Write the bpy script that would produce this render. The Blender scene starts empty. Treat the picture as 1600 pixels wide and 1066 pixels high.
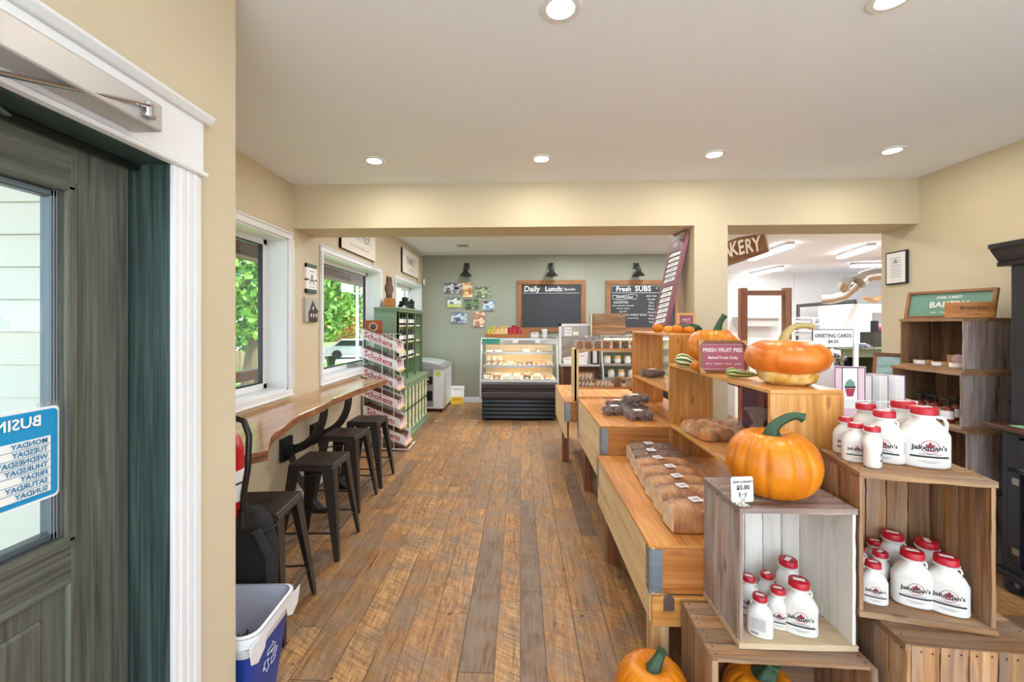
import bpy, bmesh, math, random
from mathutils import Vector, Matrix
random.seed(7)
R = math.radians
C = bpy.context.scene.collection

# ------------------------------------------------------------------ camera
TH = math.atan(0.035); F = 660.0; CX = 790.0; CY = 507.0; EYE = 1.52
cam_d = bpy.data.cameras.new('camera'); cam = bpy.data.objects.new('camera', cam_d); C.objects.link(cam)
cam_d.sensor_width = 36; cam_d.lens = F / 1600 * 36
cam_d.shift_x = (800 - CX) / 1600; cam_d.shift_y = -(533 - CY) / 1600
cam_d.clip_start = 0.02; cam_d.clip_end = 300
cam.location = (0, 0, EYE); cam.rotation_euler = (R(90), 0, TH)
bpy.context.scene.camera = cam

def at(px, py=CY, X=None, Y=None, Z=None):
    """the point on the plane X, Y or Z = value seen at that place in the photograph"""
    a = (px - CX) / F; b = (CY - py) / F
    c, s = math.cos(TH), math.sin(TH)
    d = Vector((a * c - s, a * s + c, b))
    if X is not None: t = X / d.x
    elif Y is not None: t = Y / d.y
    else: t = (Z - EYE) / d.z
    return Vector((0, 0, EYE)) + d * t

# ------------------------------------------------------------------ world, sun, exposure
W = bpy.data.worlds.new('sky'); bpy.context.scene.world = W; W.use_nodes = True
wn = W.node_tree.nodes; wl = W.node_tree.links
bg = wn['Background']
sky = wn.new('ShaderNodeTexSky'); sky.sky_type = 'HOSEK_WILKIE'; sky.turbidity = 3.5; sky.sun_direction = (0.75, 0.25, 0.6)
mxw = wn.new('ShaderNodeMix'); mxw.data_type = 'RGBA'; mxw.inputs[0].default_value = 0.75
mxw.inputs[7].default_value = (0.74, 0.87, 1.0, 1)
wl.new(sky.outputs[0], mxw.inputs[6]); wl.new(mxw.outputs[2], bg.inputs[0])
bg.inputs[1].default_value = 4.5
sd = bpy.data.lights.new('sun', 'SUN'); sd.energy = 7.0; sd.angle = R(1.0); sd.color = (1, .95, .86)
so = bpy.data.objects.new('sun', sd); C.objects.link(so)
so.rotation_euler = Vector((0.75, 0.1, 0.75)).to_track_quat('Z', 'Y').to_euler()
vs = bpy.context.scene.view_settings
vs.view_transform = 'Standard'; vs.look = 'None'; vs.gamma = 1.0; vs.use_curve_mapping = False; vs.exposure = 0.25
cy = bpy.context.scene.cycles
cy.max_bounces = 10; cy.diffuse_bounces = 6; cy.transparent_max_bounces = 24; cy.sample_clamp_indirect = 6.0
cy.caustics_reflective = False; cy.caustics_refractive = False
CAN_W = 4.2; BACK_FILL_W = 19.0; TUBE_W = 60.0

# ------------------------------------------------------------------ materials
def lin(h):
    h = h.lstrip('#'); o = []
    for i in (0, 2, 4):
        v = int(h[i:i+2], 16) / 255; o.append(v / 12.92 if v <= .04045 else ((v + .055) / 1.055) ** 2.4)
    return (o[0], o[1], o[2], 1)
def base(name):
    m = bpy.data.materials.new(name); m.use_nodes = True
    nt = m.node_tree; b = nt.nodes['Principled BSDF']
    return m, nt, b
def N(nt, t, **kw):
    n = nt.nodes.new('ShaderNode' + t)
    for k, v in kw.items(): setattr(n, k, v)
    return n
def ramp(nt, stops):
    r = N(nt, 'ValToRGB'); e = r.color_ramp.elements
    while len(e) < len(stops): e.new(.5)
    for i, (p, c) in enumerate(stops): e[i].position = p; e[i].color = lin(c) if isinstance(c, str) else c
    return r
def mix(nt, a, b, f, mode='MIX'):
    m = N(nt, 'Mix', data_type='RGBA', blend_type=mode)
    for v, i in ((f, 0), (a, 6), (b, 7)):
        if hasattr(v, 'is_output'): nt.links.new(v, m.inputs[i])
        else: m.inputs[i].default_value = v if i == 0 or not isinstance(v, str) else lin(v)
    return m.outputs[2]
def flat(name, col, rough=.5, metal=0, noise=0, spec=.5, bump=0, nscale=30, coat=0):
    m, nt, b = base(name); b.inputs['Base Color'].default_value = lin(col)
    b.inputs['Roughness'].default_value = rough; b.inputs['Metallic'].default_value = metal
    b.inputs['Specular IOR Level'].default_value = spec; b.inputs['Coat Weight'].default_value = coat
    if noise or bump:
        tc = N(nt, 'TexCoord'); n = N(nt, 'TexNoise'); n.inputs['Scale'].default_value = nscale; n.inputs['Detail'].default_value = 4
        nt.links.new(tc.outputs['Object'], n.inputs['Vector'])
        if noise:
            hs = N(nt, 'HueSaturation'); mr = N(nt, 'MapRange'); mr.inputs[3].default_value = 1 - noise; mr.inputs[4].default_value = 1 + noise
            nt.links.new(n.outputs[0], mr.inputs[0]); nt.links.new(mr.outputs[0], hs.inputs['Value']); hs.inputs['Color'].default_value = lin(col)
            nt.links.new(hs.outputs[0], b.inputs['Base Color'])
        if bump:
            bp = N(nt, 'Bump'); bp.inputs['Strength'].default_value = bump; bp.inputs['Distance'].default_value = .01
            nt.links.new(n.outputs[0], bp.inputs['Height']); nt.links.new(bp.outputs[0], b.inputs['Normal'])
    return m
def emit(name, col, s):
    m, nt, b = base(name); b.inputs['Base Color'].default_value = lin(col)
    b.inputs['Emission Color'].default_value = lin(col); b.inputs['Emission Strength'].default_value = s
    return m
def wood(name, light, mid, dark, rough=.55, us=1.6, vs_=34, var=.22, grey=None, greyf=.5, knots=.5, bump=.15, dist=1.0):
    """grain runs along U; every board (mesh island) gets its own tone"""
    m, nt, b = base(name); L = nt.links.new
    uv = N(nt, 'UVMap'); mp = N(nt, 'Mapping'); mp.inputs['Scale'].default_value = (us, vs_, 1); L(uv.outputs[0], mp.inputs[0])
    n = N(nt, 'TexNoise'); n.inputs['Scale'].default_value = 1; n.inputs['Detail'].default_value = 6; n.inputs['Distortion'].default_value = dist
    L(mp.outputs[0], n.inputs['Vector'])
    r = ramp(nt, [(.3, dark), (.48, mid), (.66, light)])
    mpw = N(nt, 'Mapping'); mpw.inputs['Scale'].default_value = (us * .5, vs_ * .22, 1); L(uv.outputs[0], mpw.inputs[0])
    nw = N(nt, 'TexNoise'); nw.inputs['Scale'].default_value = 1; nw.inputs['Detail'].default_value = 3; nw.inputs['Distortion'].default_value = 2.2; L(mpw.outputs[0], nw.inputs['Vector'])
    av = N(nt, 'Mix', data_type='FLOAT'); av.inputs[0].default_value = .42; L(n.outputs[0], av.inputs[2]); L(nw.outputs[0], av.inputs[3]); L(av.outputs[0], r.inputs[0])
    geo = N(nt, 'NewGeometry')
    mr = N(nt, 'MapRange'); mr.inputs[3].default_value = 1 - var; mr.inputs[4].default_value = 1 + var
    L(geo.outputs['Random Per Island'], mr.inputs[0])
    col = r.outputs[0]
    if grey:
        mp3 = N(nt, 'Mapping'); mp3.inputs['Scale'].default_value = (2.5, 14, 1); L(uv.outputs[0], mp3.inputs[0])
        n3 = N(nt, 'TexNoise'); n3.inputs['Scale'].default_value = 1; n3.inputs['Detail'].default_value = 5; L(mp3.outputs[0], n3.inputs['Vector'])
        r3 = ramp(nt, [(.38, (0, 0, 0, 1)), (.62, (greyf, greyf, greyf, 1))]); L(n3.outputs[0], r3.inputs[0])
        col = mix(nt, col, grey, r3.outputs[0])
    if knots:
        mp2 = N(nt, 'Mapping'); mp2.inputs['Scale'].default_value = (3.2, 9, 1); L(uv.outputs[0], mp2.inputs[0])
        v = N(nt, 'TexVoronoi'); v.inputs['Scale'].default_value = 1; L(mp2.outputs[0], v.inputs['Vector'])
        r2 = ramp(nt, [(.05, (knots, knots, knots, 1)), (.13, (0, 0, 0, 1))]); L(v.outputs['Distance'], r2.inputs[0])
        col = mix(nt, col, dark, r2.outputs[0])
    hs = N(nt, 'HueSaturation'); L(col, hs.inputs['Color']); L(mr.outputs[0], hs.inputs['Value']); L(hs.outputs[0], b.inputs['Base Color'])
    b.inputs['Roughness'].default_value = rough
    if bump:
        bp = N(nt, 'Bump'); bp.inputs['Strength'].default_value = bump; bp.inputs['Distance'].default_value = .004
        L(n.outputs[0], bp.inputs['Height']); L(bp.outputs[0], b.inputs['Normal'])
    return m
def film(name, tint='#ffffff', alpha=.25, rough=.08, bump=.6, scale=60, white=.1):
    """thin clear plastic: mostly transparent, partly glossy, a little milky"""
    m, nt, b = base(name); nt.nodes.remove(b); L = nt.links.new
    out = nt.nodes['Material Output']
    t = N(nt, 'BsdfTransparent'); t.inputs[0].default_value = lin(tint)
    g = N(nt, 'BsdfGlossy'); g.inputs[1].default_value = rough
    d = N(nt, 'BsdfDiffuse'); d.inputs[0].default_value = (.9, .9, .9, 1)
    m1 = N(nt, 'MixShader'); m1.inputs[0].default_value = white; L(g.outputs[0], m1.inputs[1]); L(d.outputs[0], m1.inputs[2])
    m2 = N(nt, 'MixShader'); m2.inputs[0].default_value = alpha; L(t.outputs[0], m2.inputs[1]); L(m1.outputs[0], m2.inputs[2])
    L(m2.outputs[0], out.inputs[0])
    if bump:
        tc = N(nt, 'TexCoord'); n = N(nt, 'TexNoise'); n.inputs['Scale'].default_value = scale; n.inputs['Detail'].default_value = 3; n.inputs['Distortion'].default_value = 1.5
        L(tc.outputs['Object'], n.inputs['Vector']); bp = N(nt, 'Bump'); bp.inputs['Strength'].default_value = bump; bp.inputs['Distance'].default_value = .05
        L(n.outputs[0], bp.inputs['Height']); L(bp.outputs[0], g.inputs['Normal']); L(bp.outputs[0], d.inputs['Normal'])
    return m

def floor_mat():
    m, nt, b = base('reclaimed_planks'); L = nt.links.new
    geo = N(nt, 'TexCoord'); sp = N(nt, 'SeparateXYZ'); L(geo.outputs['Object'], sp.inputs[0])
    def M(op, a, c=None):
        n = N(nt, 'Math', operation=op)
        for i, v in enumerate((a, c)):
            if v is None: continue
            if hasattr(v, 'is_output'): L(v, n.inputs[i])
            else: n.inputs[i].default_value = v
        return n.outputs[0]
    # planks of alternating widths: warp x a little before splitting
    xw = M('ADD', M('DIVIDE', sp.outputs[0], .138), M('MULTIPLY', M('SINE', M('MULTIPLY', sp.outputs[0], 11.0)), .16))
    i = M('FLOOR', xw); fx = M('FRACT', xw)
    wn1 = N(nt, 'TexWhiteNoise', noise_dimensions='1D'); L(i, wn1.inputs['W'])
    yy = M('ADD', M('DIVIDE', sp.outputs[1], 1.25), M('MULTIPLY', wn1.outputs[0], 7.0))
    j = M('FLOOR', yy); fy = M('FRACT', yy)
    cb = N(nt, 'CombineXYZ'); L(i, cb.inputs[0]); L(j, cb.inputs[1])
    wn2 = N(nt, 'TexWhiteNoise', noise_dimensions='2D'); L(cb.outputs[0], wn2.inputs['Vector'])
    r = ramp(nt, [(0, '#8a7058'), (.25, '#aa835a'), (.5, '#bf905c'), (.75, '#cb9a62'), (1, '#dcb078')]); L(wn2.outputs[0], r.inputs[0])
    # grain
    cb2 = N(nt, 'CombineXYZ'); L(M('MULTIPLY', sp.outputs[0], 34), cb2.inputs[0]); L(M('MULTIPLY', sp.outputs[1], 3.6), cb2.inputs[1]); L(M('MULTIPLY', wn2.outputs[0], 40), cb2.inputs[2])
    n = N(nt, 'TexNoise'); n.inputs['Scale'].default_value = 1; n.inputs['Detail'].default_value = 8; n.inputs['Roughness'].default_value = .7; n.inputs['Distortion'].default_value = 1.6
    L(cb2.outputs[0], n.inputs['Vector'])
    rg = ramp(nt, [(.32, '#6e5a49'), (.47, '#d8c8b8'), (.6, '#ffffff')]); L(n.outputs[0], rg.inputs[0])
    col = mix(nt, r.outputs[0], rg.outputs[0], .85, 'MULTIPLY')
    # blotches of grey wear
    n2 = N(nt, 'TexNoise'); n2.inputs['Scale'].default_value = 6.0; n2.inputs['Detail'].default_value = 8; L(geo.outputs['Object'], n2.inputs['Vector'])
    r2 = ramp(nt, [(.42, (0, 0, 0, 1)), (.66, (.65, .65, .65, 1))]); L(n2.outputs[0], r2.inputs[0])
    col = mix(nt, col, '#8f7d6c', r2.outputs[0])
    # saw marks across the boards
    cb3 = N(nt, 'CombineXYZ'); L(M('MULTIPLY', sp.outputs[0], 9), cb3.inputs[0]); L(M('ADD', M('MULTIPLY', sp.outputs[1], 75), M('MULTIPLY', sp.outputs[0], 40)), cb3.inputs[1]); L(M('MULTIPLY', wn2.outputs[0], 20), cb3.inputs[2])
    n3 = N(nt, 'TexNoise'); n3.inputs['Scale'].default_value = 1; n3.inputs['Detail'].default_value = 2; L(cb3.outputs[0], n3.inputs['Vector'])
    r3 = ramp(nt, [(.38, (.55, .50, .46, 1)), (.6, (1, 1, 1, 1))]); L(n3.outputs[0], r3.inputs[0])
    col = mix(nt, col, r3.outputs[0], M('MULTIPLY', wn2.outputs[0], .8), 'MULTIPLY')
    # nail holes
    v = N(nt, 'TexVoronoi'); v.inputs['Scale'].default_value = 4.2; L(geo.outputs['Object'], v.inputs['Vector'])
    rv = ramp(nt, [(.022, (.9, .9, .9, 1)), (.045, (0, 0, 0, 1))]); L(v.outputs['Distance'], rv.inputs[0])
    col = mix(nt, col, '#1e140c', rv.outputs[0])
    # seams
    ex = M('MINIMUM', fx, M('SUBTRACT', 1, fx)); ey = M('MULTIPLY', M('MINIMUM', fy, M('SUBTRACT', 1, fy)), 9.0)
    e = M('MINIMUM', ex, ey)
    rs = ramp(nt, [(.004, (.75, .75, .75, 1)), (.022, (0, 0, 0, 1))]); L(e, rs.inputs[0])
    col = mix(nt, col, '#2a1c12', rs.outputs[0])
    L(col, b.inputs['Base Color'])
    rr = N(nt, 'MapRange'); rr.inputs[3].default_value = .34; rr.inputs[4].default_value = .6; L(n.outputs[0], rr.inputs[0]); L(rr.outputs[0], b.inputs['Roughness'])
    b.inputs['Specular IOR Level'].default_value = .4
    bp = N(nt, 'Bump'); bp.inputs['Strength'].default_value = .25; bp.inputs['Distance'].default_value = .004
    hh = M('SUBTRACT', n.outputs[0], M('MULTIPLY', rs.outputs[0], 2)); L(hh, bp.inputs['Height']); L(bp.outputs[0], b.inputs['Normal'])
    return m
def pumpkin_mat(name, c1, c2, c3):
    m, nt, b = base(name); L = nt.links.new
    tc = N(nt, 'TexCoord'); n = N(nt, 'TexNoise'); n.inputs['Scale'].default_value = 9; n.inputs['Detail'].default_value = 4; L(tc.outputs['Object'], n.inputs['Vector'])
    r = ramp(nt, [(.3, c3), (.5, c1), (.72, c2)]); L(n.outputs[0], r.inputs[0]); L(r.outputs[0], b.inputs['Base Color'])
    b.inputs['Roughness'].default_value = .33; b.inputs['Specular IOR Level'].default_value = .45
    return m
def stripe_mat(name, c1, c2, k=9, axis_uv=True):
    m, nt, b = base(name); L = nt.links.new
    uv = N(nt, 'UVMap'); sp = N(nt, 'SeparateXYZ'); L(uv.outputs[0], sp.inputs[0]); SY = sp.outputs[1]
    nz = N(nt, 'TexNoise'); nz.inputs['Scale'].default_value = 40; tc = N(nt, 'TexCoord'); L(tc.outputs['Object'], nz.inputs['Vector'])
    ma = N(nt, 'Math', operation='MULTIPLY'); ma.inputs[1].default_value = k * 2 * math.pi; L(SY, ma.inputs[0])
    s = N(nt, 'Math', operation='SINE'); L(ma.outputs[0], s.inputs[0])
    ad = N(nt, 'Math', operation='ADD'); L(s.outputs[0], ad.inputs[0]); L(nz.outputs[0], ad.inputs[1])
    r = ramp(nt, [(.45, c1), (.55, c2)]); L(ad.outputs[0], r.inputs[0]); L(r.outputs[0], b.inputs['Base Color']); b.inputs['Roughness'].default_value = .4
    return m
def multi(name, cols, scale=12, rough=.5, kind='noise', stretch=(1, 1, 1), coords='Object'):
    """a printed picture or mottled surface: patches of several colours"""
    m, nt, b = base(name); L = nt.links.new
    tc = N(nt, 'TexCoord'); mp = N(nt, 'Mapping'); mp.inputs['Scale'].default_value = stretch; L(tc.outputs[coords], mp.inputs[0])
    n = N(nt, 'TexNoise'); n.inputs['Scale'].default_value = scale; n.inputs['Detail'].default_value = 3
    L(mp.outputs[0], n.inputs['Vector'])
    k = len(cols); r = ramp(nt, [(.3 + .4 * i / (k - 1), c) for i, c in enumerate(cols)]); L(n.outputs[0], r.inputs[0])
    L(r.outputs[0], b.inputs['Base Color']); b.inputs['Roughness'].default_value = rough
    return m

M = {}
M['cream'] = flat('cream_paint', '#d0c2a4', .75, noise=.015, nscale=3)
M['green_wall'] = flat('sage_paint', '#9b9e8e', .7, noise=.02, nscale=3)
M['ceil'] = flat('ceiling_paint', '#f0f4fb', .9, noise=.01, nscale=4)
M['white'] = flat('white_paint', '#e9e9ea', .4)
M['floor'] = floor_mat()
M['kwall'] = flat('white_wall_panel', '#ebedee', .45)
M['sage'] = flat('sage_cabinet_paint', '#819778', .5, noise=.05)
M['sage_dk'] = flat('dark_sage_paint', '#56704c', .5, noise=.05)
M['creamtrim'] = flat('cream_trim_paint', '#e6dfb8', .5)
M['black'] = flat('black_plastic', '#131313', .35)
M['blackm'] = flat('black_iron', '#17171a', .5, noise=.05)
M['lampblk'] = flat('lamp_black', '#22201f', .4)
M['gun'] = flat('gunmetal', '#423c37', .38, metal=.55, noise=.06, nscale=8)
M['steel'] = flat('steel', '#a9a7a2', .28, metal=.9)
M['zinc'] = flat('zinc_hinge', '#93a1ac', .35, metal=.7)
M['chrome'] = flat('chrome', '#cfcfcf', .12, metal=1)
M['alu'] = flat('light_grey_metal', '#bdbdbd', .35, metal=.4)
M['closer'] = flat('closer_grey', '#b9b3ae', .38, metal=.2)
M['duct'] = flat('duct_steel', '#c2bdb4', .22, metal=.95, bump=.3, nscale=40)
M['greypl'] = flat('grey_plastic', '#8f9092', .4)
M['dgrey'] = flat('dark_grey_metal', '#4b4644', .4, metal=.3)
M['wire'] = flat('white_wire', '#f3f3f3', .35)
M['paper'] = flat('paper', '#f4f2ee', .7)
M['card'] = flat('cardboard', '#c89a6b', .8, noise=.05)
M['ink'] = flat('black_ink', '#25252a', .7)
M['blueink'] = flat('blue_ink', '#1a76a0', .6)
M['bluesign'] = flat('blue_sign', '#1c93c8', .4)
M['redink'] = flat('raspberry_ink', '#b5304f', .6)
M['maroon'] = flat('maroon_ink', '#8f1f38', .6)
M['chalk'] = flat('chalk', '#e6e6e2', .9)
M['board'] = flat('chalkboard', '#34363a', .6, noise=.12, nscale=5)
M['syrup'] = flat('jug_plastic', '#e6e3dd', .3, noise=.02, nscale=6)
M['redcap'] = flat('red_cap', '#bb1428', .35)
M['rail_blue'] = flat('blue_bin', '#1f3f97', .4)
M['binwhite'] = flat('white_bin_liner', '#eeeef2', .4)
M['binbag'] = flat('grey_bin_bag', '#b4b6c8', .35, bump=.5, nscale=12)
M['redex'] = flat('extinguisher_red', '#c01d26', .25)
M['fabricblk'] = flat('black_fabric', '#1d1c1d', .85, bump=.5, nscale=25)
M['tablew'] = wood('live_edge_top', '#c49a76', '#b48863', '#9a6f4e', .16, us=1.2, vs_=14, var=0, knots=.25, bump=.03)
M['bark'] = wood('bark_edge', '#a0693a', '#7d4d29', '#4e2d17', .7, us=6, vs_=40, var=0, bump=.6)
M['plywood'] = wood('plywood_top', '#dca05a', '#c98642', '#9f6128', .42, us=1.2, vs_=22, var=.05, knots=.6, dist=2)
M['pale'] = wood('pale_pine', '#f2d8ac', '#e8c795', '#c4935a', .55, us=1.1, vs_=18, var=.06, knots=.9, dist=1.5)
M['pine'] = wood('knotty_pine', '#e0ae68', '#cf924c', '#a9682c', .38, us=1.1, vs_=26, var=.1, knots=.85, dist=2)
M['pineedge'] = wood('pine_edge', '#f0d5a0', '#e6c68c', '#d0a768', .5, us=1.5, vs_=20, var=.05, knots=.2)
M['endwood'] = wood('orange_board', '#cf8f50', '#b87437', '#90501f', .45, us=1.0, vs_=26, var=.08, knots=.5, dist=1.5)
M['rustic'] = wood('rustic_crate', '#b98f62', '#976b42', '#57391f', .8, us=1.8, vs_=36, var=.34, grey='#94877c', greyf=.45, knots=.85, bump=1.0)
M['rusticg'] = wood('grey_crate', '#bda592', '#8d7262', '#412d22', .8, us=2.2, vs_=38, var=.3, grey='#a39896', greyf=.7, knots=.85, bump=1.0)
M['rusticd'] = wood('dark_crate', '#93714d', '#775538', '#4a3220', .75, us=1.8, vs_=26, var=.3, knots=.7, bump=.4)
M['whitewood'] = wood('whitewashed_board', '#eeeae2', '#e5e0d6', '#cfc8bb', .6, us=1.5, vs_=16, var=.05, knots=.35, bump=.2)
M['beigewood'] = wood('bare_beige_board', '#d9c3a2', '#cdb390', '#b0946e', .65, us=1.5, vs_=18, var=.06, knots=.35, bump=.2)
M['framew'] = wood('barn_frame', '#a4744a', '#8a5c36', '#5f3c20', .6, us=1.4, vs_=24, var=.15, knots=.6, bump=.3)
M['rackw'] = wood('brown_rack_wood', '#9b6541', '#845135', '#643a24', .5, us=1.2, vs_=24, var=.12, knots=.4)
M['walnut'] = wood('dark_cabinet_wood', '#6b4428', '#55331c', '#37200f', .45, us=1.2, vs_=20, var=.15, knots=.4)
M['doorw'] = wood('charcoal_door_grain', '#6a6c60', '#55564c', '#34362f', .5, us=2.2, vs_=110, var=.04, knots=0, bump=.35, dist=.5)
M['jambw'] = wood('black_green_jamb', '#4d605a', '#34433f', '#1a2321', .42, us=1.3, vs_=60, var=0, knots=0, bump=.4, dist=1.5)
M['hutch'] = flat('black_hutch_paint', '#26262a', .32, noise=.1, nscale=6)
M['hutchtop'] = wood('hutch_top_wood', '#6b4632', '#4d2f20', '#2d1a11', .3, us=1.2, vs_=20, var=0)
M['glass'] = film('window_glass', '#f6fbfa', .06, .01, 0, white=0)
M['cglass'] = film('case_glass', '#f2f7f2', .12, .03, 0, white=.1)
M['gglass'] = film('green_case_glass', '#8fa394', .45, .12, .1, 8, white=.35)
M['wrap'] = film('clear_wrap', '#ffffff', .20, .08, 1.0, 32, white=.12)
M['wrap2'] = film('crinkled_wrap', '#ffffff', .42, .12, 1.0, 60, white=.25)
M['clam'] = film('clamshell', '#ffffff', .16, .06, .5, 80, white=.25)
M['pump'] = pumpkin_mat('pumpkin_skin', '#d97d10', '#e2911e', '#c96b09')
M['pumpt'] = pumpkin_mat('squash_skin', '#de7a28', '#e79748', '#c86014')
M['pumpy'] = pumpkin_mat('yellow_gourd', '#efb344', '#f5cd6c', '#dd8f26')
M['lobe'] = multi('squash_base', ['#5d6b3a', '#d6a03f', '#e8cf8a', '#8a6a34'], 14, .5)
M['stem'] = flat('green_stem', '#36533a', .6, noise=.2, nscale=30)
M['stemy'] = flat('tan_stem', '#b3a066', .7, noise=.15, nscale=30)
M['gourdg'] = stripe_mat('striped_gourd', '#37572c', '#c9cf72', 8)
M['gourdw'] = stripe_mat('cream_striped_gourd', '#3d5a30', '#e8e0a8', 9)
M['gourdd'] = flat('dark_green_gourd', '#2c4426', .35, noise=.2)
M['bread'] = multi('bread_crust', ['#9a5426', '#c2783a', '#dc9c5a', '#efc388'], 9, .55, stretch=(1, 1, 1))
M['breadp'] = multi('pale_bread', ['#d9ab78', '#ecca9c', '#f5e2c2'], 12, .6)
M['breadd'] = multi('dark_bread', ['#4d3325', '#6b4733', '#8a6148', '#a88e78'], 40, .6)
M['bun'] = multi('bun_crust', ['#b8692c', '#d58c48', '#eab980', '#f6dcb4'], 7, .5)
M['cookie'] = multi('cookie', ['#9c5b33', '#b97a49', '#cf9a68'], 60, .7)
M['choc'] = multi('dark_cookie', ['#4a2a24', '#6b3f33', '#8b5a45'], 60, .7)
M['plum'] = multi('dark_purple_muffin', ['#3a2024', '#5a363a', '#7c5250'], 50, .5)
M['icing'] = multi('pastry', ['#e9d6b4', '#f4ead4', '#c99b62'], 60, .6)
M['caselit'] = flat('case_liner', '#eee3cb', .5)
M['leaf'] = multi('tree_leaves', ['#2f5220', '#5a8a35', '#8fb94e', '#b9c95e'], 2.2, .55)
M['leafd'] = multi('conifer_leaves', ['#1f3d1c', '#3a642c', '#5f8a3c'], 2.2, .6)
M['leafa'] = multi('autumn_leaves', ['#6f8b38', '#a8b04a', '#cf9a3e', '#b4672e'], 1.4, .6)
M['trunk'] = flat('tree_bark', '#6b5844', .9, noise=.2)
M['grass'] = flat('lawn_grass', '#7f9a4a', .95, noise=.25, nscale=.8)
M['asph'] = flat('pale_asphalt', '#b9b9b8', .9, noise=.05, nscale=2)
M['bounce_pale'] = flat('pale_bounce_paving', '#d6d6d4', .9, noise=.03, nscale=2)  # pale reflecting colour for the added ground behind the view
M['fence'] = wood('fence_boards', '#cdb08a', '#b99b76', '#97795a', .8, us=1, vs_=8, var=.12, knots=.3)
M['siding'] = flat('white_vinyl_siding', '#e2dfd6', .5)
M['porch'] = wood('porch_wood', '#8d5a42', '#74452f', '#4f2d1e', .6, us=.8, vs_=14, var=.1, knots=.3)

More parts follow.
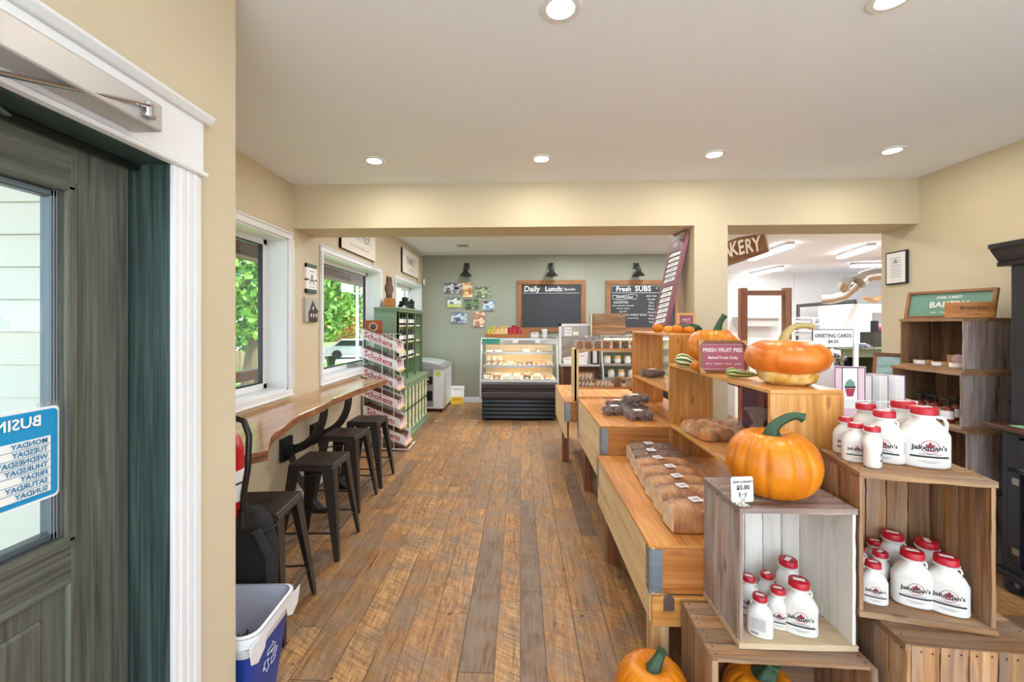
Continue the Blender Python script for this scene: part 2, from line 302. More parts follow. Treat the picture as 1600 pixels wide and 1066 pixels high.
# ------------------------------------------------------------------ mesh builder
class MB:
    def __init__(s): s.v = []; s.f = []; s.u = []; s.m = []; s.s = []
    def face(s, idx, uv, m=0, sm=False): s.f.append(tuple(idx)); s.u.append(uv); s.m.append(m); s.s.append(sm)
    def add(s, vs, fs, m=0, sm=False, uvs=None):
        o = len(s.v); s.v += [Vector(p) for p in vs]
        for k, f in enumerate(fs):
            s.face([o + i for i in f], uvs[k] if uvs else [(vs[i][0] + vs[i][1], vs[i][2]) for i in f], m, sm)
        return o
    def box(s, c, d, m=0, rot=None, jit=0, ux=None):
        """c centre, d full size; the grain (U) runs along the longest side"""
        h = [x / 2 for x in d]; L = ux if ux is not None else max(range(3), key=lambda i: d[i])
        r = rot if rot is not None else Matrix.Identity(3)
        if isinstance(r, (tuple, list)):
            from mathutils import Euler
            r = Euler(r).to_matrix()
        c = Vector(c); o = len(s.v); ru, rv = random.random() * 9, random.random() * 9
        P = []
        for x in (-1, 1):
            for y in (-1, 1):
                for z in (-1, 1):
                    P.append(Vector((x * h[0], y * h[1], z * h[2])) + Vector([random.uniform(-jit, jit) for _ in range(3)]))
        s.v += [c + r @ p for p in P]
        for f, ax in (((0, 1, 3, 2), 0), ((4, 6, 7, 5), 0), ((0, 4, 5, 1), 1), ((2, 3, 7, 6), 1), ((0, 2, 6, 4), 2), ((1, 5, 7, 3), 2)):
            oth = [i for i in range(3) if i != ax]
            if L in oth: a = L; b = [i for i in oth if i != L][0]
            else: a, b = oth
            s.face([o + i for i in f], [(P[i][a] + ru, P[i][b] + rv) for i in f], m)
    def plank(s, x0, x1, y0, y1, z0, z1, m=0, ux=None, rough=.0016, nails=None):
        """a weathered board: its long edges wander a little; nails = (axis, side) puts dark nail heads on that face"""
        lo = [min(x0, x1), min(y0, y1), min(z0, z1)]; hi = [max(x0, x1), max(y0, y1), max(z0, z1)]; d = [hi[i] - lo[i] for i in range(3)]
        L = ux if ux is not None else max(range(3), key=lambda i: d[i]); a, b2 = [i for i in range(3) if i != L]
        n = max(2, int(d[L] / .045)); o = len(s.v); ru, rv = random.random() * 9, random.random() * 9
        for k in range(n + 1):
            t = lo[L] + d[L] * k / n
            for (ca, cb) in ((lo[a], lo[b2]), (hi[a], lo[b2]), (hi[a], hi[b2]), (lo[a], hi[b2])):
                p = [0, 0, 0]; p[L] = t + (random.uniform(-rough, rough) if k in (0, n) else 0); p[a] = ca + random.uniform(-rough, rough) * (1 if d[a] > .02 else .4); p[b2] = cb + random.uniform(-rough, rough) * (1 if d[b2] > .02 else .4)
                s.v.append(Vector(p))
        for k in range(n):
            u0, u1 = ru + d[L] * k / n, ru + d[L] * (k + 1) / n; q = [0, d[a], d[a] + d[b2], 2 * d[a] + d[b2], 2 * d[a] + 2 * d[b2]]
            for j in range(4):
                j2 = (j + 1) % 4; s.face([o + k * 4 + j, o + k * 4 + j2, o + k * 4 + 4 + j2, o + k * 4 + 4 + j], [(u0, rv + q[j]), (u0, rv + q[j + 1]), (u1, rv + q[j + 1]), (u1, rv + q[j])], m)
        s.face([o + j for j in range(4)][::-1], [(0, 0), (.03, 0), (.03, .01), (0, .01)], m); s.face([o + n * 4 + j for j in range(4)], [(0, 0), (.03, 0), (.03, .01), (0, .01)], m)
        if nails:
            ax, side = nails; w = a if b2 == ax else b2
            for e in (.018, -.018):
                for f in (.28, .72):
                    c = [0, 0, 0]; c[ax] = hi[ax] + .0016 if side > 0 else lo[ax] - .0016; c[L] = (lo[L] + e if e > 0 else hi[L] + e) + random.uniform(-.004, .004); c[w] = lo[w] + d[w] * f + random.uniform(-.006, .006)
                    z = [.0044] * 3; z[ax] = .0012; s.box(c, z, 1)
    def bx(s, x0, x1, y0, y1, z0, z1, m=0, jit=0, ux=None):
        s.box(((x0 + x1) / 2, (y0 + y1) / 2, (z0 + z1) / 2), (abs(x1 - x0), abs(y1 - y0), abs(z1 - z0)), m, None, jit, ux)
    def tube(s, pts, r, n=8, m=0, cap=True, sm=True, rr=None, ridge=None, flat=None):
        pts = [Vector(p) for p in pts]; k = len(pts); rs = r if isinstance(r, (list, tuple)) else [r] * k
        o = len(s.v); up = None; acc = 0
        T = []
        for i in range(k):
            t = (pts[min(i + 1, k - 1)] - pts[max(i - 1, 0)]).normalized(); T.append(t)
        a = Vector((0, 0, 1)) if abs(T[0].z) < .9 else Vector((0, 1, 0))
        n1 = T[0].cross(a).normalized()
        ul = []
        for i in range(k):
            n1 = (n1 - T[i] * n1.dot(T[i])).normalized(); n2 = T[i].cross(n1)
            if i: acc += (pts[i] - pts[i - 1]).length
            ul.append(acc)
            for j in range(n):
                w = 2 * math.pi * j / n; q = 1.0
                if ridge: q = 1 + ridge * math.cos(5 * w)
                e1, e2 = (1, 1) if flat is None else flat
                s.v.append(pts[i] + (n1 * math.cos(w) * e1 + n2 * math.sin(w) * e2) * rs[i] * q)
        for i in range(k - 1):
            for j in range(n):
                j2 = (j + 1) % n
                s.face([o + i * n + j, o + i * n + j2, o + (i + 1) * n + j2, o + (i + 1) * n + j],
                       [(ul[i], j / n), (ul[i], (j + 1) / n), (ul[i + 1], (j + 1) / n), (ul[i + 1], j / n)], m, sm)
        if cap:
            s.face([o + j for j in range(n)][::-1], [(0, 0)] * n, m); s.face([o + (k - 1) * n + j for j in range(n)], [(0, 0)] * n, m)
    def cyl(s, p0, p1, r0, r1=None, n=16, m=0, cap=True): s.tube([p0, p1], [r0, r0 if r1 is None else r1], n, m, cap)
    def lathe(s, prof, n=24, c=(0, 0, 0), sx=1, sy=1, m=0, mod=None, sm=True, pw=2.0):
        """prof list of (r, z); mod(theta, i) scales the radius; pw > 2 squares the section"""
        o = len(s.v); k = len(prof); c = Vector(c)
        for i, (r, z) in enumerate(prof):
            for j in range(n):
                w = 2 * math.pi * j / n; q = mod(w, i) if mod else 1
                cw, sw = math.cos(w), math.sin(w)
                if pw != 2.0: q *= (abs(cw) ** pw + abs(sw) ** pw) ** (-1 / pw)
                s.v.append(c + Vector((r * q * cw * sx, r * q * sw * sy, z)))
        for i in range(k - 1):
            for j in range(n):
                j2 = (j + 1) % n
                s.face([o + i * n + j, o + i * n + j2, o + (i + 1) * n + j2, o + (i + 1) * n + j],
                       [(j / n, i / k), ((j + 1) / n, i / k), ((j + 1) / n, (i + 1) / k), (j / n, (i + 1) / k)], m, sm)
        if prof[0][0] > 1e-5: s.face([o + j for j in range(n)][::-1], [(0, 0)] * n, m)
        if prof[-1][0] > 1e-5: s.face([o + (k - 1) * n + j for j in range(n)], [(0, 0)] * n, m)
    def prism(s, poly, o, ux, uy, h, m=0, mside=None, swap=False):
        """extrudes the 2D outline by h along ux x uy"""
        o = Vector(o); ux = Vector(ux); uy = Vector(uy); nz = ux.cross(uy).normalized() * h; k = len(poly); b = len(s.v)
        for q in (Vector((0, 0, 0)), nz):
            for a, c in poly: s.v.append(o + ux * a + uy * c + q)
        s.face([b + i for i in range(k)][::-1], [(poly[i] if not swap else poly[i][::-1]) for i in range(k)][::-1], m)
        s.face([b + k + i for i in range(k)], [(poly[i] if not swap else poly[i][::-1]) for i in range(k)], m)
        acc = 0
        for i in range(k):
            j = (i + 1) % k; l = math.hypot(poly[j][0] - poly[i][0], poly[j][1] - poly[i][1])
            s.face([b + i, b + j, b + k + j, b + k + i], [(acc, 0), (acc + l, 0), (acc + l, h), (acc, h)], m if mside is None else mside); acc += l
    def quad(s, a, b, c, d, m=0): s.add([a, b, c, d], [(0, 1, 2, 3)], m, uvs=[[(0, 0), (1, 0), (1, 1), (0, 1)]])
    def ball(s, c, r, m=0, n=10, k=6, sx=1, sy=1, sz=1):
        s.lathe([(max(r * math.sin(math.pi * i / k), 0 if i in (0, k) else 1e-4), -r * sz * math.cos(math.pi * i / k)) for i in range(k + 1)], n, c, sx, sy, m)
    def text(s, body, size, o, ux, uy, m=0, align='CENTER', maxw=None, fn=None, squeeze=1.0):
        V, Fs = glyphs(body, align); o = Vector(o); ux = Vector(ux); uy = Vector(uy)
        if not V: return
        w = max(p[0] for p in V) - min(p[0] for p in V); k = size; kx = size * squeeze
        if maxw and w * kx > maxw: kx = maxw / w
        b = len(s.v)
        for p in V: s.v.append(fn(p[0] * kx, p[1] * k) if fn else o + ux * p[0] * kx + uy * p[1] * k)
        for f in Fs: s.face([b + i for i in f], [(0, 0)] * len(f), m)
    def xf(s, mat, start=0):
        for i in range(start, len(s.v)): s.v[i] = mat @ s.v[i]
    def build(s, name, mats, parent=None, bevel=0, seg=1, sharp=40, loc=None):
        me = bpy.data.meshes.new(name); me.from_pydata([tuple(p) for p in s.v], [], s.f)
        uv = me.uv_layers.new(name='UVMap'); k = 0; buf = []
        for f in s.u:
            for a in f: buf += [a[0], a[1]]
        uv.data.foreach_set('uv', buf)
        me.polygons.foreach_set('material_index', s.m); me.polygons.foreach_set('use_smooth', [True] * len(s.f) if any(s.s) else s.s)
        for mt in (mats if isinstance(mats, (list, tuple)) else [mats]): me.materials.append(M[mt] if isinstance(mt, str) else mt)
        if any(s.s): me.set_sharp_from_angle(angle=R(sharp))
        me.validate()
        o = bpy.data.objects.new(name, me); C.objects.link(o)
        if parent is not None: o.parent = parent
        if loc: o.location = loc
        if bevel:
            bv = o.modifiers.new('bevel', 'BEVEL'); bv.width = bevel; bv.segments = seg; bv.limit_method = 'ANGLE'; bv.angle_limit = R(35)
        return o
_G = {}
def glyphs(body, align):
    key = (body, align); bold = body.startswith('*'); body = body.lstrip('*')
    if key not in _G:
        cu = bpy.data.curves.new('t', 'FONT'); cu.body = body; cu.size = 1; cu.align_x = align; cu.align_y = 'CENTER'; cu.resolution_u = 2; cu.offset = .022 if bold else 0
        ob = bpy.data.objects.new('t', cu); C.objects.link(ob); bpy.context.view_layer.update()
        me = bpy.data.meshes.new_from_object(ob.evaluated_get(bpy.context.evaluated_depsgraph_get()))
        _G[key] = ([tuple(v.co) for v in me.vertices], [tuple(p.vertices) for p in me.polygons])
        bpy.data.meshes.remove(me); bpy.data.objects.remove(ob); bpy.data.curves.remove(cu)
    return _G[key]
def T(o, label, cat, group=None, kind=None):
    o['label'] = label; o['category'] = cat
    if group: o['group'] = group
    if kind: o['kind'] = kind
    return o
def E(name, label, cat, loc=(0, 0, 0), rz=0, group=None):
    o = bpy.data.objects.new(name, None); o.empty_display_size = .05; C.objects.link(o); o.location = loc; o.rotation_euler = (0, 0, rz)
    return T(o, label, cat, group)
def S(o): o['kind'] = 'structure'; return o
KIDS = {}
def dup(root, loc, rz=0, label=None, group=None, scale=None):
    def cp(o, par):
        c = o.copy(); C.objects.link(c); c.parent = par
        for ch in [x for x in o.children]: cp(ch, c)
        return c
    r = cp(root, None); r.location = loc; r.rotation_euler = (0, 0, rz)
    if label: r['label'] = label
    if group: r['group'] = group
    if scale: r.scale = (scale,) * 3
    return r
def ring(poly, thick): pass

# ------------------------------------------------------------------ the room
XL, XR, CEIL, CEIL2 = -1.92, 3.20, 2.70, 2.87
BY0, BY1, BZ = 3.51, 3.88, 2.33            # beam front, back, underside
PX0, PX1 = at(1085, 400, Y=BY0).x, at(1137, 400, Y=BY0).x
YG = 8.22                                  # sage wall
YC = 1.45; XD = -1.0                       # entry wall: corner depth and plane
YB = -1.1
b = MB(); b.bx(-2.2, 10.5, YB, 11.6, -.1, 0); S(b.build('floor', 'floor'))
b = MB(); b.bx(-30, 30, -30, YB - .01, -.16, -.06); S(b.build('sun_bounce_ground', 'bounce_pale'))  # unseen pale ground, added to bounce sunlight up to the ceiling
b = MB(); b.bx(-2.2, XR + .3, YB, BY0 + .05, CEIL, CEIL + .1); S(b.build('ceiling', 'ceil'))
b = MB(); b.bx(-2.2, 10.5, BY0 + .05, 11.6, CEIL2, CEIL2 + .1); S(b.build('ceiling', 'ceil'))
b = MB(); b.bx(XL, XR, BY0, BY1, BZ, CEIL2)
S(b.build('beam', 'cream'))
b = MB(); b.bx(PX0, PX1, BY0, BY1, 0, BZ); S(b.build('pillar', 'cream'))
# right wall, with its end at the kitchen opening
b = MB(); b.bx(XR, XR + .16, YB, BY1 - .02, 0, CEIL); S(b.build('wall_right', 'cream'))
b = MB(); b.bx(XL, 3.7, YG, YG + .12, 0, CEIL2); S(b.build('wall_back', 'green_wall'))
b = MB(); b.bx(3.58, 3.7, YG + .12, 11.4, 0, CEIL2); S(b.build('wall_partition', 'kwall'))
b = MB()
for i in range(6): b.bx(3.7 + i * 1.15, 3.7 + i * 1.15 + 1.143, 11.3, 11.4, 0, CEIL2)
S(b.build('wall_kitchen', 'kwall', bevel=.004))
b = MB(); b.bx(10.3, 10.4, BY1, 11.4, 0, CEIL2); S(b.build('wall_kitchen_right', 'kwall'))
b = MB(); b.bx(XR + .16, 10.4, BY1 - .1, BY1, 0, CEIL2); S(b.build('wall_kitchen_front', 'kwall'))
# left wall with three windows
WZ0, WZ1 = .985, 2.225
def span(a, bb): return at(a, X=XL).y, at(bb, X=XL).y
W1 = (2.15, span(300, 449.5)[1]); W2 = span(503.5, 593.5); W3 = span(618, 655.5)
holes = [W1, W2, W3]
b = MB(); XO = XL - .22
ys = [YC - .12] + [y for h in holes for y in h] + [YG]
for i in range(0, len(ys), 2): b.bx(XO, XL, ys[i], ys[i + 1], 0, CEIL2)
for h in holes: b.bx(XO, XL, h[0], h[1], 0, WZ0); b.bx(XO, XL, h[0], h[1], WZ1, CEIL2)
S(b.build('wall_left', 'cream'))
# return wall and entry wall
b = MB(); b.bx(XL - .22, XD - .112, YC - .12, YC, 0, CEIL); S(b.build('wall_return', 'cream'))
DY1 = at(265, X=XD).y; DY0 = DY1 - .93; DZ = 1.52 + 250 * (DY1 / .985) / 660
DZ = at(265, 257, X=XD).z
b = MB(); b.bx(XD - .112, XD, DY1 + .012, YC, 0, CEIL); b.bx(XD - .112, XD, DY0 - .012, DY1 + .012, DZ + .012, CEIL); b.bx(XD - .112, XD, YB, DY0 - .012, 0, CEIL)
S(b.build('wall_entry', 'cream'))
# exterior siding beyond the entry door
b = MB()
for i in range(30):
    z = -.2 + i * .106; b.prism([(0, 0), (.018, 0), (.004, .104), (0, .104)], (-1.13, YC - .12, z), (0, -1, 0), (0, 0, 1), 1.4)
S(b.build('wall_exterior_siding', 'siding'))
# windows
def window(n, y0, y1, mull=False):
    p = bpy.data.objects.new('window_%d' % n, None); C.objects.link(p); S(p)
    cw = .058
    b = MB()
    for (za, zb, ya, yb) in ((WZ1, WZ1 + cw, y0 - cw, y1 + cw), (WZ0 - cw, WZ0, y0 - cw, y1 + cw), (WZ0, WZ1, y0 - cw, y0), (WZ0, WZ1, y1, y1 + cw)):
        b.bx(XL, XL + .016, ya, yb, za, zb)
        if zb - za < .1: b.bx(XL + .016, XL + .026, ya, yb, (zb - .014) if za >= WZ1 else za, zb if za >= WZ1 else za + .014)
        else: b.bx(XL + .016, XL + .026, ya if ya < y0 else yb - .014, (ya + .014) if ya < y0 else yb, za, zb)
    S(b.build('casing', 'white', p, bevel=.003))
    b = MB(); t = .012
    b.bx(XO + .02, XL, y0, y0 + t, WZ0, WZ1); b.bx(XO + .02, XL, y1 - t, y1, WZ0, WZ1); b.bx(XO + .02, XL, y0, y1, WZ1 - t, WZ1); b.bx(XO + .02, XL, y0, y1, WZ0, WZ0 + t)
    S(b.build('reveal', 'white', p))
    xf = XL - .19; fw = .055
    b = MB()
    for (ya, yb, za, zb) in ((y0, y1, WZ0, WZ0 + fw), (y0, y1, WZ1 - fw, WZ1), (y0, y0 + fw, WZ0, WZ1), (y1 - fw, y1, WZ0, WZ1)):
        b.bx(xf - .03, xf + .02, ya, yb, za, zb); 
    S(b.build('frame', 'white', p, bevel=.004))
    b = MB(); g = .012
    ya, yb, za, zb = y0 + fw, y1 - fw, WZ0 + fw, WZ1 - fw
    for q in ((ya, yb, za, za + g), (ya, yb, zb - g, zb), (ya, ya + g, za, zb), (yb - g, yb, za, zb)): b.bx(xf - .02, xf + .012, *q)
    if mull: b.bx(xf - .02, xf + .022, yb - .30, yb - .25, za, zb, 0)
    S(b.build('gasket', 'black' if not mull else 'white', p))
    b = MB(); b.bx(xf - .004, xf, ya, yb, za, zb); S(b.build('pane', 'glass', p))
window(1, *W1); window(2, *W2); window(3, *W3, mull=True)
# baseboards
def baseb(name, x0, x1, y0, y1):
    b = MB(); dx, dy = x1 - x0, y1 - y0
    b.bx(x0, x1, y0, y1, 0, .085); 
    if abs(dx) > abs(dy): b.bx(x0, x1, y0 + .006, y1, .085, .1)
    else: b.bx(x0, x1 - .006 if x0 < 0 else x1, y0, y1, .085, .1)
    S(b.build(name, 'white', bevel=.003))
baseb('baseboard_left', XL, XL + .016, YC, YG); baseb('baseboard_back', XL + .016, 3.58, YG - .016, YG); baseb('baseboard_right', XR - .016, XR, YB, BY1 - .02)

# ------------------------------------------------------------------ entry door
p = bpy.data.objects.new('door_1', None); C.objects.link(p); S(p)
cy1 = at(308, X=XD).y; cz1 = at(308, 262, X=XD).z
b = MB()                                              # fluted right casing
b.bx(XD, XD + .014, DY1, cy1, 0, DZ)
for k in range(3): b.bx(XD + .014, XD + .017, DY1 + .02 + k * .026, DY1 + .036 + k * .026, 0, DZ)
b.bx(XD, XD + .014, DY0 - .1, DY0, 0, DZ)
S(b.build('casing', 'white', p, bevel=.003))
b = MB(); b.bx(XD, XD + .02, DY0 - .12, cy1 + .002, DZ + .012, DZ + .165); S(b.build('header_board', 'white', p, bevel=.002))
b = MB(); b.bx(XD, XD + .03, DY0 - .13, cy1 + .012, DZ, DZ + .014); S(b.build('header_bead', 'white', p, bevel=.004))
b = MB(); b.prism([(0, 0), (.03, 0), (.045, .016), (.045, .024), (0, .024)], (XD, DY0 - .14, DZ + .165), (1, 0, 0), (0, 0, 1), -(cy1 + .02 - DY0 + .14)); S(b.build('header_cap', 'white', p, bevel=.002))
XLf = XD - .115                                         # inner face of the leaf
b = MB(); b.bx(XD - .18, XD, DY1, DY1 + .012, 0, DZ); b.bx(XD - .18, XD, DY0 - .012, DY0, 0, DZ); b.bx(XD - .18, XD, DY0, DY1, DZ, DZ + .012)
S(b.build('jamb', 'jambw', p))
LY1 = DY1 - .006; LY0 = DY0 + .006; LZ = DZ - .004
gy1 = at(112, X=XLf).y; gz1 = at(112, 290, X=XLf).z; gz0 = at(112, 846, X=XLf).z; gy0 = gy1 - .6
b = MB(); x0, x1 = XLf - .045, XLf
b.bx(x0, x1, gy1, LY1, .01, LZ); b.bx(x0, x1, LY0, gy0, .01, LZ); b.bx(x0, x1, gy0, gy1, gz1, LZ)
pz1 = at(112, 905, X=XLf).z; b.bx(x0, x1, gy0, gy1, pz1, gz0)
b.bx(x0, x1, gy0, gy1, .01, .2)
S(b.build('leaf', 'doorw', p, bevel=.001))
b = MB()                                               # raised panel and its moulding
b.bx(x0 + .008, x1 - .012, gy0, gy1, .2, pz1); b.bx(x0, x1 - .003, gy0 + .06, gy1 - .06, .26, pz1 - .06)
b.bx(x0, x1 + .004, gy1 - .012, gy1 + .004, .2, pz1 + .004); b.bx(x0, x1 + .004, gy0, gy1, pz1 - .012, pz1 + .004)
S(b.build('lower_panel', 'doorw', p, bevel=.006))
b = MB(); g = .03
for q in ((gy0 - .005, gy1 + .005, gz1 - g + .01, gz1 + .01), (gy0 - .005, gy1 + .005, gz0 - .01, gz0 + g - .01), (gy1 - g + .01, gy1 + .01, gz0, gz1), (gy0 - .01, gy0 + g - .01, gz0, gz1)): b.bx(x0 - .004, x1 + .01, *q)
S(b.build('glazing_bead', 'doorw', p, bevel=.007, seg=2))
b = MB(); g = .018; e = .02
ya, yb, za, zb = gy0 + e, gy1 - e, gz0 + e, gz1 - e
for q in ((ya, yb, za, za + g), (ya, yb, zb - g, zb), (yb - g, yb, za, zb), (ya, ya + g, za, zb)): b.bx(x0 + .005, x1 - .012, *q)
S(b.build('spacer_bar', flat('spacer_grey', '#59636a', .35, metal=.3), p, bevel=.003))
b = MB()
for q in (yb - .004, yb - .011): b.bx(x1 - .0125, x1 - .011, q, q + .0015, za, zb)
S(b.build('spacer_highlight_strip', 'alu', p))
b = MB(); b.bx(XLf - .026, XLf - .022, ya, yb, za, zb); S(b.build('pane', 'glass', p))
b = MB(); b.bx(XD - .1, XD - .085, LY0, LY1, DZ - .02, DZ - .004); S(b.build('weatherstrip', 'black', p))
b = MB(); b.bx(XLf - .06, XLf - .046, DY1 - .025, DY1, 0, DZ); S(b.build('door_stop', 'black', p))
b = MB(); b.bx(XLf - .06, XLf - .046, DY0, DY1, DZ - .025, DZ); S(b.build('door_stop', 'black', p))

# opening-hours sign on the glass, seen from behind so the writing is reversed
xs = XLf - .010; sy1 = at(93, X=xs).y; st = at(93, 632, X=xs).z; sb = at(93, 772, X=xs).z; sh = st - sb; sw = .30
t = E('opening_hours_sign', 'blue and white opening hours sign on the door glass, its writing reversed', 'sign', (xs, sy1, sb))
def rr(w, h, r, n=5):
    P = []
    for cx_, cy_, a0 in ((w - r, r, -90), (w - r, h - r, 0), (r, h - r, 90), (r, r, 180)):
        for k in range(n + 1): a = R(a0 + 90 * k / n); P.append((cx_ + r * math.cos(a), cy_ + r * math.sin(a)))
    return P
b = MB(); b.prism(rr(sw, sh, .012), (0, 0, 0), (0, -1, 0), (0, 0, 1), .001); b.build('backing', 'paper', t)
b = MB(); b.prism(rr(sw - .012, sh - .012, .01), (.0015, -.006, .006), (0, -1, 0), (0, 0, 1), .001); b.build('border', 'bluesign', t)
b = MB(); hz = sh * .74; b.prism(rr(sw - .05, hz - .03, .001, 1), (.003, -.022, .018), (0, -1, 0), (0, 0, 1), .001); b.build('hours_panel', 'paper', t)
b = MB(); b.text('*BUSINESS HOURS', .034, (.0045, -.042, sh * .865), (0, -1, 0), (0, 0, 1), 0, 'LEFT'); b.build('lettering', 'paper', t)
b = MB(); fs_ = .0165; rows = ['MONDAY', 'TUESDAY', 'WEDNESDAY', 'THURSDAY', 'FRIDAY', 'SATURDAY', 'SUNDAY']; dz = (hz - .03) / 7
for k, s_ in enumerate(rows):
    z = .018 + (hz - .03) - dz * (k + .5); b.text('*' + s_, fs_, (.0055, -.03, z), (0, -1, 0), (0, 0, 1), 0, 'LEFT')
    b.bx(.0048, .0052, -.27, -.022, z - dz / 2, z - dz / 2 + .001)
b.build('lettering', 'blueink', t)
b = MB(); b.bx(0, .001, -.05, .012, sh + .001, sh + .012); b.build('tape', 'clam', t)

# door closer
t = E('door_closer', 'grey box door closer with a jointed chrome arm on the white door header', 'door closer', (XD + .02, 0, 0))
ya, yb = .70, at(240, X=XD + .07).y; za, zb = 1.975 + .03, 0
zb = at(240, 166, X=XD + .07).z; za = at(240, 208, X=XD + .07).z
b = MB(); b.bx(.0, .075, ya, yb, za, zb); b.build('body', 'closer', t, bevel=.005, seg=2)
b = MB(); pv = at(207, 172, X=XD + .08); pv = Vector((.08 - .02, pv.y, pv.z))
pv = Vector((.055, yb - .05, za + .03))
b.cyl(pv + Vector((.028, 0, -.012)), pv + Vector((.028, 0, .018)), .010); b.cyl(pv + Vector((.028, 0, -.016)), pv + Vector((.028, 0, -.010)), .014); b.build('pivot', 'chrome', t)
b = MB(); q0 = pv + Vector((.028, 0, .012)); q1 = Vector((.03, ya - .05, za - .055))
b.tube([q0, (q0 * .5 + q1 * .5), q1], .011, 8, flat=(1, .45)); b.tube([q1, Vector((-.06, ya + .12, za - .06))], .008, 8, flat=(1, .45)); b.build('arm', 'chrome', t)

# ------------------------------------------------------------------ outdoors
def crown_mesh(b, blobs, n, sz):
    for (c, r) in blobs:
        c = Vector(c)
        for _ in range(n):
            d = Vector((random.gauss(0, 1), random.gauss(0, 1), random.gauss(0, 1))).normalized()
            p = c + Vector((d.x * r, d.y * r, d.z * r * .85)) * random.uniform(.72, 1.05)
            a = Vector((random.gauss(0, 1), random.gauss(0, 1), random.gauss(0, 1))).normalized(); e = a.cross(d).normalized(); f = e.cross(a + d).normalized()
            s_ = sz * random.uniform(.6, 1.3); b.add([p - e * s_, p + f * s_ * .7, p + e * s_, p - f * s_ * .7], [(0, 1, 2, 3)])
def tree(x, y, h, r, lab, leaf='leaf', trunk_h=2.0, seed=1, n=420):
    random.seed(seed)
    t = E('tree', lab, 'tree', (x, y, -1.0), 0, None)
    b = MB(); b.tube([(0, 0, 0), (.1, .1, trunk_h * .6), (.0, .2, trunk_h + 1.0), (.1, .1, h * .75)], [.28, .22, .18, .08], 8)
    b.tube([(0, .1, trunk_h * .8), (.6, -.4, trunk_h + 1), (1.3, -.8, trunk_h + 2)], [.14, .1, .05], 6); b.build('trunk', 'trunk', t)
    b = MB(); bl = []
    for k in range(15):
        a = random.uniform(0, 6.28); z = random.uniform(trunk_h, h - r * .5); q = r * .75 * math.sin(math.pi * min(1, max(.12, (z - trunk_h + .8) / (h - trunk_h + .8))))
        bl.append(((q * math.cos(a), q * math.sin(a), z), r * random.uniform(.38, .55)))
    crown_mesh(b, bl, n, .16); b.build('crown', leaf, t)
    return t
b = MB(); b.bx(-60, -2.15, -6, 70, -1.1, -1.0); T(b.build('lawn', 'grass'), 'green lawn outside the windows', 'lawn', kind='structure')
b = MB(); b.bx(-60, -2.15, 27, 45, -.999, -.98); S(b.build('street', 'asph'))
b = MB(); b.bx(-7.5, -2.15, 12, 27, -.999, -.985); S(b.build('pavement', 'asph'))
tree(-11.2, 17.0, 8.0, 2.9, 'broad leafy tree with a forked trunk outside the window nearest the entry', 'leaf', 2.6, 3, 560)
tree(-19.0, 31.0, 9.5, 3.2, 'dense green tree behind the board fence, left of the forked one', 'leafd', .8, 4)
tree(-12.8, 25.5, 8.0, 3.0, 'yellow green tree in the left half of the middle window', 'leaf', 1.4, 5)
tree(-14.5, 37.0, 9.5, 3.2, 'tree turning orange in the middle window beyond the lamp post', 'leafa', 1.6, 6)
tree(-23.5, 46.0, 11.5, 4.0, 'tall green tree at the back of the middle window view', 'leaf', 1.6, 8)
tree(-11.2, 47, 9.5, 3.0, 'bluish conifer seen through the window nearest the sage wall', 'leafd', .6, 9)
f = MB(); p0 = Vector((-18.5, 24.5, 0)); 
for k in range(80): f.bx(-26 + k * .15, -26 + k * .15 + .143, 23.6, 23.63, -1.0, random.uniform(-.02, .02) + .0)
T(f.build('board_fence', 'fence'), 'pale wooden board fence across the lawn outside', 'fence')
b = MB(); b.bx(-3.6, -3.35, .6, 4.6, 2.22, 2.62); b.bx(-3.6, -2.2, .6, 9.5, 2.62, 2.7); b.bx(-3.6, -1.13, -3.2, 1.32, 2.72, 2.8); b.bx(-3.6, -3.35, 4.6, 9.5, 2.36, 2.62); T(b.build('porch_beam_shade_roof', 'porch'), 'brown stained porch beam above the windows outside, plus a roof added for shade', 'beam', kind='structure')  # beam and soffit, plus an unseen entry roof added to shade the siding
t = E('porch_rail', 'dark brown porch rail outside the window nearest the entry', 'rail', (-3.2, 0, 0))
b = MB(); b.bx(-.06, .06, 2.0, 5.2, .87, .985); b.build('rail', 'porch', t)
b = MB(); 
b.bx(-.05, .05, 2.6, 2.7, -1.0, .87); b.build('post', 'porch', t)
b = MB(); b.bx(-.05, .05, 5.05, 5.15, -1.0, .87); b.build('post', 'porch', t)
lp = at(558, 520, Y=19.0)
t = E('lamp_post', 'pale twin-headed lamp post outside the middle window', 'lamp post', (lp.x, lp.y, -1.0))
b = MB(); b.cyl((0, 0, 0), (0, 0, 5.6), .07, .05); b.build('post', 'wire', t)
for s_ in (-1, 1):
    b = MB(); b.bx(s_ * .45 - .22, s_ * .45 + .22, -.15, .15, 4.0, 4.55); b.tube([(0, 0, 3.9), (s_ * .4, 0, 4.0)], .03, 6); b.build('lamp_head', 'wire', t)
vp = at(517, 583, Z=-.98)
t = E('planter', 'tall black flared planter standing outside the middle window', 'planter', (vp.x, vp.y, 0))
b = MB(); b.lathe([(.19, -.98), (.20, -.5), (.25, -.3), (.34, -.14), (.36, -.11), (.32, -.11), (.3, -.16)], 4, m=0, sm=False); b.build('body', 'black', t)
hp = at(526, 515, Y=61)
t = E('house', 'small brick house with pale roof behind the trees in the middle window', 'house', (hp.x - 1, 62, -1.0))
b = MB(); b.bx(-2.6, 2.6, -2, 2, 0, 2.6); b.build('wall', M['rackw'], t)
b = MB(); b.prism([(-3, 2.6), (3, 2.6), (0, 4.4)], (0, -2.2, 0), (1, 0, 0), (0, 0, 1), -4.4); b.build('roof', 'greypl', t)
vh = at(558, 548, Y=31)
t = E('parked_car', 'pale parked car glimpsed through the middle window', 'car', (vh.x, 31.0, -.98), R(20))
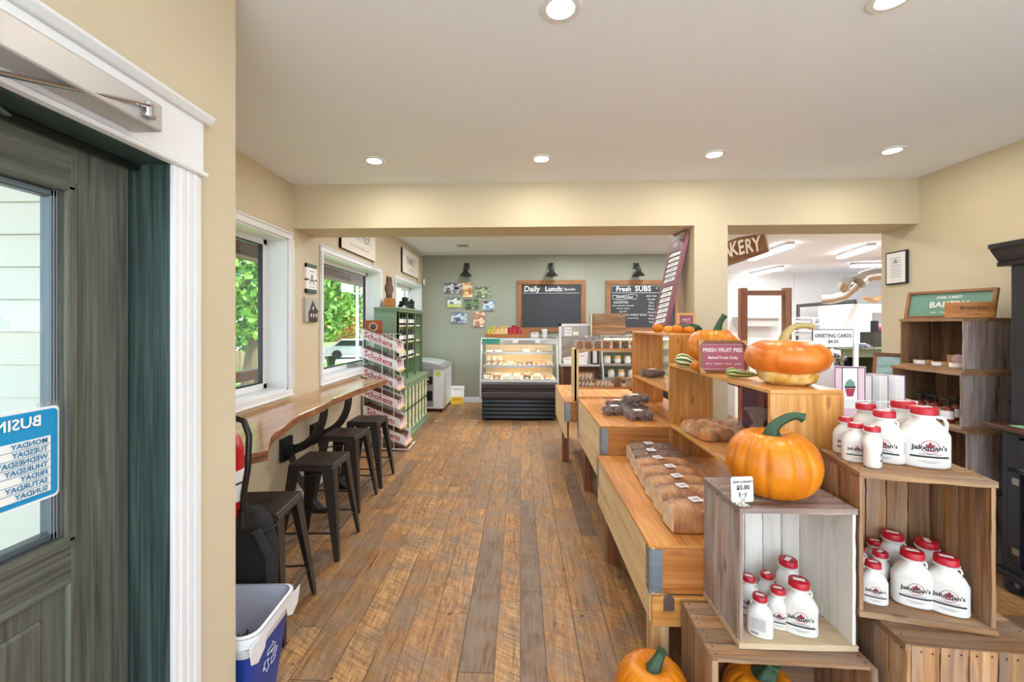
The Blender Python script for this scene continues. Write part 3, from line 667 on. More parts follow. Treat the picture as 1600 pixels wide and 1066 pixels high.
b = MB(); b.prism([(-2.1, .3), (2.1, .3), (2.15, .75), (1.2, .9), (.7, 1.4), (-1.1, 1.42), (-1.7, .95), (-2.15, .85)], (0, .85, 0), (1, 0, 0), (0, 0, 1), 1.7); b.build('body', 'alu', t, bevel=.08, seg=3)
b = MB(); b.prism([(1.05, .92), (.62, 1.33), (-1.05, 1.35), (-1.5, .97)], (0, .87, 0), (1, 0, 0), (0, 0, 1), 1.74); b.build('window', 'black', t)
for x in (-1.35, 1.35):
    for y in (-.8, .8):
        b = MB(); b.cyl((x, y - .1, .33), (x, y + .1, .33), .33, n=20); b.build('wheel', 'black', t)

# ------------------------------------------------------------------ counter along the windows
ZC = .90
edge = [(419, 703), (420, 693), (423, 682), (433, 673), (445, 666), (456, 656), (467, 649), (480, 643), (508, 631), (522, 622), (540, 616), (560, 608), (584, 600), (605, 592.7)]
E_ = [at(x, y, Z=ZC) for x, y in edge]
yend = E_[-1].y
poly = [(XL, yend + .02)] + [(p_.x, p_.y) for p_ in E_[::-1]] + [(-1.30, 1.98), (-1.55, 1.80), (XL, 1.80)]
t = E('window_counter', 'live-edge wooden bar counter running under the windows', 'counter')
b = MB(); b.prism(poly, (0, 0, ZC - .055), (1, 0, 0), (0, 1, 0), .055, 0, 1, True)
o = b.build('top', ['tablew', 'bark'], t, bevel=.004)
for y in (at(441, 700, X=XL).y, at(486, 680, X=XL).y, at(505, 660, X=XL).y + .45):
    pass
for (px_, py_) in ((450, 735), (495, 690)):
    w = at(px_, py_, X=XL + .03); y = w.y
    b = MB(); b.bx(XL, XL + .03, y - .075, y + .075, .42, .60)
    pts = [(XL + .03 + .30 * math.sin(a) * 1.0 - .0, y, .50 + .345 * (1 - math.cos(a))) for a in [R(k) for k in range(0, 91, 10)]]
    for q0, q1 in zip(pts[:-1], pts[1:]):
        pass
    b.tube(pts, .045, 4, flat=(1.0, .75), sm=False); b.bx(XL + .03, XL + .10, y - .05, y + .05, .47, .53)
    b.build('bracket', 'blackm', t)
    b = MB(); pts = [(XL + .05, y, .48), (XL + .10, y, .30), (XL + .22, y, .12), (XL + .30, y, .02)]
    b.tube(pts, .03, 4, sm=False); b.bx(XL + .2, XL + .36, y - .03, y + .03, 0, .02); b.build('foot', 'blackm', t)

# stools
def make_stool():
    t = E('metal_stool', 'x', 'stool')
    H, w, o = .605, .150, .205
    b = MB()
    pr = []
    b.box((0, 0, H - .012), (.30, .30, .024)); b.box((0, 0, H - .032), (.304, .304, .03)); b.build('seat', 'gun', t, bevel=.014, seg=3)
    b = MB(); b.prism([(.045 * math.cos(a) * 1 , .013 * math.sin(a)) for a in [R(30 * k) for k in range(12)]], (0, 0, H + .0002), (.8, .6, 0), (-.6, .8, 0), .001); b.build('handle_slot', 'black', t)
    for sx in (-1, 1):
        for sy in (-1, 1):
            b = MB(); n = 3
            for k in range(2):
                # angle-section leg, wide at the top and narrow at the foot
                z0, z1 = H - .03, .0
                top = Vector((sx * (w - .002), sy * (w - .002), z0)); bot = Vector((sx * o, sy * o, z1))
                dx = Vector((-sx, 0, 0)) if k == 0 else Vector((0, -sy, 0))
                a0, a1 = .078, .030
                nn = Vector((0, -sy, 0)) if k == 0 else Vector((-sx, 0, 0))
                P = [top, top + dx * a0, bot + dx * a1, bot]
                b.add(P + [q + nn * .004 for q in P], [(0, 1, 2, 3), (7, 6, 5, 4), (0, 4, 5, 1), (1, 5, 6, 2), (2, 6, 7, 3), (3, 7, 4, 0)])
            b.build('leg', 'gun', t, bevel=.0015)
    b = MB(); z = .17; q = w + (o - w) * (1 - z / (H - .03)) - .012
    for s_ in (-1, 1): b.cyl((-q, s_ * q, z), (q, s_ * q, z), .006, n=8); b.cyl((s_ * q, -q, z), (s_ * q, q, z), .006, n=8)
    b.build('footrest_ring', 'gun', t)
    b = MB(); z = .50; q = .145
    b.tube([(-q, -q, z), (q, q, z)], .006, 6); b.tube([(-q, q, z), (q, -q, z)], .006, 6); b.build('cross_brace', 'gun', t)
    return t
st0 = make_stool()
ZS = .605
sp_ = [((375, 462, 770, 811), 6, 'bronze metal backless stool nearest the black backpack'),
       ((451, 539, 706, 724), 2, 'bronze metal backless stool second along from the blue bin'),
       ((503, 572, 666, 683), -2, 'bronze metal backless stool third along, under the middle of the counter'),
       ((543, 601, 646, 661), 0, 'bronze metal backless stool farthest along, beside the snack rack')]
for k, (c, rz, lab) in enumerate(sp_):
    if k == 0: pos = (-1.335, 2.13)
    else:
        f_ = at(c[1] - (12 if k < 3 else 7), c[3] + 2, Z=ZS); bk = at(c[1], c[2], Z=ZS); pos = ((f_.x + bk.x) / 2 - .145, (f_.y + bk.y) / 2)
    if k == 0: st0.location = (*pos, 0); st0.rotation_euler = (0, 0, R(rz)); st0['label'] = lab; st0['group'] = 'metal stools under the window counter'
    else: dup(st0, (*pos, 0), R(rz), lab, 'metal stools under the window counter')

# fire extinguisher on the back of the return wall
q = at(364, 740, Y=1.58)
t = E('fire_extinguisher', 'red fire extinguisher with black hose hung beside the entry wall corner', 'fire extinguisher', (-1.155, 1.62, .76))
b = MB(); b.lathe([(.0, 0), (.045, 0), (.058, .012), (.06, .04), (.06, .27), (.05, .31), (.028, .335), (.02, .34), (.02, .36)], 24); b.build('cylinder', 'redex', t)
b = MB(); b.lathe([(.0605, .07), (.0605, .19)], 24); b.build('label_band', 'paper', t)
b = MB(); b.bx(-.03, .03, -.012, .012, .36, .375); b.bx(-.012, .06, -.01, .01, .385, .395); b.cyl((0, 0, .34), (0, 0, .385), .014); b.build('valve', 'chrome', t)
b = MB(); b.tube([(.0, 0, .37), (.04, -.01, .395), (.085, -.02, .385), (.105, -.02, .33), (.10, -.02, .2), (.08, -.015, .1), (.075, -.01, .03)], .0115, 10); b.cyl((.075, -.01, .04), (.07, -.005, -.03), .017, .02); b.build('hose', 'black', t)
b = MB(); b.tube([(.062 * math.cos(a) , .062 * math.sin(a), .14) for a in [R(20 * k) for k in range(19)]], .004, 6); b.build('strap', 'black', t)
b = MB(); b.bx(-.03, .03, -.17, -.06, .05, .2); b.build('bracket', 'redex', t)

# black backpack standing behind the bin
t = E('backpack', 'black fabric backpack standing behind the blue bin', 'backpack', (-1.28, 1.93, 0))
b = MB()
b.lathe([(.0, .0), (.12, .0), (.14, .04), (.145, .25), (.14, .48), (.115, .60), (.07, .66), (0, .675)], 28, sx=1, sy=.55, mod=lambda w, i: 1 + .03 * math.sin(3 * w + i) + .015 * math.sin(9 * w + 2 * i), pw=2.8); b.build('body', 'fabricblk', t)
b = MB(); b.lathe([(.0, .05), (.09, .06), (.1, .1), (.1, .3), (.08, .36), (0, .37)], 20, c=(.04, -.03, 0), sx=1, sy=.7, pw=3, mod=lambda w, i: 1 + .03 * math.sin(4 * w + i)); b.build('front_pocket', 'fabricblk', t)
b = MB(); b.tube([(.10, -.08, .60), (.17, -.10, .5), (.18, -.09, .3), (.14, -.08, .1)], .014, 6, flat=(1.6, .5)); b.tube([(-.03, -.02, .66), (0, -.02, .71), (.03, -.02, .66)], .01, 6); b.build('strap', 'fabricblk', t)
b = MB(); b.tube([(.155 * math.cos(a) * .9, .11 * math.sin(a) , .585) for a in [R(15 * k) for k in range(-12, 13)]], .005, 6); b.build('zip_piping', 'black', t)

# recycling bin
t = E('recycling_bin', 'blue recycling bin with a white flared rim and grey liner', 'bin', (-1.15, 1.64, 0), R(3))
def frust(b, w0, d0, w1, d1, z0, z1, m, r=.03, inner=False):
    def rp(w, d, z): return [(x - w / 2, y - d / 2, z) for x, y in rr(w, d, r)]
    A = rp(w0, d0, z0); B = rp(w1, d1, z1); n = len(A); o = len(b.v); b.v += [Vector(p_) for p_ in A + B]
    for k in range(n): k2 = (k + 1) % n; b.face([o + k, o + k2, o + n + k2, o + n + k], [(0, 0)] * 4, m, True)
    return o, n
b = MB(); o_, n_ = frust(b, .26, .22, .34, .30, .0, .37, 0); b.face([o_ + k for k in range(n_)][::-1], [(0, 0)] * n_, 0)
b.build('body', 'rail_blue', t)
b = MB(); frust(b, .37, .33, .375, .335, .345, .385, 0, .05); frust(b, .35, .31, .37, .33, .39, .385, 0, .05); frust(b, .335, .295, .37, .33, .30, .345, 0, .04)
for y0_ in (-.13, .13):                                       # broad hanging flaps of the white rim
    b.prism([(-.06, 0), (-.045, -.07), (.0, -.095), (.045, -.07), (.06, 0)], (.182, y0_, .37), (0, 1, 0), (.05, 0, 1), .004)
b.build('rim', 'binwhite', t, bevel=.002)
b = MB(); frust(b, .345, .305, .25, .22, .388, .20, 0, .045); o_, n_ = frust(b, .25, .22, .2, .16, .20, .19, 0); b.face([o_ + n_ + k for k in range(n_)], [(0, 0)] * n_, 0); b.build('liner', 'binbag', t)
b = MB()
def arrow(cx_, cz_, a, s_):
    P = [(-.5, -.18), (.1, -.18), (.1, -.4), (.55, 0), (.1, .4), (.1, .18), (-.5, .18)]
    pts = [(cx_ + s_ * (x * math.cos(a) - z * math.sin(a)), cz_ + s_ * (x * math.sin(a) + z * math.cos(a))) for x, z in P]
    for k in range(7):
        (x0_, z0_), (x1_, z1_) = pts[k], pts[(k + 1) % 7]
        f3 = lambda x, z: (.131 + z * .108 + .004, x, z)
        b.tube([f3(x0_, z0_), f3(x1_, z1_)], .0012, 4)
for k in range(3): a = R(90 + 120 * k); arrow(.0 + .032 * math.cos(a), .20 + .032 * math.sin(a), a - R(90), .055)
b.build('recycling_mark', 'wire', t)
t = E('foam_cup', 'white foam cup lying in the recycling bin', 'cup', (-1.23, 1.57, .235), 0)
b = MB(); b.lathe([(0, 0), (.025, 0), (.04, .09), (.043, .09), (.036, .085), (.024, .008)], 20); b.xf(Matrix.Rotation(R(65), 4, 'X')); b.build('body', 'wire', t); t.rotation_euler = (0, 0, 1.0)
t = b = MB()
for k in range(46):
    a = random.uniform(0, 6.28); x, y = random.uniform(-.07, .07), random.uniform(-.07, .07); l = random.uniform(.04, .09)
    b.tube([(x, y, .03), (x + l * .4 * math.cos(a), y + l * .4 * math.sin(a), .05 + random.uniform(0, .02)), (x + l * math.cos(a), y + l * math.sin(a), .045)], [.001, .005, .0005], 4)
T(b.build('plant_clippings', 'stem', loc=(-1.11, 1.64, .175)), 'green leaf clippings thrown in the recycling bin', 'leaves', kind='stuff')

# ------------------------------------------------------------------ pallet-collar tables
def table(name, lab, x0, x1, y0, y1, ztop, collars, legs, zrail, hinges=True, rot=0):
    t = E(name, lab, 'table', (x0, y0, 0), rot, 'wooden collar tables down the middle of the shop')
    w, d = x1 - x0, y1 - y0; th = .014; z1 = ztop - th; z0 = z1 - .195 * collars
    b = MB(); b.bx(-.006, w + .004, -.004, d + .004, z1, ztop, ux=1); b.build('top', 'plywood', t, bevel=.002)
    k = .022
    b = MB(); b.bx(0, k, 0, d, zrail, z1, ux=1)
    if collars > 1:
        b = MB(); b.bx(0, k, 0, d, z0, z0 + .193, ux=1); b.bx(0, k, 0, d, z0 + .196, z1, ux=1); 
        if zrail < z0 - .01: b.bx(0.002, k, 0, d, zrail, z0 - .002, ux=1)
    b.build('side_board', 'pale', t, bevel=.002)
    b = MB(); b.bx(w - k, w, 0, d, zrail, z1, ux=1); b.build('side_board', 'pale', t)
    b = MB(); b.bx(k, w - k, 0, k, z0, z1, ux=0); b.build('end_board', 'endwood', t, bevel=.002)
    b = MB(); b.bx(k, w - k, d - k, d, z0, z1, ux=0); b.build('end_board', 'endwood', t)
    for q in legs:
        for x in (.01, w - .08):
            b = MB(); b.bx(x, x + .035, q, q + .085, 0, z0); b.bx(x + .035, x + .07, q, q + .03, 0, z0); b.build('leg', 'rackw' if q > .3 else 'pale', t, bevel=.002)
    if hinges:
        for yy, s_ in ((0, 1), (d, -1)):
            for c in range(collars):
                zb_ = z0 + .195 * c + .006; b = MB()
                b.bx(.004, .052, -.0035 if s_ > 0 else d, 0 if s_ > 0 else d + .0035, zb_, zb_ + .183)
                b.bx(-.0035, 0, .004 if s_ > 0 else d - .045, .045 if s_ > 0 else d - .004, zb_, zb_ + .183)
                b.cyl((.0, yy - s_ * .002, zb_ - .004), (.0, yy - s_ * .002, zb_ + .188), .005, n=8)
                for j in range(4):
                    z = zb_ + .03 + j * .043
                    if s_ > 0: b.bx(.008, .048, -.006, -.0035, z, z + .006); b.cyl((.038, -.005, z + .02), (.038, -.0034, z + .02), .004, n=8)
                    b.bx(-.006, -.0035, .008 if s_ > 0 else d - .045, .04 if s_ > 0 else d - .01, z, z + .006)
                b.build('corner_hinge', 'zinc', t)
    return t
T1Y0, T1Y1 = 1.80, 3.0
T1 = table('collar_table', 'lowest wooden collar table, carrying the row of wrapped loaves', .545, 1.385, T1Y0, T1Y1, .593, 1, (.0, .9), .268)
b = MB(); b.bx(.003, .84, -.024, -.0245 + .022, .262, .384, ux=0)
b.build('cross_rail', 'pine', T1, bevel=.003)
b = MB(); b.prism([(.0, 0), (.045, 0), (.045, .05), (.03, .07), (.015, .07), (0, .05)], (.048, -.0245, .33), (1, 0, 0), (0, 0, 1), .001); b.build('hinge_tongue', 'steel', T1)
T2 = table('collar_table', 'middle wooden collar table, two collars high, with the plum muffin boxes', .575, 1.415, 3.04, 4.24, .795, 2, (.82,), .375)
T3 = table('collar_table', 'farthest wooden collar table, below the cookie shelf', .455, 1.30, 4.32, 5.5, .735, 1, (.36,), .36)

# ------------------------------------------------------------------ open pine shelf units
def shelf_unit(lab, x0, x1, y0, y1, z0, z1, shelves, pn='pine', near=True):
    t = E('pine_shelf_unit', lab, 'shelf unit', (x0, y0, z0), 0, 'pine shelf units on the collar tables')
    w, d, h = x1 - x0, y1 - y0, z1 - z0; k = .018
    b = MB(); b.bx(0, w, 0, d, h - k, h, ux=1); b.build('top', pn, t, bevel=.002)
    for yy in ((0, k), (d - k, d)):
        b = MB(); m_ = (w - 0) / 3
        for j in range(3): b.bx(j * m_ + (.0 if j else 0), (j + 1) * m_, yy[0], yy[1], 0, h - k - .0005)
        b.build('side_panel', pn, t)
    for z in shelves:
        b = MB(); b.bx(0.002, w, k, d - k, z - z0 - k, z - z0, ux=1); b.build('shelf', pn, t, bevel=.001)
    b = MB(); b.bx(w - .04, w - .02, d * .42, d * .42 + .05, 0, h - k); b.build('back_post', 'rackw', t)
    return t
U1 = shelf_unit('long low pine shelf unit on the lowest table, with the big squash on top', 1.045, 1.345, 1.735 + .07, 3.02, .595, 1.246, [.822])
U2 = shelf_unit('taller pine shelf unit on the middle table, with mini pumpkins on top', 1.06, 1.345, 3.045, 4.05, .797, 1.455, [1.047])
# frontal unit with the cookies, standing on the farthest table
def unit3():
    t = E('pine_shelf_unit', 'pine shelf unit facing the entry, stacked with cookie bags', 'shelf unit', (.555, 4.335, .737), 0, 'pine shelf units on the collar tables')
    w, d, h = .80, .30, .53; k = .018
    for x in (0, w - .04):
        b = MB(); b.bx(x, x + .04, 0, .018, 0, h); b.bx(x, x + .018, 0, d, 0, h); b.build('side_panel', 'pineedge', t)
    for z in (h, .14):
        b = MB(); b.bx(.018, w, .001, d, z - k, z, ux=0); b.build('shelf', 'pine', t)
    return t
U3 = unit3()

# ------------------------------------------------------------------ rustic crates
def crate(lab, loc, rz, Wd, D, H, axis='z', mat='rustic', back=None, right=None, bottom=None, group='weathered wooden crates', closed=False, ends=None, name='wooden_crate'):
    """front (open) side is -Y; the boards run along `axis`, the solid ends close it across that axis"""
    t = E(name, lab, 'crate', loc, R(rz), group); th = .011; te = .02; g = .005
    def mp(a, b_, c):   # (along, other, y) -> xyz extents
        return (b_, c, a) if axis == 'z' else (a, c, b_)
    LA, LO = (H, Wd) if axis == 'z' else (Wd, H)
    def put(b, a0, a1, o0, o1, y0, y1, nl=None):
        if axis == 'z': b.plank(o0, o1, y0, y1, a0, a1, ux=2, nails=nl)
        else: b.plank(a0, a1, y0, y1, o0, o1, ux=0, nails=nl)
    for nm, o0, o1, mt in (('side_panel', 0, th, mat), ('side_panel', LO - th, LO, right or mat)):
        b = MB(); n = 4; hh = D / n
        for k in range(n): 
            e0 = random.uniform(0, .004); put(b, e0 + .002, LA - .002 - random.uniform(0, .004), o0, o1, k * hh + g / 2, (k + 1) * hh - g / 2, (0 if axis == 'z' else 2, -1 if o0 == 0 else 1))
        b.build(nm if axis == 'z' else ('lower_panel' if o0 == 0 else 'upper_panel'), [mt, 'ink'], t)
    b = MB(); n = 5; hh = (LO - 2 * th) / n
    for k in range(n): put(b, .003, LA - .003, th + k * hh + g / 2, th + (k + 1) * hh - g / 2, D - th, D, (1, 1))
    b.build('back_panel', [back or mat, 'ink'], t)
    for nm, a0, a1 in (('end_board', 0, te), ('end_board', LA - te, LA)):
        b = MB(); n = 2; hh = D / n
        ca, cb = a0, a1
        for k in range(n):
            o0_, o1_ = (-.004, LO + .004) if axis == 'z' else (.002, LO - .002)
            yy0, yy1 = k * hh + g / 2 - (.006 if k == 0 else 0), (k + 1) * hh - g / 2
            if axis == 'z': b.plank(o0_, o1_, yy0, yy1, ca, cb, ux=0, rough=.0014, nails=(2, 1) if a0 > 0 else None)
            else: b.plank(ca, cb, yy0, yy1, o0_, o1_, ux=2, rough=.0014)
        b.build(nm, [(bottom if a0 == 0 and bottom else None) or (ends or mat), 'ink'], t)
    # cleats on the outside of the ends
    b = MB()
    for yy in (.012, D - .045):
        if axis == 'z': b.bx(.0, LO, yy, yy + .035, LA, LA + .008, jit=.001, ux=0)
        else: b.bx(-.008, 0, yy, yy + .035, .003, LO - .003, jit=.001, ux=2)
    pass
    return t
CA = crate('standing crate with whitewashed inside, jack pumpkin on top and small jugs within', (.768, 1.505, .387), 0, .395, .29, .493, 'z', 'rusticg', 'whitewood', 'whitewood', 'beigewood')
CBt = crate('lying crate at the bottom, under the whitewashed crate, with a pumpkin inside', (.648, 1.455, .0), -2, .53, .30, .385, 'x', 'rustic')
CC = crate('standing brown crate with jugs inside and the large jugs on top', (1.168, 1.495, .515), -12, .375, .285, .497, 'z', 'rustic')
CD = crate('standing crate with its board back to the viewer, under the brown jug crate', (1.665, 1.63, .0), 176, .43, .29, .512, 'z', 'rustic')

# ------------------------------------------------------------------ pumpkins and gourds
def pumpkin(lab, loc, r, h, ribs, stem, seed=1, skin='pump', stemm='stem', depth=.07, group='pumpkins and squashes', name='pumpkin', tilt=(0, 0), srad=.02):
    random.seed(seed); t = E(name, lab, 'pumpkin', loc, random.uniform(0, 1), group)
    t.rotation_euler = (tilt[0], tilt[1], t.rotation_euler[2])
    gs = sorted([2 * math.pi * (k + random.uniform(-.18, .18)) / ribs for k in range(ribs)]); wd = 1.6 / ribs
    def mod(w, i):
        d = min(abs((w - g + math.pi) % (2 * math.pi) - math.pi) for g in gs)
        return 1 - depth * math.exp(-(d / wd * 2.2) ** 2) - depth * .25 * math.exp(-(d / wd * .9) ** 2)
    K = 26; pr = []
    for i in range(K + 1):
        a = math.pi * i / K; q = math.sin(a); rr_ = r * (q ** .82 if q > 1e-6 else 0)
        z = -h / 2 * math.cos(a); z += h * .17 * math.exp(-(rr_ / r / .33) ** 2) * (1 if i < K / 2 else -1)
        pr.append((max(rr_, 1e-4 if 0 < i < K else 0), z + h / 2))
    zmin = min(p_[1] for p_ in pr); zm = zmin + .0
    b = MB(); b.lathe([(a, max(c - zmin, 0)) for a, c in pr], 120, mod=mod); b.build('body', skin, t, sharp=80)
    ztop = pr[-1][1] - zmin
    b = MB(); S_ = [Vector(s_) for s_ in stem]; n = len(S_)
    c, s_ = math.cos(-t.rotation_euler[2]), math.sin(-t.rotation_euler[2])
    pts = [Vector((v.x * c - v.y * s_, v.x * s_ + v.y * c, v.z + ztop - .012)) for v in S_]
    # resample
    P = []
    for k in range(n - 1):
        for q in range(4):
            u = q / 4; p0, p1, p2, p3 = pts[max(k - 1, 0)], pts[k], pts[k + 1], pts[min(k + 2, n - 1)]
            P.append(.5 * ((2 * p1) + (p2 - p0) * u + (2 * p0 - 5 * p1 + 4 * p2 - p3) * u * u + (3 * p1 - p0 - 3 * p2 + p3) * u ** 3))
    P.append(pts[-1]); L_ = len(P)
    b.tube(P, [srad * (2.1 * math.exp(-i / 2.2) + 1 - .25 * i / L_ + (.25 if i > L_ - 3 else 0)) for i in range(L_)], 20, ridge=.14); b.build('stem', stemm, t, sharp=80)
    return t
kA = at(1216, 770, Z=.90)
pumpkin('smooth orange pumpkin with a curved green stem on the whitewashed crate', (kA.x + .008, 1.64, .882), .160, .262, 13, [(0, 0, 0), (.0, 0, .05), (.03, -.005, .085), (.075, -.01, .105), (.105, -.015, .098)], 3, depth=.05, srad=.017)
q = at(1231, 590, Y=1.98)
t = pumpkin('big flattened orange squash with a long tan stem on the pine shelf unit', (q.x, 1.99, 1.292), .172, .178, 8, [(-.01, 0, 0), (-.005, 0, .05), (.03, 0, .09), (.075, 0, .098), (.12, 0, .094)], 5, 'pumpt', 'stemy', .03, name='squash', srad=.014)
b = MB(); b.lathe([(0, 0), (.08, 0), (.112, .018), (.124, .05), (.115, .08)], 64, c=(0, 0, -.046), mod=lambda w, i: 1 + .07 * math.cos(4 * w + .6)); b.build('warty_base', 'lobe', t)
q = at(1110, 560, Y=2.78)
pumpkin('tall orange pumpkin with a long green stem behind the fruit pies sign', (q.x + .02, 2.78, 1.248), .165, .27, 14, [(.02, 0, 0), (.025, 0, .05), (.045, 0, .1), (.07, 0, .135)], 8, depth=.04, srad=.018)
pumpkin('orange pumpkin on the floor in front of the lowest table', (.495, 1.60, 0), .140, .285, 15, [(0, 0, 0), (.01, 0, .035), (.03, .01, .065), (.042, .01, .085)], 9, depth=.05, srad=.018)
pumpkin('orange pumpkin with a thick stem inside the bottom crate', (.895, 1.60, .02), .135, .24, 14, [(.01, 0, 0), (.02, -.01, .05), (.03, -.02, .09)], 12, depth=.06, srad=.024)
def mini(px, Y, r, lab, skin='pump', z=1.457, h=None, name='mini_pumpkin', stem='stemy', depth=.09, seed=1):
    q = at(px, 510, Y=Y)
    return pumpkin(lab, (q.x, Y, z), r, h or r * 1.45, 10, [(0, 0, 0), (.002, 0, r * .35), (.006, 0, r * .55)], seed, skin, stem, depth, 'small gourds on the pine shelf units', name, srad=r * .13)
mini(1028, 3.42, .043, 'orange mini pumpkin farthest left in the row on the tall shelf unit', seed=2, h=.075)
mini(1045, 3.32, .040, 'pale yellow mini pumpkin, second in the row on the tall shelf unit', 'pumpy', seed=3)
mini(1058, 3.20, .040, 'orange mini pumpkin in the middle of the row on the tall shelf unit', seed=4, h=.065)
mini(1076, 3.16, .040, 'flat orange mini pumpkin at the near end of the tall shelf unit', seed=5, h=.052)
q = at(1075, 505, Y=3.32)
t = E('gourd', 'long dark green squash lying behind the row of mini pumpkins', 'gourd', (q.x, 3.32, 1.457), 0, 'small gourds on the pine shelf units')
b = MB(); b.tube([(-.09, .0, .03), (-.075, 0, .045), (-.03, 0, .045), (.03, -.01, .036), (.075, -.02, .03), (.1, -.02, .025)], [.006, .02, .028, .033, .026, .006], 14); b.build('body', 'gourdd', t)
mini(1093, 2.52, .052, 'orange mini pumpkin beside the fruit pies sign on the low shelf unit', z=1.248, seed=7, h=.062)
q = at(1070, 565, Y=2.68)
t = E('gourd', 'cream and green striped gourd beside the pumpkin on the low shelf unit', 'gourd', (q.x, 2.66, 1.248), R(-20), 'small gourds on the pine shelf units')
b = MB(); b.tube([(-.065, 0, .05), (-.055, 0, .05), (-.03, 0, .048), (0, 0, .045), (.04, 0, .03), (.075, 0, .022), (.085, 0, .02)], [.006, .03, .045, .042, .026, .018, .004], 20); b.build('body', 'gourdw', t)
q = at(1152, 578, Y=2.16)
t = E('gourd', 'green and yellow striped gourd lying under the big squash', 'gourd', (q.x, 2.16, 1.248), R(-5), 'small gourds on the pine shelf units')
b = MB(); b.tube([(-.055, 0, .03), (-.045, 0, .03), (-.025, 0, .03), (0, 0, .024), (.06, 0, .022), (.1, 0, .018)], [.005, .022, .027, .021, .015, .004], 20); b.build('body', 'gourdg', t)

# ------------------------------------------------------------------ maple syrup jugs
def jug_mesh(t, h, w, dp, big=False):
    a, c = w / 2, dp / 2; k = c / a
    b = MB()
    pr = [(0, .004), (a * .86, 0), (a * .97, h * .02), (a, h * .05), (a, h * .50), (a * .985, h * .54), (a * .80, h * .66), (a * .5, h * .77), (min(a * .42, h * .14), h * .80), (min(a * .42, h * .14), h * .845), (min(a * .60, h * .185), h * .853), (min(a * .60, h * .185), h * .875), (min(a * .40, h * .13), h * .88), (min(a * .4, h * .13), h * .93)]
    # the section turns from oval to round towards the neck
    o = len(b.v); b.lathe(pr, 40, m=0, pw=2.4)
    for i, (r, z) in enumerate(pr):
        f_ = 0 if z < h * .5 else min(1, (z - h * .5) / (h * .28)); sy = k + (1 - k) * f_
        for j in range(40): b.v[o + i * 40 + j].y *= sy
    b.build('body', 'syrup', t, sharp=60)
    rc = min(a * .56, h * .175)
    b = MB(); b.lathe([(rc * .96, h * .88), (rc, h * .885), (rc, h * .985), (rc * .93, h), (0, h)], 32, mod=lambda w_, i: 1 + .012 * math.cos(24 * w_) if i < 3 else 1); b.build('cap', 'redcap', t, sharp=50)
    b = MB(); b.bx(-rc * .55, rc * .55, -rc * .25, rc * .25, h, h + .0006); b.build('cap_sticker', 'paper', t)
    b = MB(); hx = a * .40
    if big: b.tube([(hx, 0, h * .84), (a * .75, 0, h * .82), (a * .88, 0, h * .74), (a * .86, 0, h * .62), (a * .78, 0, h * .56)], h * .028, 8)
    else: b.tube([(hx, 0, h * .82), (hx + h * .07, 0, h * .80), (hx + h * .085, 0, h * .755), (hx + h * .07, 0, h * .70)], h * .017, 8)
    b.build('handle', 'syrup', t)
    # printed label wrapped on the front of the oval body
    aa = a + .0007; cc = c + .0007
    def fn(u, v):
        s_ = max(-1.45, min(1.45, u / (aa * .93))); cw, sw = math.sin(s_), math.cos(s_)
        q = (abs(cw) ** 2.4 + abs(sw) ** 2.4) ** (-1 / 2.4); return Vector((aa * q * cw, -cc * q * sw, v))
    def poly(b, P, m, seg=1):
        P2 = []
        for i in range(len(P)):
            x0, y0 = P[i]; x1, y1 = P[(i + 1) % len(P)]
            for s_ in range(seg): P2.append((x0 + (x1 - x0) * s_ / seg, y0 + (y1 - y0) * s_ / seg))
        o = len(b.v); b.v += [fn(x, y) for x, y in P2]; b.face(list(range(o, o + len(P2))), [(0, 0)] * len(P2), m)
    def strip(b, x0, x1, z0, z1, m, n=10):
        for i in range(n):
            xa, xb = x0 + (x1 - x0) * i / n, x0 + (x1 - x0) * (i + 1) / n
            o = len(b.v); b.v += [fn(xa, z0), fn(xb, z0), fn(xb, z1), fn(xa, z1)]; b.face([o, o + 1, o + 2, o + 3], [(0, 0)] * 4, m)
    b = MB(); zc = h * .36; rl = w * .17
    for i in range(24):                                      # ring
        a0, a1 = 2 * math.pi * i / 24, 2 * math.pi * (i + 1) / 24
        o = len(b.v); b.v += [fn(rl * math.cos(a0), zc + rl * math.sin(a0)), fn(rl * math.cos(a1), zc + rl * math.sin(a1)), fn(rl * .92 * math.cos(a1), zc + rl * .92 * math.sin(a1)), fn(rl * .92 * math.cos(a0), zc + rl * .92 * math.sin(a0))]
        b.face([o, o + 1, o + 2, o + 3], [(0, 0)] * 4, 0)
    leaf = [(0, 1), (.16, .62), (.3, .7), (.28, .3), (.62, .5), (.58, .3), (.8, .22), (.5, -.12), (.55, -.28), (.1, -.22), (.06, -.6), (-.06, -.6), (-.1, -.22), (-.55, -.28), (-.5, -.12), (-.8, .22), (-.58, .3), (-.62, .5), (-.28, .3), (-.3, .7), (-.16, .62)]
    poly(b, [(x * rl * .72, zc + .1 * rl + y * rl * .72) for x, y in leaf], 0)
    strip(b, -rl * .5, rl * .5, zc - rl * .62, zc - rl * .42, 0, 4)
    b.build('leaf_emblem', 'maroon', t)
    b = MB(); fs = w * .165; aa += .0006; cc += .0006
    b.text("*Jakeman's", fs, (0, 0, 0), (1, 0, 0), (0, 0, 1), 0, 'CENTER', w * .76, fn=lambda x, y: fn(x, zc + y - rl * .1))
    strip(b, -w * .36, w * .36, h * .185, h * .215, 0)
    strip(b, -w * .2, w * .2, h * .125, h * .130, 0, 4); strip(b, -w * .12, w * .12, h * .10, h * .105, 0, 4)
    for k in range(7): strip(b, w * .5, w * .64, h * (.44 - .035 * k), h * (.432 - .035 * k), 0, 3)
    b.text('PURE MAPLE SYRUP', h * .03, (0, 0, 0), (1, 0, 0), (0, 0, 1), 0, 'CENTER', w * .6, fn=lambda x, y: fn(x, h * .24 + y))
    b.build('lettering', 'ink', t)
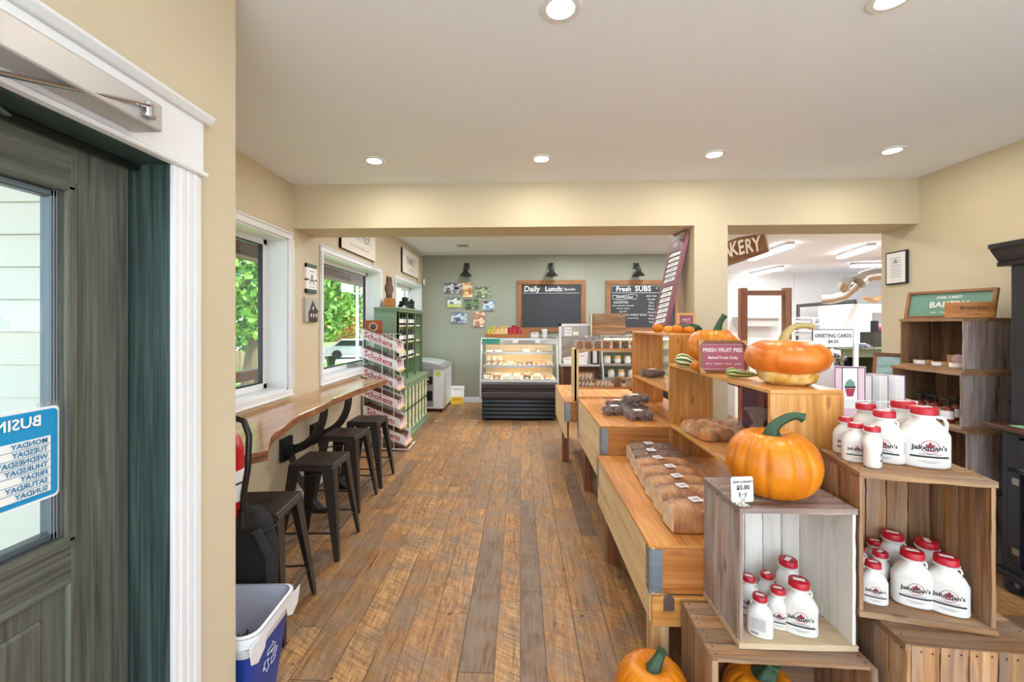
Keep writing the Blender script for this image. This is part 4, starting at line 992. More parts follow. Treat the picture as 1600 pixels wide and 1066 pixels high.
    # back label
    def fn2(u, v): p_ = fn(u, v); return Vector((-p_.x, -p_.y, p_.z))
    b = MB()
    for k in range(9):
        z = h * (.46 - .032 * k); 
        for i in range(6):
            xa, xb = -w * .3 + w * .5 * i / 6, -w * .3 + w * .5 * (i + 1) / 6; o = len(b.v); b.v += [fn2(xa, z), fn2(xb, z), fn2(xb, z + .0014), fn2(xa, z + .0014)]; b.face([o, o + 1, o + 2, o + 3], [(0, 0)] * 4, 0)
    for i in range(6):
        xa, xb = -w * .3 + w * .25 * i / 6, -w * .3 + w * .25 * (i + 1) / 6; o = len(b.v); b.v += [fn2(xa, h * .08), fn2(xb, h * .08), fn2(xb, h * .14), fn2(xa, h * .14)]; b.face([o, o + 1, o + 2, o + 3], [(0, 0)] * 4, 0)
    b.build('back_lettering', 'greypl', t)
PROTO = {}
def jug(kind, lab, px, py, Z, rz, group):
    w = at(px, py, Z=Z); 
    dims = {'s': (.142, .083, .052), 'm': (.188, .116, .066), 'j': (.212, .142, .085)}[kind]
    w = w + Vector((0, dims[2] * .35, 0))
    if kind not in PROTO:
        t = E('syrup_jug', lab, 'jug', (w.x, w.y, Z), R(rz), group); jug_mesh(t, *dims, big=(kind == 'j')); PROTO[kind] = t; return t
    return dup(PROTO[kind], (w.x, w.y, Z), R(rz), lab, group)
G1, G2, G3 = 'syrup jugs in the whitewashed crate', 'syrup jugs in the brown crate', 'syrup jugs on top of the brown crate'
ZA = .409
jug('s', 'small syrup jug at the far left back of the whitewashed crate', 1174, 962, ZA, -28, G1)
jug('s', 'small syrup jug with its small print turned forward, front left in the whitewashed crate', 1192, 997, ZA, 150, G1)
jug('s', 'small syrup jug half hidden between the two left ones and the middle one', 1203, 957, ZA, 20, G1)
jug('s', 'small syrup jug in the middle front of the whitewashed crate', 1220, 984, ZA, -20, G1)
jug('m', 'medium syrup jug at the back of the whitewashed crate, its cap highest', 1237, 954, ZA, 40, G1)
jug('m', 'medium syrup jug front right in the whitewashed crate', 1255, 994, ZA, -22, G1)
ZB = .537
jug('s', 'small syrup jug at the left edge of the brown crate, partly hidden', 1345, 916, ZB, -25, G2)
jug('s', 'small syrup jug behind two others, left side of the brown crate', 1373, 905, ZB, -25, G2)
jug('s', 'small syrup jug directly behind the front left one in the brown crate', 1382, 926, ZB, 30, G2)
jug('s', 'small syrup jug at the front left of the brown crate', 1371, 945, ZB, -22, G2)
jug('m', 'medium syrup jug with the highest cap at the back of the brown crate', 1403, 914, ZB, -30, G2)
jug('m', 'medium syrup jug in the middle front of the brown crate', 1435, 950, ZB, -24, G2)
jug('m', 'medium syrup jug turned away behind the right pair in the brown crate', 1458, 930, ZB, 60, G2)
jug('m', 'medium syrup jug front right in the brown crate, nearest the crate wall', 1489, 962, ZB, -30, G2)
ZT = 1.013
jug('s', 'small syrup jug at the left end on top of the brown crate', 1327, 710, ZT, -28, G3)
jug('s', 'small syrup jug second from the left on top of the brown crate', 1343, 723, ZT, -26, G3)
jug('s', 'small syrup jug front middle on top of the brown crate, label turned sideways', 1370, 731, ZT, 50, G3)
jug('m', 'medium syrup jug at the back left on top of the brown crate', 1360, 706, ZT, 35, G3)
jug('m', 'medium syrup jug beside the large pair on top of the brown crate', 1390, 724, ZT, -45, G3)
jug('j', 'large handled syrup jug with its back label showing, behind the other large one', 1422, 716, ZT, 160, G3)
jug('j', 'large handled syrup jug at the front right on top of the brown crate', 1456, 732, ZT, -20, G3)

# price card
q = at(1164, 776, Y=1.50)
t = E('price_card', 'white jack-o-lantern price card in a clip in front of the pumpkin', 'price card', (q.x, 1.515, .882), R(8), None)
b = MB(); b.prism(rr(.083, .088, .008), (-.0415, 0, .012), (1, 0, 0), (0, .05, 1), -.0015); b.build('card', 'paper', t)
b = MB()
b.text('*Jack-o-lantern', .0135, (0, -.0028, .085), (1, 0, 0), (0, .05, 1), 0, 'CENTER', .074); b.text('*$5.00', .022, (0, -.003, .064), (1, 0, 0), (0, .05, 1), 0); b.text('each', .010, (0, -.003, .042), (1, 0, 0), (0, .05, 1), 0); b.build('lettering', 'ink', t)
b = MB(); b.lathe([(0, 0), (.022, 0), (.024, .004), (.01, .01), (.006, .018), (0, .02)], 20); b.tube([(-.012, 0, .03), (-.014, -.004, .05), (0, 0, .012), (.014, -.004, .05), (.012, 0, .03)], .0014, 6); b.build('clip_stand', 'chrome', t)

# ------------------------------------------------------------------ bread
def bag(t, L, w, h, m='wrap', tail=1, seed=0):
    random.seed(seed)
    b = MB(); K = 14; pr = []
    pts = []; rs = []
    def mod(w_, i): return 1 + .05 * math.sin(5 * w_ + i * 1.3 + seed) + .035 * math.sin(9 * w_ - i * 2.1) + .02 * math.sin(23 * w_ + i * 4)
    prof = [(0, -L / 2 - .02), (.3, -L / 2 - .015), (.85, -L / 2 + .005), (1.04, -L / 2 + .04), (1.05, 0), (1.04, L / 2 - .04), (.85, L / 2), (.45, L / 2 + .025), (.22, L / 2 + .045), (.3, L / 2 + .075), (.55, L / 2 + .10)]
    b.lathe([(r if r else 1e-4, z) for r, z in prof], 36, mod=mod, pw=3.2)
    b.xf(Matrix.Translation((0, 0, h / 2 + .002)) @ Matrix.Rotation(R(90), 4, 'Y') @ Matrix.Diagonal((h / 2 * 1.06, w / 2 * 1.06, 1, 1)))
    b.build('clear_bag', m, t, sharp=180)
def loaf(lab, x, y, z, rz, crust='bread', seed=1, L=.30, w=.138, h=.105):
    t = E('bread_loaf', lab, 'bread', (x, y, z), R(rz), 'wrapped loaves on the lowest table')
    random.seed(seed); b = MB(); n = 17
    for k in range(n):
        x0 = -L / 2 + L * k / n; x1 = x0 + L / n - .0012
        e = 1 - .12 * abs((k + .5) / n * 2 - 1) ** 4
        P = []
        for a in range(0, 181, 15):
            c, s_ = math.cos(R(a)), math.sin(R(a)); P.append((w / 2 * e * (abs(c) ** .75) * (1 if c > 0 else -1), h * (.52 + .48 * (s_ ** .8)) * e))
        P += [(-w * .45 * e, .004), (w * .45 * e, .004)]
        j = random.uniform(-.002, .002)
        b.prism([(p_[0] + j, p_[1]) for p_ in P], (x0, 0, .002), (0, 1, 0), (0, 0, 1), x1 - x0, 1, 0)
    b.build('sliced_loaf', [crust, 'breadp'], t)
    bag(t, L, w, h, 'wrap', seed=seed)
    b = MB(); lx = random.uniform(-.05, 0.02); b.box((lx, -.01, h * 1.06 + .005), (.052, .045, .0008), rot=(R(4), 0, .2)); 
    b.build('paper_label', 'paper', t)
    b = MB(); 
    for k in range(3): b.box((lx, -.022 + k * .01, h * 1.06 + .0065), (.036, .0022, .0004), rot=(R(4), 0, .2))
    b.build('label_print', 'ink', t)
    return t
LZ_ = .594
ls = [(1062, 800, 'bread', 4, 'nearest of the wrapped loaves, a golden loaf half behind the whitewashed crate'),
      (1040, 757, 'bread', 3, 'second nearest wrapped loaf, dark crust sagging forward'),
      (1040, 736, 'bread', 6, 'third nearest wrapped loaf, with a square white label on top'),
      (1034, 722, 'bread', -2, 'fourth nearest wrapped loaf, golden with a slanting label'),
      (1034, 705, 'bread', 2, 'fifth wrapped loaf, pale golden top'),
      (1032, 692, 'breadd', 0, 'sixth wrapped loaf, dark brown crust'),
      (1024, 684, 'breadd', 3, 'farthest wrapped loaf, darkest, against the middle table')]
yy = [1.955, 2.12, 2.285, 2.44, 2.595, 2.745, 2.90]
xx = [.825, .828, .835, .845, .857, .87, .885]
for k, (a, b_, cr, rz, lab) in enumerate(ls):
    loaf(lab, xx[k], yy[k], LZ_, rz, cr, seed=k + 3, h=.122 if k < 2 else .112, L=.30 if k else .31)

def buns(lab, loc, rz, nx, ny, s, skin, seed, m='wrap2'):
    t = E('bag_of_buns', lab, 'bread', loc, R(rz)); random.seed(seed); b = MB()
    for i in range(nx):
        for j in range(ny):
            b.lathe([(1e-4, .004), (s * .44, .004), (s * .52, s * .2), (s * .50, s * .42), (s * .38, s * .62), (s * .2, s * .72), (1e-4, s * .75)], 20, ((i - (nx - 1) / 2) * s * .96, (j - (ny - 1) / 2) * s * .96, 0), pw=2.8, mod=lambda w, i_: 1 + .03 * math.sin(3 * w + i_ + i))
    b.build('bun_slab', skin, t)
    b = MB(); Wd, Dd = nx * s * .98 / 2, ny * s * .98 / 2
    b.lathe([(1.0, .002), (1.06, s * .2), (1.05, s * .5), (.9, s * .78), (.4, s * .84), (1e-4, s * .84)], 44, sx=Wd, sy=Dd, pw=4, mod=lambda w, i: 1 + .03 * math.sin(11 * w + i) + .02 * math.sin(23 * w)); 
    b.build('clear_bag', 'wrap', t)
    b = MB(); x0 = Wd
    b.tube([(x0 - .01, 0, s * .4), (x0 + .03, 0, s * .55), (x0 + .05, .0, s * .75), (x0 + .10, .0, s * .95)], [s * .45, .022, .018, .06], 22, ridge=.2); b.build('gathered_neck', m, t, sharp=20)
    return t
buns('bag of golden dinner buns on the low shelf of the near pine unit', (1.215, 2.70, .824), 8, 3, 3, .104, 'bun', 4)
for k, (x, y, lab) in enumerate([(1.30, 2.25, 'dark seeded loaf in crinkled clear wrap behind the shelf post'), (1.29, 2.02, 'dark seeded loaf in crinkled clear wrap near the unit end')]):
    t = E('wrapped_dark_loaf', lab, 'bread', (x - .06, y, .824), R(80), None); t.scale = (1.0, 1.05, 1.25); b = MB()
    b.lathe([(1e-4, .0), (.06, .0), (.075, .03), (.07, .07), (.04, .095), (1e-4, .1)], 26, sx=1.4, sy=.85, mod=lambda w, i: 1 + .04 * math.sin(5 * w + i)); b.build('loaf', 'breadd', t)
    b = MB(); b.lathe([(.07, .001), (.085, .03), (.08, .08), (.05, .115), (.02, .14), (.05, .19), (.07, .2)], 30, sx=1.4, sy=.85, mod=lambda w, i: 1 + .06 * math.sin(7 * w + i * 2) + .04 * math.sin(17 * w)); b.build('clear_bag', 'wrap2', t, sharp=15)

# plum muffin clamshells
def clam():
    t = E('muffin_box', 'x', 'food box'); b = MB(); L, w = .215, .145
    for i in range(3):
        for j in range(2):
            b.lathe([(1e-4, .004), (.022, .004), (.028, .026), (.032, .036), (.026, .05), (.012, .058), (1e-4, .06)], 16, ((i - 1) * .068, (j - .5) * .068, 0), mod=lambda w_, k: 1 + .05 * math.sin(5 * w_ + k))
    b.build('muffins', 'plum', t)
    b = MB()
    for i in range(3):
        for j in range(2): b.lathe([(1e-4, .0), (.026, .0), (.033, .03)], 12, ((i - 1) * .068, (j - .5) * .068, 0))
    P = rr(L, w, .018); Q = rr(L - .02, w - .02, .016)
    o, n = frust(b, L, w, L, w, .030, .034, 0, .018); frust(b, L - .006, w - .006, L - .022, w - .022, .034, .066, 0, .016); o, n = frust(b, L - .022, w - .022, L - .05, w - .05, .066, .07, 0, .014); b.face([o + n + k for k in range(n)], [(0, 0)] * n, 0)
    for k in range(14):
        x = -L / 2 + .02 + k * (L - .04) / 13
        for s_ in (-1, 1): b.tube([(x, s_ * (w / 2 - .004), .036), (x, s_ * (w / 2 - .011), .065)], .0012, 4)
    b.build('clear_clamshell', 'clam', t)
    b = MB()
    for (LL, ww_, zz_) in ((L, w, .032), (L - .022, w - .022, .066)):
        q = rr(LL, ww_, .016); b.tube([(x - LL / 2, y - ww_ / 2, zz_) for x, y in q + q[:1]], .0016, 5, cap=False)
    b.build('clear_rim', 'wrap2', t)
    b = MB(); b.bx(-.045, .02, -.03, .025, .0705, .0712); b.build('paper_label', 'paper', t)
    return t
c0 = clam(); GZ = .797
cl = [((952, 634), 0, 12, 'muffin box at the front left corner of the group'), ((966, 619), 0, 20, 'muffin box at the back left, half behind the others'),
      ((991, 641), 0, 8, 'muffin box at the front right of the group, nearest the entry'), ((993, 624), 0, 14, 'muffin box at the lower back right, under another'), ((992, 612), .074, 10, 'muffin box on top of another at the back right')]
cpos = [(.765, 3.43, 0, 10), (.845, 3.70, 0, 14), (.905, 3.26, 0, 12), (.945, 3.52, 0, 8), (.955, 3.53, .074, 12)]
for k, (x, y, dz, rz) in enumerate(cpos):
    lab = cl[k][3] + ', on the middle table'
    if k == 0: c0.location = (x, y, GZ); c0.rotation_euler = (0, 0, R(rz)); c0['label'] = lab; c0['group'] = 'plum muffin boxes'
    else: dup(c0, (x, y, GZ + dz), R(rz), lab, 'plum muffin boxes')
dup(c0, (1.19, 3.84, 1.049), R(20), 'muffin box alone on the shelf of the taller pine unit', 'plum muffin boxes')
t = E('pastry_bag', 'dark wrapped pastry under the shelf of the taller pine unit', 'bread', (1.25, 3.22, .797), R(90)); b = MB()
b.lathe([(1e-4, 0), (.07, 0), (.085, .03), (.06, .07), (1e-4, .08)], 24, sx=1.3, sy=.8); b.build('pastry', 'fabricblk', t); b = MB(); b.lathe([(.08, 0.001), (.095, .03), (.07, .08), (1e-4, .09)], 24, sx=1.3, sy=.8, mod=lambda w, i: 1 + .05 * math.sin(9 * w + i)); b.build('clear_bag', 'wrap', t)

# cookie bags on the frontal unit
def cookiebag(mat, lab, x, y, z):
    t = E('cookie_bag', lab, 'cookies', (x, y, z), 0, 'cookie bags on the frontal pine unit')
    for s_ in (-.045, .045):
        b = MB()
        for k in range(5): b.lathe([(1e-4, .0), (.036, .001), (.04, .006), (.034, .013), (1e-4, .014)], 18, (s_ + random.uniform(-.003, .003), random.uniform(-.003, .003), .002 + k * .0148))
        b.build('cookie_stack', mat, t)
    b = MB(); b.lathe([(.9, .0), (1.04, .02), (1.03, .07), (.98, .085), (.97, .10), (1.0, .125), (.93, .13)], 40, sx=.092, sy=.05, pw=4, mod=lambda w, i: 1 + .03 * math.sin(13 * w + i * 2)); b.build('clear_bag', 'wrap', t)
    b = MB(); b.lathe([(1.01, .088), (1.0, .105), (1.03, .128)], 40, sx=.092, sy=.045, pw=4, mod=lambda w, i: 1 + .04 * math.sin(13 * w + i * 2)); b.build('bag_top', 'wrap2', t)
zz = .737 + .53 + .001
cookiebag('cookie', 'bag of two golden cookie stacks at the left end of the top shelf', .665, 4.45, zz)
cookiebag('cookie', 'bag of two golden cookie stacks in the middle of the top shelf', .855, 4.45, zz)
cookiebag('choc', 'bag of two dark brown cookie stacks at the right of the top shelf', 1.045, 4.45, zz)
cookiebag('choc', 'bag of dark cookies seen through the open taller pine unit', 1.235, 4.45, zz)
def pastrybag(lab, x, y, z, n=4):
    t = E('pastry_box', lab, 'pastries', (x, y, z), 0, 'pastries on the lower shelf of the frontal unit'); b = MB()
    for k in range(n): b.box(((k - (n - 1) / 2) * .038, 0, .03), (.022, .07, .05), rot=(0, R(28), 0))
    b.build('pastry_slices', 'icing', t, bevel=.008, seg=2)
    b = MB(); b.bx(-.085, .085, -.045, .045, .0, .006); b.bx(-.085, .085, .04, .045, .0, .06); b.build('tray', 'card', t)
    b = MB(); b.bx(-.09, .09, -.05, .05, .001, .07); b.build('clear_cover', 'clam', t)
zz = .737 + .14 + .001
pastrybag('clear box of iced pastry slices at the left front of the lower shelf', .665, 4.40, zz); pastrybag('clear box of iced pastry slices stacked above the left one', .665, 4.40, zz + .074)
pastrybag('clear box of iced pastry slices in the middle of the lower shelf', .86, 4.40, zz)
for k, (x, lab) in enumerate(((1.01, 'stack of flat cookies in a clear box beside the pastry slices'), (1.13, 'stack of pale flat cookies in a clear box at the right end'))):
    t = E('cookie_stack_box', lab, 'cookies', (x, 4.42, zz), 0); b = MB()
    for q in range(7): b.lathe([(1e-4, 0), (.042, .001), (.044, .006), (1e-4, .013)], 16, (0, 0, .002 + q * .0135))
    b.build('cookie_stack', 'cookie' if k == 0 else 'icing', t); b = MB(); b.bx(-.05, .05, -.05, .05, .001, .125); b.build('clear_cover', 'clam', t)

# ------------------------------------------------------------------ framed signs on the shelf units
def framed_sign(lab, c, w, h, rz, lean, face, lines, corners=True, thick=.022, fw=.014, fm='framew', group=None, ink='paper', border=True):
    t = E('framed_sign', lab, 'sign', c, R(rz), group); L_ = math.tan(R(lean)); up = Vector((0, L_, 1)).normalized(); ux = Vector((1, 0, 0))
    nrm = ux.cross(up)  # points to +-y
    def slab(b, x0, x1, z0, z1, y0, y1):
        P = []
        for z in (z0, z1):
            for y in (y0, y1):
                for x in (x0, x1): P.append(ux * x + up * z - nrm * (-y))
        o = b.add(P, [])
        u = random.random() * 5
        lg = (x1 - x0) > (z1 - z0)
        for f in ((0, 2, 3, 1), (4, 5, 7, 6), (0, 1, 5, 4), (2, 6, 7, 3), (0, 4, 6, 2), (1, 3, 7, 5)):
            b.face([o + i for i in f], [((P[i].x, P[i].z) if lg else (P[i].z, P[i].x + u)) for i in f], 0)
    n = 1
    b = MB(); slab(b, -w / 2, w / 2, 0, fw, -thick, 0); slab(b, -w / 2, w / 2, h - fw, h, -thick, 0); slab(b, -w / 2, -w / 2 + fw, fw, h - fw, -thick, 0); slab(b, w / 2 - fw, w / 2, fw, h - fw, -thick, 0); b.build('frame', fm, t)
    b = MB(); slab(b, -w / 2 + fw, w / 2 - fw, fw, h - fw, -thick * .6, -thick * .55); b.build('face', face, t)
    # nrm sign: which side faces the viewer
    off = -nrm * (thick * .55) if nrm.y > 0 else nrm * 0
    fo = lambda x, z, e=.001: ux * x + up * z + nrm * (-(thick * .55) + e) if nrm.y < 0 else ux * x + up * z - nrm * (thick * .6 + e)
    b = MB()
    for (s_, sz, zf, sq) in lines: b.text(s_, sz, fo(0, zf * h, .0015), ux, up, 0, 'CENTER', (w - 2 * fw) * .9, squeeze=sq)
    if border:
        for zf in (.12, .88):
            z = zf * h; b.add([fo(-w * .42, z), fo(w * .42, z), fo(w * .42, z + .002), fo(-w * .42, z + .002)], [(0, 1, 2, 3)])
    b.build('lettering', ink, t)
    if corners:
        b = MB()
        for sx in (-1, 1):
            for top in ((1,) if corners == 1 else (0, 1)):
                x, z = sx * w / 2, h if top else 0; dz = -.035 if top else .035
                e = thick * 1.0 + .001
                Pn = [fo(x, z, .0135), fo(x - sx * .035, z, .0135), fo(x, z + dz, .0135)]; b.add(Pn, [(0, 1, 2)])
                Pn = [p_ - nrm * .0 for p_ in Pn]
        b.build('corner_board', 'card', t)
    return t
M['pinksign'] = flat('raspberry_sign', '#a85a70', .5, noise=.06, nscale=8)
M['greensign'] = flat('sea_green_sign', '#6f9a86', .5, noise=.06, nscale=8)
q0 = at(1091, 570, Z=1.25); 
fs = at(1131, 550, Y=2.42)
framed_sign('raspberry red fresh fruit pies sign leaning on the pumpkin', (fs.x - .004, 2.40, 1.248), .262, .185, -4, 10, 'pinksign',
            [('*FRESH FRUIT PIES', .030, .70, 1), ('*Baked Fresh Daily', .022, .47, 1), ('APPLE · CHERRY · PEACH · BERRY', .013, .28, 1)], 2)
fs = at(1073, 500, Y=3.36)
framed_sign('small pink sign in a deep wooden frame at the end of the taller unit', (fs.x, 3.36, 1.457), .14, .155, -12, 8, 'pinksign', [('FRUIT', .022, .66, 1), ('SQUARES', .018, .42, 1)], 0, .03, .02, 'pine')

# shutter menu board leaning on the pillar
t = E('shutter_board', 'tall raspberry louvred shutter holding cards, leaning against the pillar', 'sign')
p00 = Vector((at(1022, 516, Y=3.85).x, 3.86, 1.458)); top_l = at(1053, 367, Y=3.92); top_r = at(1075, 357, Y=3.56)
p00 = Vector((1.10, 4.02, 1.30)); pr_ = at(1050, 512, Y=3.62)
A = at(1019, 512, Y=3.98); Bq = at(1040, 508, Y=3.66); Ct = at(1050, 368, Y=3.90); Dt = at(1074, 358, Y=3.60)
bl, br, tl, tr = A, Bq, Ct, Dt
def sp3(u, v): return (bl * (1 - u) + br * u) * (1 - v) + (tl * (1 - u) + tr * u) * v
nn = (br - bl).cross(tl - bl).normalized()
if nn.y > 0: nn = -nn
def slab3(b, u0, u1, v0, v1, d0, d1, m=0):
    P = [sp3(u, v) + nn * d for d in (d0, d1) for v in (v0, v1) for u in (u0, u1)]
    o = b.add(P, []); 
    for f in ((0, 2, 3, 1), (4, 5, 7, 6), (0, 1, 5, 4), (2, 6, 7, 3), (0, 4, 6, 2), (1, 3, 7, 5)): b.face([o + i for i in f], [(P[i].z, P[i].x) for i in f], m)
b = MB()
slab3(b, 0, .12, 0, 1, 0, -.03); slab3(b, .88, 1, 0, 1, 0, -.03); slab3(b, .12, .88, .80, 1, 0, -.028); slab3(b, .12, .88, .43, .475, 0, -.028); slab3(b, .12, .88, 0, .03, 0, -.028)
b.build('frame', flat('mauve_paint', '#8e5865', .6, noise=.1), t)
b = MB()
for (v0, v1, n) in ((.03, .43, 7), (.475, .80, 6)):
    for k in range(n):
        va = v0 + (v1 - v0) * k / n; vb = v0 + (v1 - v0) * (k + 1) / n
        P = [sp3(.12, va) + nn * -.004, sp3(.88, va) + nn * -.004, sp3(.88, vb) + nn * -.028, sp3(.12, vb) + nn * -.028]; b.add(P + [p_ - nn * .004 for p_ in P], [(0, 1, 2, 3), (4, 5, 6, 7), (0, 1, 5, 4), (2, 3, 7, 6)])
b.build('louvres', 'maroon', t)
for (v0, v1, n) in ((.03, .43, 7), (.475, .80, 6)):
    for k in range(n):
        va = v0 + (v1 - v0) * (k + .06) / n; vb = v0 + (v1 - v0) * (k + .92) / n; b = MB()
        P = [sp3(.15, va) + nn * .002, sp3(.88, va) + nn * .002, sp3(.88, vb) + nn * -.008, sp3(.15, vb) + nn * -.008]; b.add(P + [p_ - nn * .001 for p_ in P], [(0, 1, 2, 3), (4, 5, 6, 7)]); b.build('price_card', 'paper', t)
        b = MB(); e = nn * .0025
        for w_ in (.35, .6): 
            def l3(u, w_): return P[0] * (1 - u) * (1 - w_) + P[1] * u * (1 - w_) + P[2] * u * w_ + P[3] * (1 - u) * w_ + e
            b.add([l3(.15, w_), l3(.8, w_), l3(.8, w_ + .1), l3(.15, w_ + .1)], [(0, 1, 2, 3)])
        b.build('card_print', 'greypl', t)
b = MB(); uu = (tr - tl).normalized(); vv = (tl - bl).normalized(); wd_ = (tr - tl).length
b.text("*SUMMER'S", .075, sp3(.5, .945) + nn * .002, uu, vv, 0, 'CENTER', wd_ * .8); b.text('*PIES', .06, sp3(.45, .865) + nn * .002, uu, vv, 0, 'CENTER', wd_ * .5); b.build('lettering', 'paper', t)

# ------------------------------------------------------------------ greeting card rack
t = E('greeting_card_rack', 'white wire greeting card rack behind the brown jug crate', 'card rack', (1.775, 2.25, 0))
b = MB(); b.cyl((0, .05, 0), (0, .05, 1.42), .012); b.lathe([(0, 0), (.2, 0), (.2, .012), (.02, .02), (0, .02)], 28, (0, .05, 0)); b.build('post', 'wire', t)
for (z, x0, x1, yo) in ((1.04, -.02, .17, -.02), (.80, 0, .19, -.03), (1.04, -.34, -.04, 0), (.78, -.34, -.04, 0)):
    b = MB()
    for zz_ in (z, z + .10):
        k = (zz_ - z) * .3; b.tube([(x0, .08 + yo, zz_), (x0, -.06 - k + yo, zz_), (x1, -.06 - k + yo, zz_), (x1 + .02, .02 + yo, zz_), (x1, .08 + yo, zz_)], .0032, 6)
    for x in (x0, (x0 + x1) / 2, x1): b.tube([(x, .08 + yo, z), (x, -.06 + yo, z), (x, -.09 + yo, z + .1)], .0028, 6)
    b.build('wire_pocket', 'wire', t)
b = MB(); b.bx(-.34, -.06, .082, .09, .45, 1.28); b.build('back_panel', 'wire', t)
GC = 'greeting cards in the wire rack'
def cards(n, x0, x1, z, yo, cols, lab, h=.18, tiltx=0):
    t0 = None
    for k in range(n):
        c = E('greeting_card', lab + (' with a %s edge' % cols[k % len(cols)][1]), 'card', (1.775 + x0 + (x1 - x0) * k / max(n - 1, 1), 2.25 + .02 + yo, z), R(-66 + random.uniform(-3, 3)), GC)
        b = MB(); b.box((0, 0, h / 2), (.125, .004, h), rot=(R(tiltx), 0, 0)); b.build('envelope', cols[k % len(cols)][0], c)
        b = MB(); b.box((0, -.0032, h / 2), (.12, .0012, h - .006), rot=(R(tiltx), 0, 0)); b.build('front', 'paper', c)
M['lilac'] = flat('lilac_card', '#8b7a97', .7); M['pinkc'] = flat('pink_card', '#e6c6cf', .7); M['kraft'] = flat('kraft_card', '#a8947c', .7)
cards(5, -.01, .15, 1.05, .0, [('lilac', 'lilac'), ('paper', 'white')], 'greeting card standing in the upper wire pocket', .21)
cards(5, .03, .20, .81, -.01, [('kraft', 'brown'), ('paper', 'white')], 'greeting card leaning in the lower wire pocket', .19, 10)
q = at(1316, 604, Y=2.22)
c = E('greeting_card', 'pink card with a green and pink cupcake at the front of the rack', 'card', (q.x, 2.17, 1.08), R(-3), GC)
b = MB(); b.bx(-.075, .075, 0, .003, -.02, .23); b.build('card', 'pinkc', c)
b = MB(); 
for x in (-.07, -.036, .036, .07): b.bx(x - .0015, x + .0015, -.001, 0, 0, .225)
b.bx(-.07, .07, -.001, 0, .222, .226); b.build('border', 'ink', c)
b = MB(); b.bx(-.034, .034, -.0012, -.0004, .02, .22); b.build('panel', 'paper', c)
b = MB(); b.prism([(-.024, .13), (.024, .13), (.02, .15), (.006, .165), (-.006, .165), (-.02, .15)], (0, -.0015, 0), (1, 0, 0), (0, 0, 1), .0005); b.build('icing', M['greensign'], c)
b = MB(); b.prism([(-.026, .122), (.026, .122), (.026, .13), (-.026, .13)], (0, -.0016, 0), (1, 0, 0), (0, 0, 1), .0005); b.build('band', 'ink', c)
b = MB(); b.prism([(-.014, .08), (.014, .08), (.024, .12), (-.024, .12)], (0, -.0015, 0), (1, 0, 0), (0, 0, 1), .0005); b.build('cake', 'redink', c)
q = at(1297, 529, Y=2.28)
c = E('price_sign', 'white greeting cards $4.50 sign with a black border above the rack', 'sign', (q.x, 2.26, q.z), R(2))
w, h = .215, .098; b = MB(); b.bx(-w / 2, w / 2, 0, .003, -h / 2, h / 2); b.build('border', 'ink', c)
b = MB(); b.bx(-w / 2 + .004, w / 2 - .004, -.001, 0, -h / 2 + .004, h / 2 - .004); b.build('face', 'paper', c)
b = MB(); b.text('*GREETING CARDS', .027, (0, -.002, .014), (1, 0, 0), (0, 0, 1), 0, 'CENTER', w * .9); b.text('*$4.50', .024, (0, -.002, -.016), (1, 0, 0), (0, 0, 1), 0); b.build('lettering', 'ink', c)
b = MB(); b.bx(-.006, .006, .003, .009, -.30, .04); b.build('holder', 'wire', c)

# ------------------------------------------------------------------ crate tower against the right wall
TW = 'crate tower against the right wall'
def tcrate(lab, z, x0, y0, L, D, H, rz=0, mat='rusticd'):
    """open side faces -X (into the shop): built open to -Y, then turned"""
    return crate(lab, (x0, y0 + L, z), -90 + rz, L, D, H, 'x' if False else 'z', mat, right='rusticg', group=TW, ends='rustic')
tcrate('top crate of the tower, with the green sign and small box on it', 1.22, 2.76, 2.73, .44, .285, .340)
tcrate('middle crate of the tower holding the soap dispensers', .863, 2.735, 2.72, .49, .31, .357)
tcrate('third crate down the tower, partly behind the black hutch', .48, 2.75, 2.70, .46, .30, .382)
tcrate('bottom crate of the tower, on the floor', .0, 2.75, 2.71, .46, .30, .479)
tcrate('crate beyond the tower carrying the landscape picture', .60, 2.80, 3.30, .36, .30, .43)
tcrate('crate beyond the tower, on the floor below the picture crate', .0, 2.80, 3.30, .36, .30, .599)
# landscape picture
t = framed_sign('small landscape picture in a grey wooden frame beside the crate tower', (2.97, 3.50, 1.032), .24, .26, -55, 12, M['paper'], [], 0, .02, .028, 'rackw', border=False)
M['landsc'] = multi('landscape_print', ['#5f8a4a', '#8fb4a0', '#a9d4dc', '#c9a08c'], 9, .5, stretch=(1, 1, 2))
b = MB(); b.bx(-.09, .09, -.016, -.014, .03, .225); o = b.build('print', 'landsc', t); o.rotation_euler = (R(-12), 0, 0)
# green sign and small box on the tower
t = framed_sign('sea green baked goods sign in a barn wood frame leaning on the wall', (2.90, 2.99, 1.562), .47, .20, -70, 14, 'greensign',
            [('*OAK CREST', .026, .76, 1), ('*BAKERY', .058, .50, 1), ('PIES · TARTS · CAKES', .02, .22, 1)], 2, .026, .018, 'framew', border=False)
t = E('cheese_box', 'small orange wooden box with black script in front of the green sign', 'box', (2.865, 2.80, 1.562), R(-22))
b = MB(); b.bx(-.10, .10, -.045, .045, 0, .10); b.build('body', 'endwood', t, bevel=.002)
b = MB(); b.text('Breakfast', .034, (-.0, -.0462, .062), (1, 0, 0), (0, 0, 1), 0, 'CENTER', .15); b.text('FINE CHEESE', .013, (0, -.0462, .02), (1, 0, 0), (0, 0, 1), 0, 'CENTER', .15); b.build('lettering', 'ink', t)
